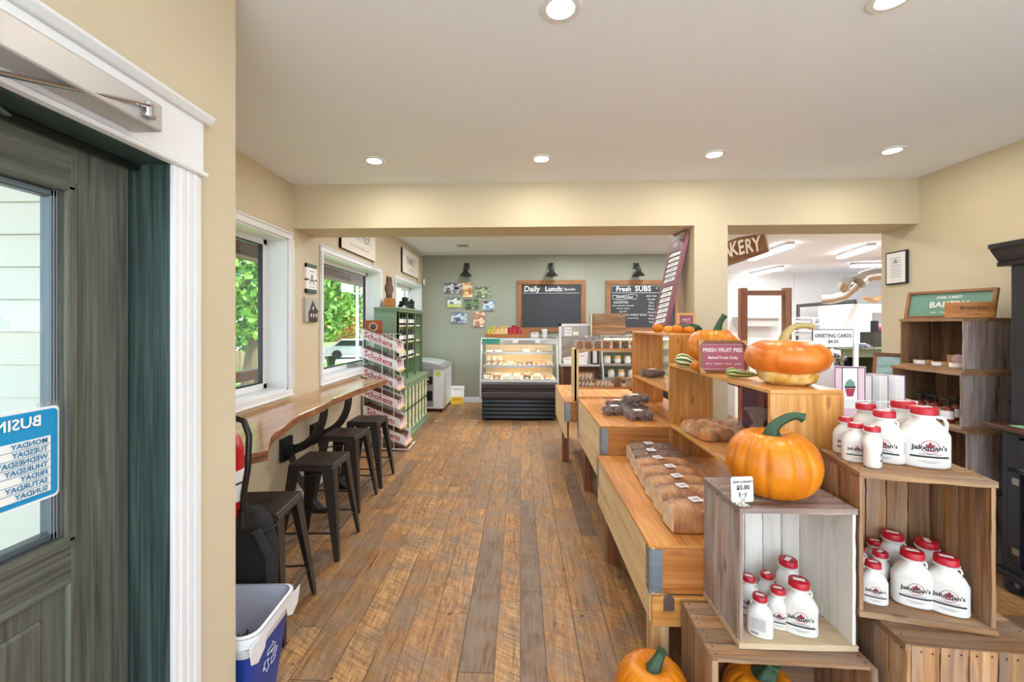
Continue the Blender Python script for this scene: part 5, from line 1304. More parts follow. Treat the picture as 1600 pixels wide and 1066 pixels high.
# little boxes on the shelf of the top crate
def kraft(lab, x, y, z, w, d, h, rz, disc=False):
    t = E('kraft_box', lab, 'box', (x, y, z), R(rz), 'kraft boxes in the crate tower'); b = MB(); b.bx(-w / 2, w / 2, -d / 2, d / 2, 0, h); b.build('body', 'card', t, bevel=.001)
    b = MB()
    if disc: b.lathe([(0, 0), (.03, 0), (.03, .001), (0, .001)], 20); b.xf(Matrix.Translation((0, -d / 2 - .001, h * .7)) @ Matrix.Rotation(R(90), 4, 'X'))
    else: b.bx(-w / 2 - .0008, -w / 2, -d / 2 + .003, d / 2 - .003, .003, h - .003); b.bx(-w / 2, w * .0, -d / 2 - .0008, -d / 2, .003, h - .003)
    b.build('sleeve', 'pinkc' if disc else 'paper', t)
zt = 1.22 + .021
kraft('flat kraft box at the far left of the top crate', 2.83, 3.07, zt, .09, .07, .03, -30)
kraft('flat kraft box with a white sleeve in the middle of the top crate', 2.82, 2.94, zt, .075, .06, .028, -35)
kraft('kraft box at the near end of the top crate', 2.83, 2.82, zt, .09, .06, .032, -25)
kraft('upright kraft pouch with a round pink sticker', 2.89, 2.90, zt, .085, .05, .075, -35, True)
t = E('notice_frame', 'small white framed notice standing in the top crate', 'picture', (2.95, 2.83, zt), R(-40))
b = MB()
for q in ((-.055, .055, 0, .012), (-.055, .055, .148, .16), (-.055, -.043, .012, .148), (.043, .055, .012, .148)): b.bx(q[0], q[1], 0, .012, q[2], q[3])
b.build('frame', 'white', t); b = MB(); b.bx(-.044, .044, .005, .008, .01, .15); b.build('paper_sheet', 'paper', t)
b = MB(); 
for k in range(6): b.bx(-.03, .03, .0035, .0045, .03 + k * .018, .033 + k * .018)
b.build('lettering', 'greypl', t)
# soap dispensers in the middle crate
M['amber'] = flat('amber_bottle', '#5a2a16', .15); M['amber2'] = flat('red_brown_bottle', '#7a3020', .2)
def soap(lab, px, Y, rz=-60, z=.863 + .021):
    q = at(px, 650, Y=Y); x = q.x
    t = E('soap_dispenser', lab, 'bottle', (x, Y, z), R(rz), 'amber soap dispensers in the crate tower')
    b = MB(); b.lathe([(0, 0), (.030, 0), (.033, .005), (.033, .085), (.028, .098), (.014, .106), (.013, .112)], 24); b.build('bottle', 'amber2', t)
    b = MB(); b.lathe([(.015, .108), (.016, .124), (.006, .126), (.006, .142), (.012, .143), (.012, .150), (0, .151)], 16); b.tube([(0, 0, .147), (-.028, 0, .147), (-.036, 0, .139)], .0045, 6); b.build('pump', 'black', t)
    b = MB(); b.lathe([(.0335, .025), (.0335, .078)], 24); b.build('label_band', 'paper', t)
    b = MB(); b.lathe([(.0338, .05), (.0338, .056)], 8); b.build('label_print', 'greypl', t)
for a in [('soap dispenser farthest left, its pump pointing to the corner', 1437, 3.05), ('soap dispenser second from the left, half hidden', 1449, 3.10), ('soap dispenser in the middle of the row', 1462, 2.98), ('soap dispenser with the clearest white label, right of the middle', 1480, 2.84), ('soap dispenser nearest the crate end', 1495, 2.90)]: soap(*a)
# framed certificate on the right wall
t = E('certificate', 'certificate in a thin black frame on the right wall', 'picture', (XR, 0, 0))
ya, yb = at(1387, X=XR).y, at(1420, X=XR).y; zb_, zt_ = at(1387, 446, X=XR).z, at(1387, 396, X=XR).z
b = MB(); b.bx(-.018, 0, yb, ya, zb_, zt_); b.build('frame', 'ink', t)
b = MB(); b.bx(-.0195, -.018, yb + .012, ya - .012, zb_ + .012, zt_ - .012); b.build('sheet', 'paper', t)
b = MB(); ym = (ya + yb) / 2; hh_ = zt_ - zb_
for k in range(9): b.bx(-.0205, -.0195, yb + .05, ya - .05, zb_ + .06 + k * .020, zb_ + .064 + k * .020)
b.prism([(-.02, 0), (.02, 0), (0, .035)], (-.0205, ym, zt_ - .10), (0, -1, 0), (0, 0, 1), .001); b.build('lettering', 'greypl', t)

# ------------------------------------------------------------------ black hutch
hc = at(1532, 658, Z=.92)
t = E('black_hutch', 'black painted hutch with glazed upper cupboard and drawers, wooden worktop', 'cabinet', (2.75, 2.57, 0), R(-94))
t.scale = (1, 1, 1.035)
# local: x runs along the front (towards the viewer), y is depth into the corner, front at y=0
Wd = 1.15
b = MB(); b.bx(.04, Wd, .03, .44, .14, .885); o = None
b = MB(); b.bx(.03, .06, .03, .45, .12, .885); b.bx(Wd - .03, Wd, .03, .45, .12, .885); b.bx(.06, Wd - .03, .43, .45, .12, .885); b.bx(.06, Wd - .03, .03, .43, .12, .15); b.bx(.06, .12, .03, .05, .15, .885); b.bx(.06, Wd - .03, .03, .05, .86, .885); b.bx(.06, Wd - .03, .03, .05, .66, .69); b.bx(.56, .62, .03, .05, .15, .885); b.bx(.06, Wd - .03, .06, .43, .42, .44); b.build('base_carcass', 'hutch', t, bevel=.003)
b = MB(); b.bx(.0, Wd + .03, -.005, .47, .085, .12); b.build('plinth_moulding', 'hutch', t, bevel=.008, seg=2)
b = MB(); b.bx(-.02, Wd + .05, -.03, .48, .89, .915); b.build('worktop', 'hutchtop', t, bevel=.006, seg=2)
b = MB(); b.bx(.08, Wd - .05, .02, .12, .9155, .918); o = b.build('cloth_runner', M['gourdw'] if False else flat('mint_cloth', '#9fd0a8', .8), t)
for x in (.07, Wd - .1):
    for y in (.06, .38):
        b = MB(); b.lathe([(0, 0), (.03, 0), (.045, .02), (.045, .055), (.03, .08), (.035, .09)], 20, (x, y, 0)); b.build('bun_foot', 'hutch', t)
for x0 in (.13, .63):
    b = MB(); b.bx(x0, x0 + .42, .012, .032, .70, .85); o = b.build('drawer', 'hutch', t, bevel=.006, seg=2)
    b = MB(); b.lathe([(0, 0), (.007, 0), (.007, .012), (.015, .022), (.012, .03), (0, .032)], 14); b.xf(Matrix.Translation((x0 + .12, .012, .775)) @ Matrix.Rotation(R(90), 4, 'X')); b.build('knob', 'chrome', o)
for x0 in (.08, .6):
    for z in (.60, .22):
        b = MB(); b.bx(x0 + .01, x0 + .045, .024, .03, z, z + .035); b.build('hinge', 'steel', t)
b = MB(); b.bx(.03, .06, .08, .42, .918, 1.80); b.bx(Wd - .06, Wd - .03, .08, .42, .918, 1.80); b.bx(.12, Wd - .06, .40, .42, .918, 1.80); b.bx(.06, .12, .08, .10, .918, 1.80); b.bx(.12, Wd - .06, .08, .10, 1.72, 1.80); b.bx(.12, Wd - .06, .08, .10, .918, .96)
for z in (1.2, 1.48): b.bx(.12, Wd - .06, .19, .40, z, z + .02)
for k in range(8):                                              # arched corner of the frame
    a0, a1 = R(90 * k / 8), R(90 * (k + 1) / 8); r_ = .14
    b.prism([(0, 0), (r_ - r_ * math.cos(a0), -r_ + r_ * math.sin(a0)), (r_ - r_ * math.cos(a1), -r_ + r_ * math.sin(a1))], (.12, .08, 1.72), (1, 0, 0), (0, 0, 1), -.02)
b.build('upper_carcass', 'hutch', t)
b = MB(); b.prism([(0, 0), (-.035, .0), (-.04, .02), (-.03, .025), (-.045, .05), (-.07, .085), (-.075, .10), (-.085, .10), (-.085, .125), (.28, .125), (.28, 0)], (-.01, .08, 1.795), (0, 1, 0), (0, 0, 1), Wd); b.build('cornice', 'hutch', t)
b = MB(); 
for z in (1.1, 1.35, 1.6): b.cyl((.2, .25, z), (.23, .25, z), .01)
b.build('shelf_pin', 'chrome', t)

t = E('display_board', 'maroon board standing on the floor behind the low pine shelf unit', 'board', (1.391, 1.95, 0)); b = MB(); b.bx(0, .015, 0, .75, .0, 1.18); b.build('board', flat('maroon_board', '#6f4658', .6, noise=.1), t)
b = MB(); b.bx(.015, .03, .05, .09, 0, 1.18); b.build('batten', 'rackw', t)

# ------------------------------------------------------------------ things on the left wall
def wallpic(name, lab, pxa, pxb, ya, yb, cat='picture', th=.02, X=XL):
    """flat board on the left wall; px of its two ends, and the heights at its near end"""
    y0, y1 = at(pxa, X=X).y, at(pxb, X=X).y; z1, z0 = at(pxa, ya, X=X).z, at(pxa, yb, X=X).z
    return E(name, lab, cat, (X, y0, z0)), y1 - y0, z1 - z0
t, w, h = wallpic('wall_sign', 'small white sign with a green A and green bands on the left wall', 476, 491.5, 411, 457, 'sign')
b = MB(); b.bx(0, .02, 0, w, 0, h); b.build('board', 'paper', t)
b = MB(); g = flat('sign_green', '#3d5a44', .6); b.bx(.0, .0215, 0, w, 0, h * .13); b.bx(0, .0215, 0, w, h * .87, h); b.bx(0, .0212, 0, w * .2, h * .42, h * .48); b.bx(0, .0212, w * .8, w, h * .42, h * .48)
b.text('A', h * .5, (.022, w / 2, h * .46), (0, 1, 0), (0, 0, 1), 0); b.bx(.02, .0212, w * .2, w * .8, h * .2, h * .215); b.bx(.02, .0212, w * .25, w * .75, h * .74, h * .76); b.build('lettering', g, t)
t, w, h = wallpic('canvas_print', 'black and white canvas of a gabled house below the green A sign', 473.5, 494, 464, 503)
b = MB(); b.bx(0, .025, 0, w, 0, h); b.build('canvas', flat('light_grey_print', '#b9b2a8', .7, noise=.08, nscale=10), t)
b = MB(); b.prism([(w * .2, .0), (w * .9, .0), (w * .9, h * .4), (w * .98, h * .45), (w * .72, h * .62), (w * .5, h * .9), (w * .3, h * .5), (w * .2, h * .42)], (.0255, 0, 0), (0, 1, 0), (0, 0, 1), .001)
b.build('house_silhouette', 'dgrey', t)
b = MB()
for (u, v) in ((.35, .2), (.55, .2), (.75, .2), (.5, .5)): b.bx(.027, .0275, w * u, w * (u + .08), h * v, h * (v + .14))
b.build('house_windows', 'paper', t)
# two word signs
z0 = at(529, 385, X=XL).z
def wordsign(lab, ya, yb, za, zb, big, small):
    t = E('word_sign', lab, 'sign', (XL, ya, za)); w, h = yb - ya, zb - za
    b = MB(); b.bx(.004, .03, 0, w, 0, h); b.build('board', flat('cream_board', '#e9e0cf', .7), t)
    b = MB(); e = .012
    for q in ((0, w, 0, e), (0, w, h - e, h), (0, e, e, h - e), (w - e, w, e, h - e)): b.bx(0, .034, *q)
    b.build('frame', flat('pale_frame', '#e4dccd', .6), t)
    b = MB(); b.text('*' + big, h * .46, (.031, w / 2, h * .58), (0, 1, 0), (0, 0, 1), 0, 'CENTER', w * .85); b.text(small, h * .15, (.031, w / 2, h * .22), (0, 1, 0), (.0, .03, 1), 0, 'CENTER', w * .75); b.build('lettering', 'greypl', t)
    b = MB(); b.tube([(.01, w - .03, 0), (.012, w - .03, -.05), (.015, w - .02, -.11), (.012, w - .04, -.05)], .004, 5); b.build('cord', 'rackw', t)
wordsign('long cream word sign above the middle window, its top behind the beam', at(529, X=XL).y, at(583, X=XL).y, 2.335, 2.72, 'GATHER', 'here with thankful hearts')
wordsign('cream FAMILY word sign on the left wall near the sage wall', at(626, X=XL).y, at(651.5, X=XL).y, 2.365, 2.76, 'FAMILY', 'is everything')
t = E('wall_medallion', 'dark brown carved wall medallion between the two far windows', 'ornament', (XL + .001, at(607, X=XL).y, at(607, 451, X=XL).z))
b = MB(); b.prism([((.15 + .022 * math.cos(6 * a)) * math.cos(a), (.17 + .024 * math.cos(6 * a)) * math.sin(a)) for a in [R(6 * k) for k in range(60)]], (0, 0, 0), (0, 1, 0), (0, 0, 1), .02); b.build('disc', flat('dark_bronze', '#5a4238', .6, bump=1, nscale=60), t)
b = MB(); 
for k in range(8): a = R(45 * k); b.ball((.02, .075 * math.cos(a), .08 * math.sin(a)), .028, sx=.3)
b.ball((.02, 0, 0), .04, sx=.35); b.build('relief', flat('worn_bronze', '#7a5c50', .6), t)
for (nm, lab, pos) in (('motion_sensor', 'white motion sensor on the left wall just under the beam end', (XL + .0, at(466, X=XL).y + .01, at(466, 346, X=XL).z)),
                       ('motion_sensor', 'white motion sensor in the corner by the sage wall', (XL + .03, YG - .06, at(661, 442, X=XL).z))):
    t = E(nm, lab, 'sensor', pos); b = MB(); b.prism([(0, -.03), (.02, -.03), (.05, 0), (.02, .03), (0, .03)] if 0 else [(0, -.03), (.035, -.025), (.04, 0), (.035, .025), (0, .03)], (0, 0, -.055), (1, 0, 0), (0, 1, 0), .11); b.build('housing', 'white', t, bevel=.006, seg=2)
    b = MB(); b.bx(.037, .041, -.012, .012, -.04, .0); b.build('lens', 'alu', t)

# ------------------------------------------------------------------ snack rack
RY = 5.02
t = E('snack_rack', 'white wire rack of six slanting snack trays at the end of the counter', 'rack', (-1.92, RY, 0))
WRx0, WRx1, WRd = .03, .45, .30
b = MB()
for y in (0, WRd):
    for x in (.03, .26, .40): b.tube([(x, y, .03), (x, y, 1.40)], .0045, 6)
    b.tube([(.03, y, .03), (.58, y, .02), (.58, y, .04)], .006, 6)
b.tube([(.58, 0, .03), (.58, WRd, .03)], .006, 6)
for z in (.2, .5, .8, 1.1, 1.4): b.tube([(.03, 0, z), (.03, WRd, z), (.40, WRd, z)], .003, 5)
b.build('wire_frame', 'wire', t)
b = MB(); b.bx(-.0, .22, .12, .13, 1.40, 1.57); o = b.build('topper_sign', flat('rust_sign', '#a54a22', .5), t)
b = MB(); b.lathe([(0, 0), (.055, 0), (.055, .002), (0, .002)], 28); b.xf(Matrix.Translation((.11, .119, 1.49)) @ Matrix.Rotation(R(90), 4, 'X')); b.build('round_logo', 'breadp', o)
b = MB(); b.lathe([(0, 0), (.038, 0), (.038, .002), (0, .002)], 28); b.xf(Matrix.Translation((.11, .116, 1.49)) @ Matrix.Rotation(R(90), 4, 'X')); b.build('logo_centre', 'dgrey', o)
M['snackpack'] = multi('snack_packs', ['#6f4330', '#a9a4a2', '#8b4c3c', '#d8d2cc', '#7d3230'], 30, .35)
M['snack_in'] = flat('tray_cardboard', '#8b5d44', .7, noise=.1)
slope = -.17 / .45
for k in range(6):
    zb = [1.19, .965, .735, .50, .27, .07][k]; xoff = [0, 0, 0, 0, .03, .09][k]
    tr_ = E('snack_tray', ['topmost', 'second highest', 'third highest, behind the counter end', 'fourth', 'fifth', 'lowest'][k] + ' slanting snack tray in the white wire rack', 'snack tray', (-1.92 + xoff, RY, zb), 0, 'snack trays in the white wire rack')
    x0, x1 = .0, .44; hgt = .115
    def sp4(x, y, z): return (x, y, z + (x1 - x) * .38 - .0)
    def sbox(b, xa, xb, ya, yb, za, zb_, m=0):
        P = [sp4(x, y, z) for x in (xa, xb) for y in (ya, yb) for z in (za, zb_)]; o = b.add(P, [])
        for f in ((0, 1, 3, 2), (4, 6, 7, 5), (0, 4, 5, 1), (2, 3, 7, 6), (0, 2, 6, 4), (1, 5, 7, 3)): b.face([o + i for i in f], [(P[i][0], P[i][2]) for i in f], m)
    b = MB(); sbox(b, x0, x1, .0, .004, 0, hgt); b.build('side_card', 'paper', tr_)
    b = MB(); sbox(b, x0, x1, WRd - .004, WRd, 0, hgt); b.build('side_card', 'paper', tr_)
    b = MB(); sbox(b, x0, x1, .004, WRd - .004, 0, .004); sbox(b, x0, x0 + .004, .004, WRd - .004, 0, hgt); 
    for j in range(3): y = .004 + (j + 1) * (WRd - .008) / 4; sbox(b, x0, x1 - .01, y, y + .003, 0, hgt * .9)
    b.build('dividers', 'snack_in', tr_)
    b = MB()
    for j in range(4):
        y = .012 + j * (WRd - .008) / 4
        for i in range(8): 
            if k in (1, 2) or random.random() < .75: xx_ = x0 + .02 + i * .05; sbox(b, xx_, xx_ + .042, y, y + .055, .006, hgt * (.75 if k > 2 else 1.0) + random.uniform(-.01, .012))
    b.build('snack_packs', 'snackpack', tr_)
    b = MB()                                    # saw-tooth front
    for j in range(4):
        ya = j * WRd / 4; b.prism([(ya, 0), (ya + WRd / 4, 0), (ya + WRd / 4, .02), (ya + .012, .105), (ya, .105)], (x1, 0, 0), (0, 1, 0), (0, 0, 1), .003)
    b.build('front_card', 'pinkc', tr_)
    b = MB(); b.bx(x1, x1 + .02, -.004, WRd + .004, -.016, .004); b.build('wire_lip', 'pineedge', tr_)
    b = MB(); u_ = Vector((1, 0, -.38)).normalized(); o_ = Vector(sp4(.215, -.0015, hgt * .5))
    b.text('*Scholtens', .095, o_, u_, (.12, 0, 1), 0, 'CENTER', .40)
    z_ = hgt * .86; 
    P = [Vector(sp4(.04, -.002, z_)), Vector(sp4(.33, -.002, z_))]; b.tube(P, .0022, 4); P = [Vector(sp4(.10, -.002, hgt * .10)), Vector(sp4(.41, -.002, hgt * .10))]; b.tube(P, .0022, 4); b.build('lettering', 'redink', tr_)

# ------------------------------------------------------------------ green hutch with bottles
HY0, HY1 = 5.42, 6.75; hx = -1.58
t = E('green_hutch', 'sage green hutch with a cream-balustered base and open shelves of bottles', 'cabinet', (XL + .02, HY0, 0))
Dh = hx - XL - .02; L_ = HY1 - HY0; bd = -1.50 - XL - .02; ZT_ = 1.715
b = MB(); b.bx(0, Dh, 0, .02, .76, ZT_); b.bx(0, Dh, L_ - .02, L_, .76, ZT_); b.bx(0, .02, .02, L_ - .02, .76, ZT_); b.build('upper_sides', 'sage', t)
b = MB(); b.bx(0, Dh + .03, -.02, L_ + .02, ZT_, ZT_ + .03); b.bx(0, Dh + .015, -.01, L_ + .01, ZT_ - .03, ZT_); b.build('cornice', 'sage', t, bevel=.006)
b = MB(); 
for y in (0, L_ / 3, 2 * L_ / 3, L_ - .04): b.bx(Dh - .02, Dh, y, y + .04, .76, ZT_ - .03)
b.build('front_posts', 'sage_dk', t)
b = MB()
for z in (1.03, 1.26, 1.49): b.bx(.02, Dh - .03, .02, L_ - .02, z, z + .02)
b.bx(.02, .025, .02, L_ - .02, .76, ZT_ - .03); b.build('shelves', 'creamtrim', t)
b = MB(); b.bx(0, bd - .03, 0, L_, .09, .74); b.build('base_carcass', 'sage', t)
b = MB(); b.bx(0, bd + .03, -.03, L_ + .03, 0, .05); b.bx(0, bd + .015, -.015, L_ + .015, .05, .10); b.build('plinth', 'sage', t, bevel=.008, seg=2)
b = MB(); b.bx(0, bd + .03, -.03, L_ + .03, .735, .765); b.bx(0, bd + .01, -.01, L_ + .01, .66, .735); b.build('base_top', 'sage', t, bevel=.006, seg=2)
for j in range(7):
    y = .08 + j * (L_ - .16) / 6; b = MB()
    b.lathe([(.016, .10), (.016, .17), (.010, .18), (.017, .26), (.019, .32), (.010, .38), (.014, .385), (.010, .39), (.019, .45), (.017, .52), (.010, .58), (.016, .60), (.016, .66)], 12, (bd - .006, y, 0)); b.build('baluster', 'creamtrim', t)
b = MB(); b.cyl((bd + .0, .06, .385), (bd, L_ - .06, .385), .008); b.build('baluster_rail', 'ink', t)
bt = None
for zi, z in enumerate((1.05, 1.28, 1.51)):
    for k in range(7):
        y = HY0 + .1 + k * .145; lab = 'dark bottle with a white label on the open shelves of the green hutch'
        lab = ['dark bottle with a pale label on the lowest open shelf of the green hutch', 'dark bottle with a pale label on the middle open shelf of the green hutch', 'dark bottle with a pale label on the top open shelf of the green hutch'][zi]
        if bt is None:
            bt = E('sauce_bottle', lab, 'bottle', (-1.66, y, z), .0, lab.replace('dark bottle', 'dark bottles').replace('a pale label', 'pale labels')); b = MB(); b.lathe([(0, 0), (.033, 0), (.036, .01), (.036, .10), (.02, .135), (.013, .15), (.013, .17), (0, .171)], 16); b.build('bottle', 'black', bt)
            b = MB(); b.lathe([(.0365, .03), (.0365, .085)], 16); b.build('label_band', 'paper', bt)
        else: dup(bt, (-1.66, y + random.uniform(-.02, .02), z), 0, lab, lab.replace('dark bottle', 'dark bottles').replace('a pale label', 'pale labels'))
t = E('wooden_crate', 'small pale wooden box on top of the green hutch', 'box', (-1.72, 5.78, ZT_ + .031), R(8)); b = MB(); b.bx(-.14, -.02, -.1, .1, 0, .13); b.build('body', 'endwood', t)
t = E('toy_tractor', 'small black toy tractor on top of the green hutch', 'ornament', (-1.68, 6.06, ZT_ + .031)); b = MB(); b.bx(-.05, .05, -.10, .06, .05, .11); b.bx(-.04, .04, 0, .08, .11, .17); b.build('body', 'black', t, bevel=.01)
b = MB(); 
for s_ in (-1, 1):
    b = MB(); b.cyl((s_ * .05, .04, .05), (s_ * .065, .04, .05), .05); b.build('wheel', 'ink', t)
    b = MB(); b.cyl((s_ * .05, -.08, .03), (s_ * .06, -.08, .03), .03); b.build('wheel', 'ink', t)
t = E('candle_lantern', 'small dark lantern on top of the green hutch, far end', 'ornament', (-1.67, 6.42, ZT_ + .031)); b = MB(); b.lathe([(.06, 0), (.06, .02), (.045, .03), (.045, .10), (.06, .11), (.02, .15), (.0, .17)], 8); b.build('body', 'blackm', t)

# ------------------------------------------------------------------ chest freezer and leaning board
fy0, fy1 = 7.25, 8.12; fx0, fx1 = -1.88, -1.33
t = E('chest_freezer', 'white chest freezer with a curved sliding lid under the far window', 'freezer', (fx0, fy0, 0)); w, d = fx1 - fx0, fy1 - fy0
b = MB(); b.bx(0, w, 0, d, .06, .80); b.build('body', 'white', t, bevel=.01, seg=2)
b = MB(); P = [(0, .74)] + [(w * u, .80 + .10 * math.sin(math.pi * (.5 + .5 * (1 - (1 - u)) ) ) if 0 else .80 + .085 * math.cos(math.pi / 2 * u)) for u in [k / 8 for k in range(9)]] + [(w + .012, .765), (w + .012, .745)]
b.prism(P, (0, -.012, 0), (1, 0, 0), (0, 0, 1), -(d + .024)); b.build('lid', 'alu', t, bevel=.004)
b = MB(); P = [(w * u, .803 + .085 * math.cos(math.pi / 2 * u)) for u in [k / 8 for k in range(1, 8)]]
for (a0, a1) in zip(P[:-1], P[1:]):
    for (y0_, y1_) in ((.03, d * .48), (d * .52, d - .03)): b.add([(a0[0], y0_, a0[1]), (a1[0], y0_, a1[1]), (a1[0], y1_, a1[1]), (a0[0], y1_, a0[1])], [(0, 1, 2, 3)])
b.build('glass_lid', flat('pale_glass_lid', '#e3eaea', .1), t)
b = MB(); b.bx(.03, w - .17, -.012, 0, .10, .74); b.build('front_grille_frame', 'greypl', t, bevel=.01)
b = MB(); b.bx(.05, w - .19, -.015, -.012, .20, .37); b.bx(.05, w - .19, -.015, -.012, .48, .62); b.build('vent', 'black', t)
b = MB(); b.bx(.08, .20, -.017, -.015, .53, .60); b.bx(.26, .31, -.017, -.015, .55, .60); b.bx(.08, .30, -.017, -.015, .49, .51); b.build('control_labels', 'alu', t)
b = MB(); b.bx(w - .13, w - .05, -.002, 0, .62, .71); b.build('energy_sticker', flat('lime_sticker', '#d6e04a', .5), t)
for x in (.05, w - .05):
    b = MB(); b.cyl((x - .015, .06, .03), (x + .015, .06, .03), .03); b.build('castor', 'ink', t)
t = E('leaning_board', 'white and yellow printed board leaning on the sage wall by the freezer', 'sign', (at(714, 620, Y=8.05).x, 8.02, 0)); w2 = .125
b = MB(); b.add([(-.12, -.0, .0), (.13, 0, 0), (.13, .12, .33), (-.12, .12, .33), (-.12, .008, .0), (.13, .008, 0), (.13, .128, .33), (-.12, .128, .33)], [(0, 1, 2, 3), (7, 6, 5, 4), (0, 4, 5, 1), (1, 5, 6, 2), (2, 6, 7, 3), (3, 7, 4, 0)]); b.build('board', 'paper', t)
b = MB(); b.add([(-.12, -.002, .001), (.13, -.002, .001), (.13, .044, .13), (-.12, .044, .13)], [(0, 1, 2, 3)]); b.build('yellow_band', flat('yellow_band', '#ecc02c', .5), t)
b = MB(); b.text('LEMON ICE', .035, (.005, .02, .085), (1, 0, 0), (0, .34, .94), 0, 'CENTER', .18); b.text('FROZEN TREATS', .03, (.005, .09, .27), (1, 0, 0), (0, .34, .94), 0, 'CENTER', .2); b.build('lettering', 'ink', t)

# ------------------------------------------------------------------ sage wall: pictures, lamps, chalkboards
YW = YG
def wp(px, py, Y=YW): return at(px, py, Y=Y)
pics = [(693.5, 720, 442, 458.5, ['#5b5560', '#e8e4ea', '#3a3540', '#cfc4cc'], 'canvas of a table setting in purple greys, top left of the group'),
        (722, 738, 442, 464.5, ['#d98a33', '#b5652c', '#efd0a0', '#e9e0d0'], 'upright canvas of orange bread, top middle of the group'),
        (742, 766, 448, 464.5, ['#5c6b4a', '#b8c49a', '#3a4430', '#e0e4cf'], 'green field canvas, top right of the group'),
        (699, 721, 464.5, 480.5, ['#c7cf86', '#f0f2f2', '#3d4a4a', '#e4e8ec'], 'canvas of dark trees over a yellow field, middle left of the group'),
        (726, 748, 467.5, 483, ['#4d6344', '#7d966c', '#2f3d2c', '#b8a88c'], 'dark green forest canvas in the centre of the group'),
        (754.5, 772, 469, 486, ['#3a2f38', '#e6eef2', '#4d94ac', '#c45a50'], 'canvas with blue and red blocks, middle right of the group'),
        (705, 729, 487.5, 505, ['#8f9fb0', '#dfe6ee', '#5a6c84', '#b9b4a4'], 'blue white canvas, bottom left of the group'),
        (739.5, 757, 487.5, 511, ['#d8953c', '#f2dcc0', '#a2522c', '#f6efe8'], 'upright orange and white canvas, bottom right of the group')]
for k, (a, b_, c, d, cols, lab) in enumerate(pics):
    A_, B_ = wp(a, d, YW - .025), wp(b_, c, YW - .025); t = E('canvas_print', lab, 'picture', (A_.x, YW, A_.z), 0, 'canvas prints on the sage wall'); w, h = B_.x - A_.x, B_.z - A_.z
    b = MB(); b.bx(0, w, -.025, 0, 0, h); b.build('canvas', multi('print_%d' % k, cols, 9, .6, stretch=(1, 1, 1.4)), t)
    if k in (0, 3, 5, 6):
        b = MB()
        if k == 3: b.bx(0, w, -.027, -.0255, 0, h * .32)
        elif k == 0: b.bx(w * .6, w * .9, -.027, -.0255, h * .35, h * .62); b.prism([(w * .12, h * .2), (w * .2, h * .12), (w * .28, h * .2), (w * .2, h * .28)], (0, -.026, 0), (1, 0, 0), (0, 0, 1), .001)
        elif k == 5: b.bx(w * .08, w * .45, -.027, -.0255, h * .68, h * .9)
        else: b.bx(w * .3, w * .6, -.027, -.0255, h * .2, h * .5)
        b.build('print_detail', {3: flat('field', '#c4cc7e', .6), 0: 'ink', 5: 'maroon', 6: flat('denim', '#4f6484', .6)}[k], t)
def chalkboard(lab, x0, x1, y0, y1):
    A_, B_ = wp(x0, y1, YW - .04), wp(x1, y0, YW - .04); t = E('chalkboard', lab, 'chalkboard', (A_.x, YW, A_.z)); w, h = B_.x - A_.x, B_.z - A_.z; f = .088
    b = MB(); b.bx(0, w, -.035, 0, h - f, h); b.bx(0, w, -.035, 0, 0, f); b.bx(0, f, -.034, 0, f, h - f); b.bx(w - f, w, -.034, 0, f, h - f); b.build('frame', 'framew', t, bevel=.003)
    b = MB(); b.bx(f, w - f, -.02, -.01, f, h - f); b.build('slate', 'board', t); return t, w, h, f
t, w, h, f = chalkboard('chalkboard reading Daily Lunch, otherwise blank, in a barn wood frame', 808, 915, 437.5, 519)
b = MB(); y = -.0215; b.text('*Daily', .15, (f + .20, y, h - f - .085), (1, 0, 0), (.08, 0, 1), 0); b.text('*Lunch:', .13, (w * .54, y, h - f - .085), (1, 0, 0), (0, 0, 1), 0); b.text('Specials', .07, (w * .77, y, h - f - .09), (1, 0, 0), (.1, 0, 1), 0)
b.bx(f + .02, w - f - .02, y, y + .001, h - f - .165, h - f - .160); b.build('chalk_writing', 'chalk', t)
t, w, h, f = chalkboard('chalkboard menu headed Fresh SUBS in a barn wood frame', 947, 1062, 437.5, 519)
b = MB(); y = -.0215; T0 = h - f
b.text('*Fresh', .13, (f + .25, y, T0 - .085), (1, 0, 0), (.1, 0, 1), 0); b.text('*SUBS', .14, (f + .62, y, T0 - .08), (1, 0, 0), (0, 0, 1), 0); b.text('6" 12"', .05, (f + .93, y, T0 - .07), (1, 0, 0), (0, 0, 1), 0)
P = [(f + .02, T0 - .02), (w - f - .02, T0 - .02), (w - f - .02, T0 - .155), (f + .02, T0 - .155), (f + .02, T0 - .02)]
b.tube([(x, y, z) for x, z in P], .004, 4)
b.tube([(f + .04, y, T0 - .20), (f + .2, y, T0 - .215), (f + .40, y, T0 - .185), (f + .52, y, T0 - .20), (f + .48, y, T0 - .28), (f + .38, y, T0 - .265), (f + .2, y, T0 - .29), (f + .04, y, T0 - .27), (f + .04, y, T0 - .20)], .004, 4)
b.text('Sandwiches', .07, (f + .27, y, T0 - .235), (1, .0, 0), (.1, 0, 1), 0)
b.text('ASSORTED', .06, (f + .2, y, T0 - .34), (1, 0, 0), (0, 0, 1), 0)
for k, s_ in enumerate(['ham, turkey & roast beef', 'lettuce, tomato', 'egg salad']): b.text(s_, .04, (f + .24, y, T0 - .40 - k * .055), (1, 0, 0), (0, 0, 1), 0)
for k, s_ in enumerate(['ADD ONS', 'Cheddar', 'Swiss', 'Bacon', 'Pickles', 'Mustard', 'Mayo', 'Onion', 'Soup']): b.text(s_, .045, (f + .78, y, T0 - .22 - k * .062), (1, 0, 0), (0, 0, 1), 0)
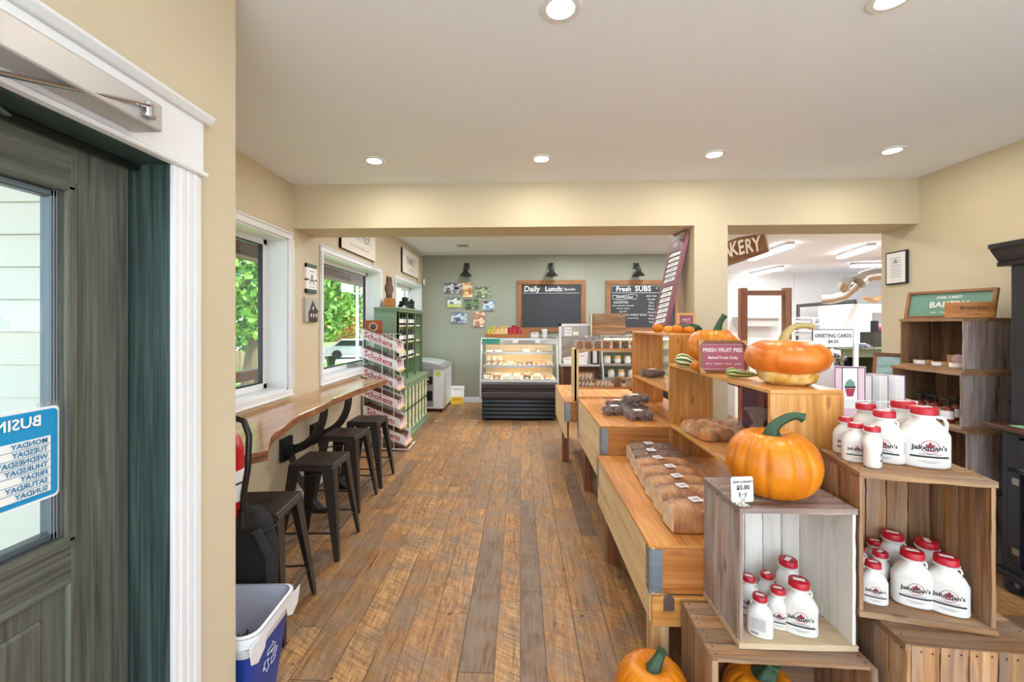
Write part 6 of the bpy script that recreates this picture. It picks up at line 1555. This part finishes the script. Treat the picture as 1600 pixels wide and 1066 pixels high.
b.text('- WHOLE WHEAT BUNS', .05, (f + .42, y, T0 - .58), (1, 0, 0), (0, 0, 1), 0); b.text('served all day', .04, (f + .42, y, T0 - .64), (1, 0, 0), (0, 0, 1), 0)
b.build('chalk_writing', 'chalk', t)
for k, (px, lab) in enumerate(((727.5, 'black barn wall lamp over the canvas prints'), (862, 'black barn wall lamp over the Daily Lunch chalkboard'), (998, 'black barn wall lamp over the subs chalkboard'))):
    q = wp(px, 431, YW - .20); t = E('wall_lamp', lab, 'wall lamp', (q.x, YW, q.z), 0, 'barn lamps on the sage wall')
    b = MB(); b.lathe([(.115, 0), (.118, .004), (.075, .05), (.045, .085), (.04, .15), (.0, .16)], 28, (0, -.20, 0)); b.lathe([(.040, .15), (.044, .085), (.073, .052), (.113, .004)][::-1], 28, (0, -.20, 0)); b.build('shade', 'lampblk', t)
    b = MB(); b.tube([(0, -.20, .15), (0, -.20, .20), (0, -.17, .235), (0, -.10, .24), (0, 0, .21)], .014, 8); b.lathe([(0, 0), (.06, 0), (.05, .02), (0, .025)], 20); 
    b.xf(Matrix.Identity(4)); b.build('arm', 'lampblk', t)
    b = MB(); b.bx(-.05, .05, -.02, 0, .15, .27); b.build('backplate', 'lampblk', t, bevel=.006)
    b = MB(); b.ball((0, -.20, .075), .028); o = b.build('bulb', emit('bulb_%d' % k, '#ffe9c8', 25), t)
    l = bpy.data.lights.new('lamp', 'POINT'); l.energy = 9; l.color = (1, .88, .70); l.shadow_soft_size = .012
    lo = bpy.data.objects.new('lamp', l); C.objects.link(lo); lo.location = (q.x, YW - .20, q.z + .022)

# ------------------------------------------------------------------ refrigerated display case
cx0 = at(750.5, 659, Z=0).x; cy0 = at(750.5, 659, Z=0).y; cx1 = cx0 + 1.215
t = E('display_case', 'open refrigerated display case with a black louvred base and lit shelves', 'display case', (cx0, cy0, 0)); w = cx1 - cx0; D_ = .86
b = MB(); b.bx(.02, w - .03, .08, D_, .03, .56)
for k in range(5): b.prism([(0, 0), (-.022, .012), (-.018, .045), (0, .052)], (.02, .08, .035 + k * .062), (0, 1, 0), (0, 0, 1), w - .05)
b.build('louvred_base', flat('case_black', '#141414', .3), t)
b = MB(); b.prism([(.035, 0), (.0, .02), (-.004, .10), (.035, .115)], (.0, 0, .36), (0, 1, 0), (0, 0, 1), w - .01); b.prism([(.03, 0), (-.01, .02), (-.02, .09), (0, .12), (.05, .12)], (0, 0, .50), (0, 1, 0), (0, 0, 1), w - .01)
b.bx(.0, w - .01, .035, .09, .35, .62); b.build('front_bumper', 'dgrey', t, bevel=.004)
b = MB(); b.prism([(-.01, 0), (.02, -.0), (.02, .035), (.005, .04)], (0, 0, .62), (0, 1, 0), (0, 0, 1), w - .01); b.build('front_rail', 'alu', t)
b = MB(); b.prism([(.02, .64), (.42, .64), (.42, .66), (.02, .65)], (.02, 0, 0), (0, 1, 0), (0, 0, 1), w - .05); b.bx(.02, w - .03, .42, D_, .56, .66); b.build('lower_deck', 'caselit', t)
b = MB(); b.bx(.02, w - .03, D_ - .04, D_, .56, 1.24); b.build('back_panel', 'caselit', t)
b = MB()
for k in range(9): b.bx(.03, w - .04, D_ - .052, D_ - .047, .72 + k * .055, .726 + k * .055)
for k in range(20): b.bx(.05 + k * (w - .12) / 19, .054 + k * (w - .12) / 19, D_ - .047, D_ - .042, .68, 1.2)
b.build('back_grid', 'pineedge', t)
for (z, y0_) in ((.85, .27), (1.06, .36)):
    b = MB(); b.bx(.03, w - .04, y0_, D_ - .06, z - .012, z); o = b.build('shelf', 'caselit', t); b = MB(); b.bx(.025, w - .035, y0_ - .014, y0_, z - .028, z + .012); b.build('price_rail', 'steel', o)
b = MB()                                                          # curved side panels
for x in (-.012, w - .022):
    P = [(-.03, .36), (-.025, .62), (.03, .78), (.10, 1.0), (.17, 1.20), (.22, 1.30), (D_, 1.30), (D_, .03), (.06, .03), (.06, .36)]
    Q = [(-.03, .36), (-.025, .62), (.03, .78), (.10, 1.0), (.17, 1.20), (.22, 1.30), (.25, 1.30), (.20, 1.20), (.13, 1.0), (.06, .78), (.005, .62), (.0, .36)]
    b.prism(Q, (x, 0, 0), (0, 1, 0), (0, 0, 1), .03)
b.build('side_frame', 'alu', t, bevel=.004)
b = MB(); 
for x in (0.0, w - .012): b.prism([(0, .62), (.06, .78), (.13, 1.0), (.20, 1.20), (D_, 1.24), (D_, .62)], (x, 0, 0), (0, 1, 0), (0, 0, 1), .004)
b.build('side_glass', 'cglass', t)
b = MB(); b.bx(.0, w - .01, .17, D_, 1.24, 1.30); b.prism([(0, 0), (.03, .10), (.06, .10), (.06, 0)], (0, .15, 1.20), (0, 1, 0), (0, 0, 1), w - .01); b.build('hood', 'steel', t, bevel=.003)
b = MB(); b.bx(.015, .30, .142, .148, 1.215, 1.295); o = b.build('teal_sign', flat('teal_sign', '#4cae94', .5), t); o.location = (0, .0, .0)
b = MB(); b.text('GRAB & GO LUNCH', .04, (.155, .1405, 1.265), (1, 0, 0), (0, 0, 1), 0, 'CENTER', .25); b.text('fresh every day', .025, (.155, .1405, 1.235), (1, 0, 0), (0, 0, 1), 0, 'CENTER', .2); b.build('lettering', 'ink', o)
for (x, wd_) in ((.50, .09), (.86, .08)):
    b = MB(); b.bx(x, x + wd_, .143, .147, 1.22, 1.275); b.build('note_card', 'paper', t)
b = MB(); b.bx(.06, w - .07, .24, .28, 1.215, 1.238); b.build('light_strip', emit('case_lamp', '#fff0da', 30), t)
for z, y_ in ((1.04, .40), (.83, .31)):
    b = MB(); b.bx(.06, w - .07, y_, y_ + .02, z - .004, z + .004); b.build('light_strip', emit('case_lamp_%d' % int(z * 100), '#fff0da', 22), t)
GF = 'packed food in the display case'
def food(lab, x, y, z, sz, mat, lid='clam', rnd=False):
    f_ = E('food_tray', lab, 'food box', (cx0 + x, cy0 + y, z), 0, GF); a, b2, c = sz
    b = MB()
    if rnd: b.lathe([(1e-4, .004), (a * .42, .004), (a * .46, c * .5), (a * .3, c * .85), (1e-4, c * .9)], 16)
    else: b.bx(-a * .42, a * .42, -b2 * .4, b2 * .4, .005, c * .8)
    b.build('food', mat, f_, bevel=0 if rnd else .008)
    b = MB(); b.bx(-a / 2, a / 2, -b2 / 2, b2 / 2, .001, c); b.build('clear_box', lid, f_)
    b = MB(); b.bx(-a * .2, a * .2, -b2 / 2 - .001, -b2 / 2, c * .12, c * .5); b.build('paper_label', 'paper', f_)
pos = ['leftmost', 'second from the left', 'third from the left', 'fourth from the left', 'fifth from the left', 'sixth from the left', 'rightmost']
for k in range(7): food('clear food box on the bottom deck of the display case, ' + pos[k], .09 + k * .16, .12 + random.uniform(0, .02), .652, (.13, .12, .075), ['icing', 'cookie', 'paper', 'paper', 'choc', 'icing', 'bun'][k])
for k in range(7): food('clear food box at the back of the lowest deck, ' + pos[k], .09 + k * .16, .30, .662, (.13, .12, .07), ['choc', 'icing', 'breadp', 'icing', 'bun', 'breadp', 'cookie'][k])
for k in range(5): food('sandwich box on the middle shelf of the display case, ' + ['first past the muffins', 'second past the muffins', 'third past the muffins', 'fourth past the muffins', 'at the right end'][k], .46 + k * .155, .37, .851, (.125, .11, .07), ['icing', 'breadd', 'choc', 'bread', 'bun'][k])
for k in range(6): food('boxed muffins on the middle shelf of the display case, %s %s' % (['upper', 'lower'][k < 3], ['left', 'centre', 'right'][k % 3]), .10 + (k % 3) * .095, .36, .851 + (.075 if k >= 3 else 0), (.088, .10, .07), 'breadp', rnd=True)
for k, (x, m_) in enumerate(((.12, 'icing'), (.26, 'icing'), (.73, 'breadp'), (.92, 'choc'))): food('food box on the top shelf of the display case, ' + ['leftmost', 'second from the left', 'third from the left, domed', 'at the right, with dark filling'][k], x, .45, 1.061, (.12 if k > 1 else .13, .12, .06 if k > 1 else .035), m_)
# on top of the case: tray of chip bags
t = E('wooden_tray', 'orange wooden tray on the display case holding bags of chips', 'tray', (cx0 + .05, cy0 + .30, 1.301)); b = MB()
b.bx(0, .72, 0, .012, 0, .06); b.bx(0, .72, .25, .262, 0, .09); b.bx(0, .012, .012, .25, 0, .08); b.bx(.708, .72, .012, .25, 0, .08); b.bx(.36, .372, .012, .25, 0, .07); b.bx(.012, .708, .012, .25, 0, .01); b.build('box', 'endwood', t)
b = MB(); b.bx(.56, .72, .20, .21, .05, .13); b.build('divider', 'endwood', t)
M['chipy'] = multi('yellow_chip_bag', ['#e9b82e', '#f1e3b0', '#c98a2c', '#f6f1e6'], 16, .3); M['chipr'] = multi('red_chip_bag', ['#a81f2c', '#c8283a', '#6f1420', '#e0b4a0'], 14, .3); M['chipg'] = multi('lime_chip_bag', ['#b8c23a', '#e9d860', '#8c9a30', '#f3efd8'], 16, .3)
for k in range(8):
    m_ = ['chipg', 'chipg', 'chipy', 'chipy', 'chipy', 'chipr', 'chipr', 'chipr'][k]; x = .06 + k * .068 + (.01 if k > 4 else 0)
    lab = {'chipg': 'lime green bag of chips in the wooden tray', 'chipy': 'yellow bag of chips in the wooden tray', 'chipr': 'red bag of chips in the wooden tray'}[m_] + ', ' + ['at the far left', 'beside the leftmost bag', 'left one of the yellow trio', 'middle one of the yellow trio', 'next to the red bags', 'left one of the red trio', 'middle one of the red trio', 'last before the empty slot'][k]
    c_ = E('chip_bag', lab, 'bag', (cx0 + .05 + x, cy0 + .40, 1.313), random.uniform(-.4, .4), 'chip bags on the display case')
    b = MB(); b.lathe([(.9, 0), (1.05, .03), (1.1, .07), (.95, .12), (.95, .135), (.8, .15)], 22, sx=.045, sy=.028, mod=lambda w_, i: 1 + .09 * math.sin(3 * w_ + i + k)); b.build('bag', m_, c_, sharp=30); c_.scale = (1.1, 1.1, 1.15 + .12 * math.sin(k * 2.3))
t = E('paper_cup_stack', 'white napkin box on top of the display case', 'box', (cx0 + .86, cy0 + .35, 1.301)); b = MB(); b.bx(-.06, .06, -.04, .04, 0, .09); b.build('box', 'paper', t)
b = MB(); b.bx(-.03, .03, -.042, -.04, .065, .075); b.build('lettering', 'redink', t)
t = E('cup_stack', 'stack of white plastic cups on top of the display case', 'cups', (cx0 + 1.02, cy0 + .35, 1.301)); b = MB(); b.lathe([(.03, 0), (.045, .13), (.048, .132), (.043, .14), (0, .14)], 24); b.build('cups', 'paper', t)

# ------------------------------------------------------------------ service counter right of the case
q = at(876, 655, Z=0); sx0, sy0 = q.x + .03, 6.9
t = E('service_counter', 'dark wood service counter with a pale worktop right of the display case', 'counter', (sx0, sy0, 0))
b = MB(); b.bx(0, .03, 0, .7, 0, .84); b.bx(.03, .60, .02, .05, 0, .84); b.build('panel', 'walnut', t)
b = MB(); b.bx(-.02, .02, -.02, .02, 0, .84); b.build('corner_post', 'rackw', t); b = MB(); b.bx(.03, .60, .0, .02, .40, .42); b.build('shelf_edge', 'steel', t)
b = MB(); b.bx(-.03, .61, -.04, .72, .84, .87); b.build('worktop', flat('pale_worktop', '#c9c9c6', .35), t)
t = E('counter_screen', 'stainless and green glass screen standing on the service counter', 'screen', (sx0 - .02, sy0 + .10, .871))
b = MB(); b.bx(-.02, .02, -.02, .02, 0, .66); b.bx(.58, .61, -.02, .02, 0, .72); b.bx(-.02, .61, -.02, .02, .62, .66); b.build('frame', 'white', t)
b = MB(); b.bx(.02, .58, -.01, 0, .44, .62); b.build('steel_panel', 'steel', t, bevel=.01)
b = MB(); b.bx(.02, .58, -.006, 0, .0, .44); b.build('green_glass', 'gglass', t)
b = MB(); b.bx(.07, .19, -.013, -.011, .46, .60); b.bx(.21, .30, -.013, -.011, .47, .53); b.build('notice', 'paper', t)
b = MB(); b.text('CASH', .04, (.13, -.0145, .56), (1, 0, 0), (0, 0, 1), 0); b.text('ONLY', .03, (.13, -.0145, .51), (1, 0, 0), (0, 0, 1), 0); b.build('lettering', 'ink', t)
for (x, w_, h_, lab, nm) in ((.10, .16, .12, 'white paper box at the left of the service counter', 'paper_box'), (.33, .20, .20, 'white cardboard napkin holder leaning on the service counter', 'napkin_holder')):
    t = E(nm, lab, 'box', (sx0 + x, sy0 + .04, .871)); b = MB(); b.prism([(-w_ / 2 * .8, 0), (w_ / 2 * .8, 0), (w_ / 2, h_), (-w_ / 2, h_ * .8)], (0, 0, 0), (1, 0, 0), (0, 0, 1), -.07); b.build('box', 'paper', t)
    b = MB(); b.bx(-.04, .04, -.002, -.001, h_ * .65, h_ * .7); b.build('lettering', 'redink', t)
t = E('card_terminal', 'black card terminal with a white front on the service counter', 'terminal', (sx0 + .54, sy0 + .04, .871)); b = MB(); b.bx(-.06, .06, 0, .05, 0, .23); b.build('body', 'black', t); b = MB(); b.bx(-.035, .035, -.002, 0, .02, .22); b.build('label_card', 'paper', t)
# second glass case beyond the cookie unit
t = E('glass_case', 'sloping glass display case of jars behind the cookie unit', 'display case', (1.30, 6.55, 0)); w = 1.3
b = MB(); b.bx(0, w, .1, .8, 0, .62); b.build('base', flat('case_black2', '#2a2a2a', .4), t)
b = MB(); b.prism([(.02, .62), (.12, .62), (.30, 1.30), (.26, 1.30)], (-.02, 0, 0), (0, 1, 0), (0, 0, 1), .02); b.bx(-.02, w, .26, .8, 1.30, 1.34); b.build('frame', 'alu', t)
for z in (.66, .88, 1.10):
    b = MB(); b.bx(0.01, w, .22, .78, z - .01, z); b.build('shelf', 'gglass', t); b = MB(); b.bx(.01, w, .20, .22, z - .02, z + .02); b.build('price_rail', 'steel', t)
b = MB(); b.bx(0, w, .78, .8, .62, 1.3); b.build('back_panel', 'creamtrim', t)
b = MB(); b.bx(.05, w - .05, .3, .33, 1.27, 1.295); b.build('light_strip', emit('case_lamp_b', '#fff0d0', 8), t)
for k in range(9):
    z = (.881, 1.101, .661)[k % 3]; x = 1.40 + (k // 3) * .16 + (k % 3) * .03
    lab = 'yellow preserve jar on the %s shelf of the sloping glass case, %s' % (['middle', 'top', 'bottom'][k % 3], ['nearest its white frame', 'second along', 'third along'][k // 3])
    j = E('jar', lab, 'jar', (x, 6.85, z), 0, 'jars in the sloping glass case'); b = MB(); b.lathe([(0, 0), (.045, 0), (.05, .01), (.05, .11), (.042, .12)], 18); b.build('jar', M['pumpy'] if k % 2 else 'icing', j)
    b = MB(); b.lathe([(.046, .12), (.046, .14), (0, .14)], 18); b.build('lid', 'creamtrim', j); b = MB(); b.lathe([(.0505, .03), (.0505, .09)], 18); b.build('label_band', 'paper', j)
# tall barn-board stand behind the cookies
q0_, q1_ = at(926, 527, Y=6.85), at(977, 490, Y=6.85); zb0 = 1.341
t = E('barn_board_box', 'box of brown barn boards on the sloping glass case, behind the cookie bags', 'box', (q0_.x, 6.85, zb0), 0); q1_.z -= zb0
b = MB(); ww = q1_.x - q0_.x; b.bx(0, .015, 0, .3, .0, q1_.z)
for k in range(12): hgt = q1_.z / 12; b.bx(.0, ww, -.012, .0, k * hgt + .001, (k + 1) * hgt - .001, jit=.0015)
b.bx(ww - .015, ww, 0, .3, 0, q1_.z); b.build('boards', 'rustic', t)
b = MB(); b.bx(-.03, -.012, -.01, .02, 0, q1_.z + .0); b.build('edge_strip', 'creamtrim', t)

# ------------------------------------------------------------------ kitchen beyond the right opening
# bakery sign hung from the ceiling
A_ = at(1201, 393, Y=4.12); Bm = at(1137, 415, Y=4.45)
t = E('bakery_sign', 'arched brown wooden BAKERY sign hung beyond the right opening', 'sign', tuple(A_))
ux = (A_ - Bm); L_ = .66; ux = ux.normalized(); ux2 = ux; uy = Vector((0, 0, 1)); uy = (uy - ux * uy.dot(ux)).normalized(); hb = at(1201, 364, Y=4.12).z - A_.z
P = [(0, 0), (0, hb)] + [(-L_ * k / 12, hb + .07 * math.sin(math.pi * k / 12) ) for k in range(1, 12)] + [(-L_, hb), (-L_, 0)]
b = MB(); b.prism(P[::-1], (0, 0, 0), ux, uy, -.03); b.build('board', 'framew', t)
b = MB(); nn_ = ux.cross(uy).normalized(); nn_ = -nn_ if nn_.y > 0 else nn_
for k, ch in enumerate('BAKERY'):
    xk = -.075 - (5 - k) * .074; b.text('*' + ch, .20, ux * xk + uy * (hb * .52 + .03 * (5 - k) * .4) + nn_ * .034, ux, uy + ux * .1, 0, 'CENTER', squeeze=.62)
b.build('lettering', 'breadp' if False else flat('cream_letters', '#f6e6d4', .6), t)
b = MB(); 
for xk in (-.1, -.55): b.tube([ux * xk + uy * hb, ux * xk + Vector((0, 0, CEIL2 - A_.z - (ux * xk).z))], .003, 5)
b.build('hanging_cord', 'ink', t)
def rack_frame(lab, pxa, pxb, pyt, Y, wpost=.075, beam=.055, ps=(1, 1)):
    A_, B_ = at(pxa, pyt, Y=Y), at(pxb, pyt, Y=Y); t = E('rack_frame', lab, 'rack', (A_.x, Y, 0)); w = B_.x - A_.x; h = A_.z
    for x in (0, w - wpost):
        b = MB(); b.bx(x, x + wpost, 0, wpost, 0, h); b.build('post', 'rackw', t, bevel=.002)
    b = MB(); b.bx(wpost, w - wpost, .01, wpost - .01, h - .03 - beam, h - .03); b.build('cross_bar', 'rackw', t)
    b = MB(); 
    b.bx(0, w, .02, .5, .78, .80)
    b.build('shelf', 'rackw', t)
    for x in (0, w - wpost):
        b = MB(); b.bx(x, x + wpost, .5, .5 + wpost, 0, .80); b.build('post', 'rackw', t)
    return t
rack_frame('brown wooden post-and-rail rack framed by the right opening', 1158, 1237.5, 450, 5.0)
rack_frame('brown wooden rack standing behind the pillar edge and pumpkins', 1074, 1133.5, 462, 4.25, .055)
# ceiling lights
tube_em = emit('tube_light', '#fffdf6', 9)
for k, (pa, pb_, lab) in enumerate([((1172, 408), (1238, 385), 'tube light nearest the bakery sign'), ((1174, 431), (1221, 421), 'tube light far back over the brown rack'), ((1313, 404), (1362, 388), 'tube light above the silver duct'), ((1331, 417), (1380, 416.5), 'tube light at the right of the kitchen ceiling'), ((1150, 365), (1200, 345), 'tube light just beyond the beam')]):
    A_, B_ = at(*pa, Z=CEIL2 - .09), at(*pb_, Z=CEIL2 - .09); mid = (A_ + B_) / 2; L2 = min((B_ - A_).length, 1.5); rz = math.atan2(B_.y - A_.y, B_.x - A_.x); x, y = mid.x, mid.y
    t = E('tube_light', lab, 'ceiling light', (x, y, CEIL2), rz, 'tube lights on the kitchen ceiling'); b = MB(); b.bx(-L2 / 2, L2 / 2, -.06, .06, -.05, 0); b.build('housing', 'alu', t)
    b = MB(); b.bx(-L2 / 2, L2 / 2, -.065, .065, -.095, -.05); b.build('diffuser', tube_em, t, bevel=.01)
for x, y in ((4.2, 5.0), (4.6, 7.2), (6.6, 6.2), (6.2, 9.2), (8.4, 8.0)):
    l = bpy.data.lights.new('tube', 'AREA'); l.shape = 'RECTANGLE'; l.size = 1.2; l.size_y = .12; l.energy = TUBE_W; l.color = (.95, .98, 1); lo = bpy.data.objects.new('tube', l); C.objects.link(lo); lo.location = (x, y, CEIL2 - .10); lo.rotation_euler = (0, 0, .3)
def can(px, py, lab, xy=None):
    q = at(px, py, Z=CEIL - .002) if xy is None else Vector((*xy, CEIL))
    t = E('recessed_light', lab, 'ceiling light', (q.x, q.y, CEIL), 0, 'recessed ceiling lights')
    b = MB(); b.lathe([(.048, -.002), (.052, -.008), (.074, -.006), (.076, 0)], 32); b.build('trim_ring', 'white', t)
    b = MB(); b.lathe([(0, -.0035), (.05, -.0035)], 28); b.build('lamp_disc', can_em, t)
    l = bpy.data.lights.new('downlight', 'AREA'); l.shape = 'DISK'; l.size = .10; l.energy = CAN_W; l.color = (.93, .965, 1.0); lo = bpy.data.objects.new('downlight', l); C.objects.link(lo); lo.location = (q.x, q.y, CEIL - .012)
can_em = emit('downlight_disc', '#fff8ea', 12)
can(876, 12, 'recessed downlight closest to the viewer, at the top edge of the ceiling view'); can(1395, -4, 'recessed downlight at the top edge towards the right wall')
can(585, 251, 'recessed downlight at the left end of the row along the beam'); can(846, 248, 'recessed downlight second from the left in the row along the beam'); can(1116, 241, 'recessed downlight third from the left in the row along the beam'); can(1394, 235, 'recessed downlight at the right end of the row along the beam')
for xy in ((-.6, -.3), (1.6, -.6)):  # unseen fill lamps without fixtures, added behind the view
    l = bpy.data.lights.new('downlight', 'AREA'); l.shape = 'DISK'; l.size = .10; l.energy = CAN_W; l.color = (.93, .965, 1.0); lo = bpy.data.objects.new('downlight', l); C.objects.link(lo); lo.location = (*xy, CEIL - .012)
for xy in ((-.7, 5.0), (.9, 5.0), (2.2, 5.2), (-.7, 6.9), (.9, 7.3), (2.3, 7.2)):  # lamps without fixtures, added to brighten the back room
    l = bpy.data.lights.new('downlight', 'AREA'); l.shape = 'DISK'; l.size = .10; l.energy = BACK_FILL_W; l.color = (.93, .965, 1.0); lo = bpy.data.objects.new('downlight', l); C.objects.link(lo); lo.location = (*xy, CEIL2 - .012)
q = at(723, 384, Z=CEIL2); t = E('ceiling_vent', 'small square grey vent in the far ceiling', 'vent', (q.x, q.y, CEIL2)); b = MB(); b.bx(-.10, .10, -.10, .10, -.006, 0); b.build('cover', 'alu', t)
b = MB(); 
for k in range(4): b.bx(-.08, .08, -.07 + k * .04, -.055 + k * .04, -.008, -.006)
b.build('slot', 'greypl', t)
# duct
def KP(px, py, Y): return at(px, py, Y=Y)
t = E('steel_duct', 'shiny steel duct bending down across the kitchen back wall', 'duct', (0, 0, 0))
pts = [KP(1284, 467, 9.6), KP(1300, 467, 9.5), KP(1318, 462, 9.4), KP(1334, 449, 9.3), KP(1346, 437, 9.2)]
b = MB(); b.tube(pts, .115, 16); b.build('lower_pipe', 'duct', t)
b = MB(); b.tube([KP(1343, 440, 9.2), KP(1352, 433, 9.15), KP(1364, 430, 9.1), KP(1390, 429, 9.0), KP(1430, 429, 8.8)], .14, 16); b.build('upper_pipe', 'duct', t)
b = MB(); b.cyl(KP(1341, 441, 9.1), KP(1346, 437, 9.1), .155, n=20); b.build('collar', 'duct', t)
q = KP(1318, 447, 9.3); b = MB(); b.cyl(q + Vector((0, 0, -.02)), q + Vector((-.05, -.14, .1)), .12, .10, 20); b.build('branch_cap', 'duct', t)
t = E('wall_pipe', 'brown pipe frame running along the kitchen back wall', 'pipe', (0, 0, 0)); b = MB(); b.tube([KP(1247, 540, 10.6), KP(1247, 478, 10.6), KP(1337, 471, 10.4), KP(1337, 480, 10.4)], .05, 8); b.build('pipe', 'dgrey', t)
q = KP(1333, 478, 10.2); t = E('column_cover', 'grey metal column cover beside the kitchen cooler', 'column', (q.x, 10.3, 0)); b = MB(); b.bx(0, .11, 0, .1, 0, q.z); b.build('cover', flat('taupe_metal', '#a39a92', .4, metal=.3), t)
q = KP(1339, 475, 9.4); t = E('cooler', 'white walk-in cooler box in the kitchen', 'cooler', (q.x, 9.4, 0)); b = MB(); b.bx(0, .9, 0, 1.2, 0, q.z); b.bx(.91, 2.6, 0, 1.2, 0, q.z); b.build('panels', 'wire', t, bevel=.01)
b = MB(); q2 = KP(1355, 514, 9.3); b.bx(.32, .9, -.02, 0, q2.z, q2.z + .35); b.build('grey_window', 'greypl', t)
t = E('cardboard_scraps', 'folded cardboard lying on top of the white cooler', 'cardboard', (q.x + .35, 9.5, q.z + .05)); b = MB()
for k in range(4): b.box((k * .16, 0, .05 + .02 * k), (.22, .2, .02), rot=(0, R(30 * (-1) ** k), 0))
b.build('pieces', 'card', t)
t = E('panel_box', 'small white electrical box on the kitchen back wall', 'box', (KP(1313, 498, 11.28).x, 11.3, KP(1313, 512, 11.28).z)); b = MB(); b.bx(0, .18, -.05, 0, 0, .22); b.build('box', 'alu', t)
# wall-hung sink cabinet and white rack
q = KP(1190, 510, 10.0); t = E('wall_shelf', 'grey steel wall shelf seen through the brown rack', 'shelf', (q.x, 10.9, KP(1190, 510, 10.9).z)); b = MB(); b.bx(0, .95, 0, .4, .0, .22); b.bx(-.03, 1.0, -.1, .4, .20, .24); b.build('shelf', flat('soft_grey', '#c5c3bf', .4), t)
q = KP(1239, 560, 8.0); t = E('wire_shelving', 'white wire shelving in the kitchen behind the price sign', 'shelving', (q.x, 8.0, 0)); b = MB(); Wk = 1.45 * .52; zt = KP(1239, 496, 8.0).z
for x in (0, Wk * .5, Wk): b.tube([(x, 0, 0), (x, 0, zt - .02)], .018, 6); b.tube([(x, .4, 0), (x, .4, zt - .02)], .018, 6)
for z in (zt, zt - .12, zt - .24, zt - .5, zt - .8): b.bx(-.01, Wk + .01, -.01, .41, z - .02, z)
b.build('frame', 'wire', t)
for k in range(3):
    b = MB(); b.bx(.04, Wk * .45, 0.02, .38, zt - .10 - k * .12, zt - .04 - k * .12); b.build('tray', 'alu', t)
b = MB(); q = KP(1158, 548, 7.2); t = E('prep_counter', 'white preparation counter with jars deep in the kitchen', 'counter', (q.x - .2, 7.0, 0)); b.bx(0, 1.7, 0, .7, 0, .92); b.build('body', 'wire', t); b = MB(); b.bx(-.02, 1.72, -.02, .72, .92, .95); b.build('worktop', 'steel', t)
for k in range(7):
    x = q.x + .05 + k * .14; j = E('kitchen_jar', ['dark small jar at the left of the preparation counter', 'brown topped jar second along the preparation counter', 'clear jar third along the preparation counter', 'tan canister in the middle of the preparation counter', 'brown canister past the middle of the preparation counter', 'slim white bottle on the preparation counter', 'white jar at the right of the preparation counter'][k], 'jar', (x, 7.12, .951), 0, 'jars on the preparation counter')
    hh2 = [.12, .2, .14, .1, .13, .24, .12][k]; b = MB(); b.lathe([(0, 0), (.045, 0), (.045, hh2 * .75), (.03, hh2 * .8)], 14); b.build('jar', ['ink', 'paper', 'alu', 'card', 'rackw', 'wire', 'paper'][k], j); b = MB(); b.ball((0, 0, hh2 * .88), .035, n=12, sz=.8); b.build('lid', ['ink', 'rackw', 'alu', 'rackw', 'choc', 'wire', 'alu'][k], j)
# green desk with things on it
A_ = at(1316, 544, Y=4.75); t = E('green_desk', 'olive green painted desk beyond the end of the right wall', 'desk', (A_.x, 4.75, 0)); zt = A_.z; b = MB(); M['olive'] = flat('olive_paint', '#6d7450', .5, noise=.05); M['olived'] = flat('dark_olive_paint', '#4f5639', .5)
b.bx(-.05, 1.4, -.03, .6, zt - .02, zt); b.build('top', 'olive', t, bevel=.003); b = MB(); b.bx(0, .5, 0, .02, zt - .10, zt - .02); b.bx(0, .02, 0, .6, 0, zt - .1); b.bx(.48, 1.35, 0, .6, 0, zt - .02); b.build('carcass', 'olive', t)
b = MB(); b.bx(.5, 1.3, -.012, 0, zt - .14, zt - .04); b.bx(.5, 1.3, -.012, 0, zt - .28, zt - .16); b.build('drawer_front', 'olived', t)
b = MB(); b.bx(.02, .48, .5, .52, 0, zt - .1); b.build('back_panel', 'ink', t)
t = E('magazine_stack', 'loose pile of magazines on the olive green desk', 'magazines', (A_.x + .22, 4.85, zt)); b = MB()
for k in range(4): b.box((0, 0, .006 + k * .012), (.26, .18, .011), rot=(0, 0, .3 * k))
b.build('magazines', multi('magazine_covers', ['#2f3560', '#b8cdd6', '#56386a', '#e6e6e6'], 14, .4), t)
t = E('file_box', 'dark grey box with red bows on the olive green desk', 'box', (A_.x + .50, 4.95, zt)); b = MB(); b.bx(0, .4, 0, .2, 0, .17); b.build('box', 'dgrey', t)
b = MB(); b.ball((.12, .05, .21), .06); b.ball((.22, .05, .22), .055); b.build('bow', flat('pink_red', '#c4606c', .6), t); b = MB(); b.bx(.0, .05, 0, .05, .17, .3); b.build('clip', 'ink', t)
q = at(1309, 565, Y=3.9); t = E('sweets_basket', 'dark basket of wrapped sweets before the olive green desk', 'basket', (q.x, 3.95, 0)); b = MB(); b.bx(-.11, .13, 0, .2, 0, 1.10); b.build('stand', 'blackm', t)
b = MB(); 
for k in range(60): b.ball((random.uniform(-.09, .11), random.uniform(.0, .16), 1.12 + random.uniform(0, .14)), .022, n=6, k=4)
b.build('sweets', multi('black_white_sweets', ['#1c1a1c', '#4a3d40', '#e8e2dc', '#2c2426'], 60, .3), t)
t = E('tissue_box', 'white tissue box beside the dark sweets basket', 'box', (at(1300, 585, Y=3.2).x, 3.2, .9 + .17)); b = MB(); b.bx(-.08, .12, 0, .12, .0, .09); b.build('box', 'paper', t)
t['label'] = 'white tissue box on the stand behind the cupcake card'
t = E('white_stand', 'narrow white stand under the tissue box behind the card rack', 'stand', (at(1300, 585, Y=3.2).x, 3.2, 0)); b = MB(); b.bx(-.14, .30, -.05, .25, .0, 1.07); b.build('body', 'wire', t, bevel=.005)
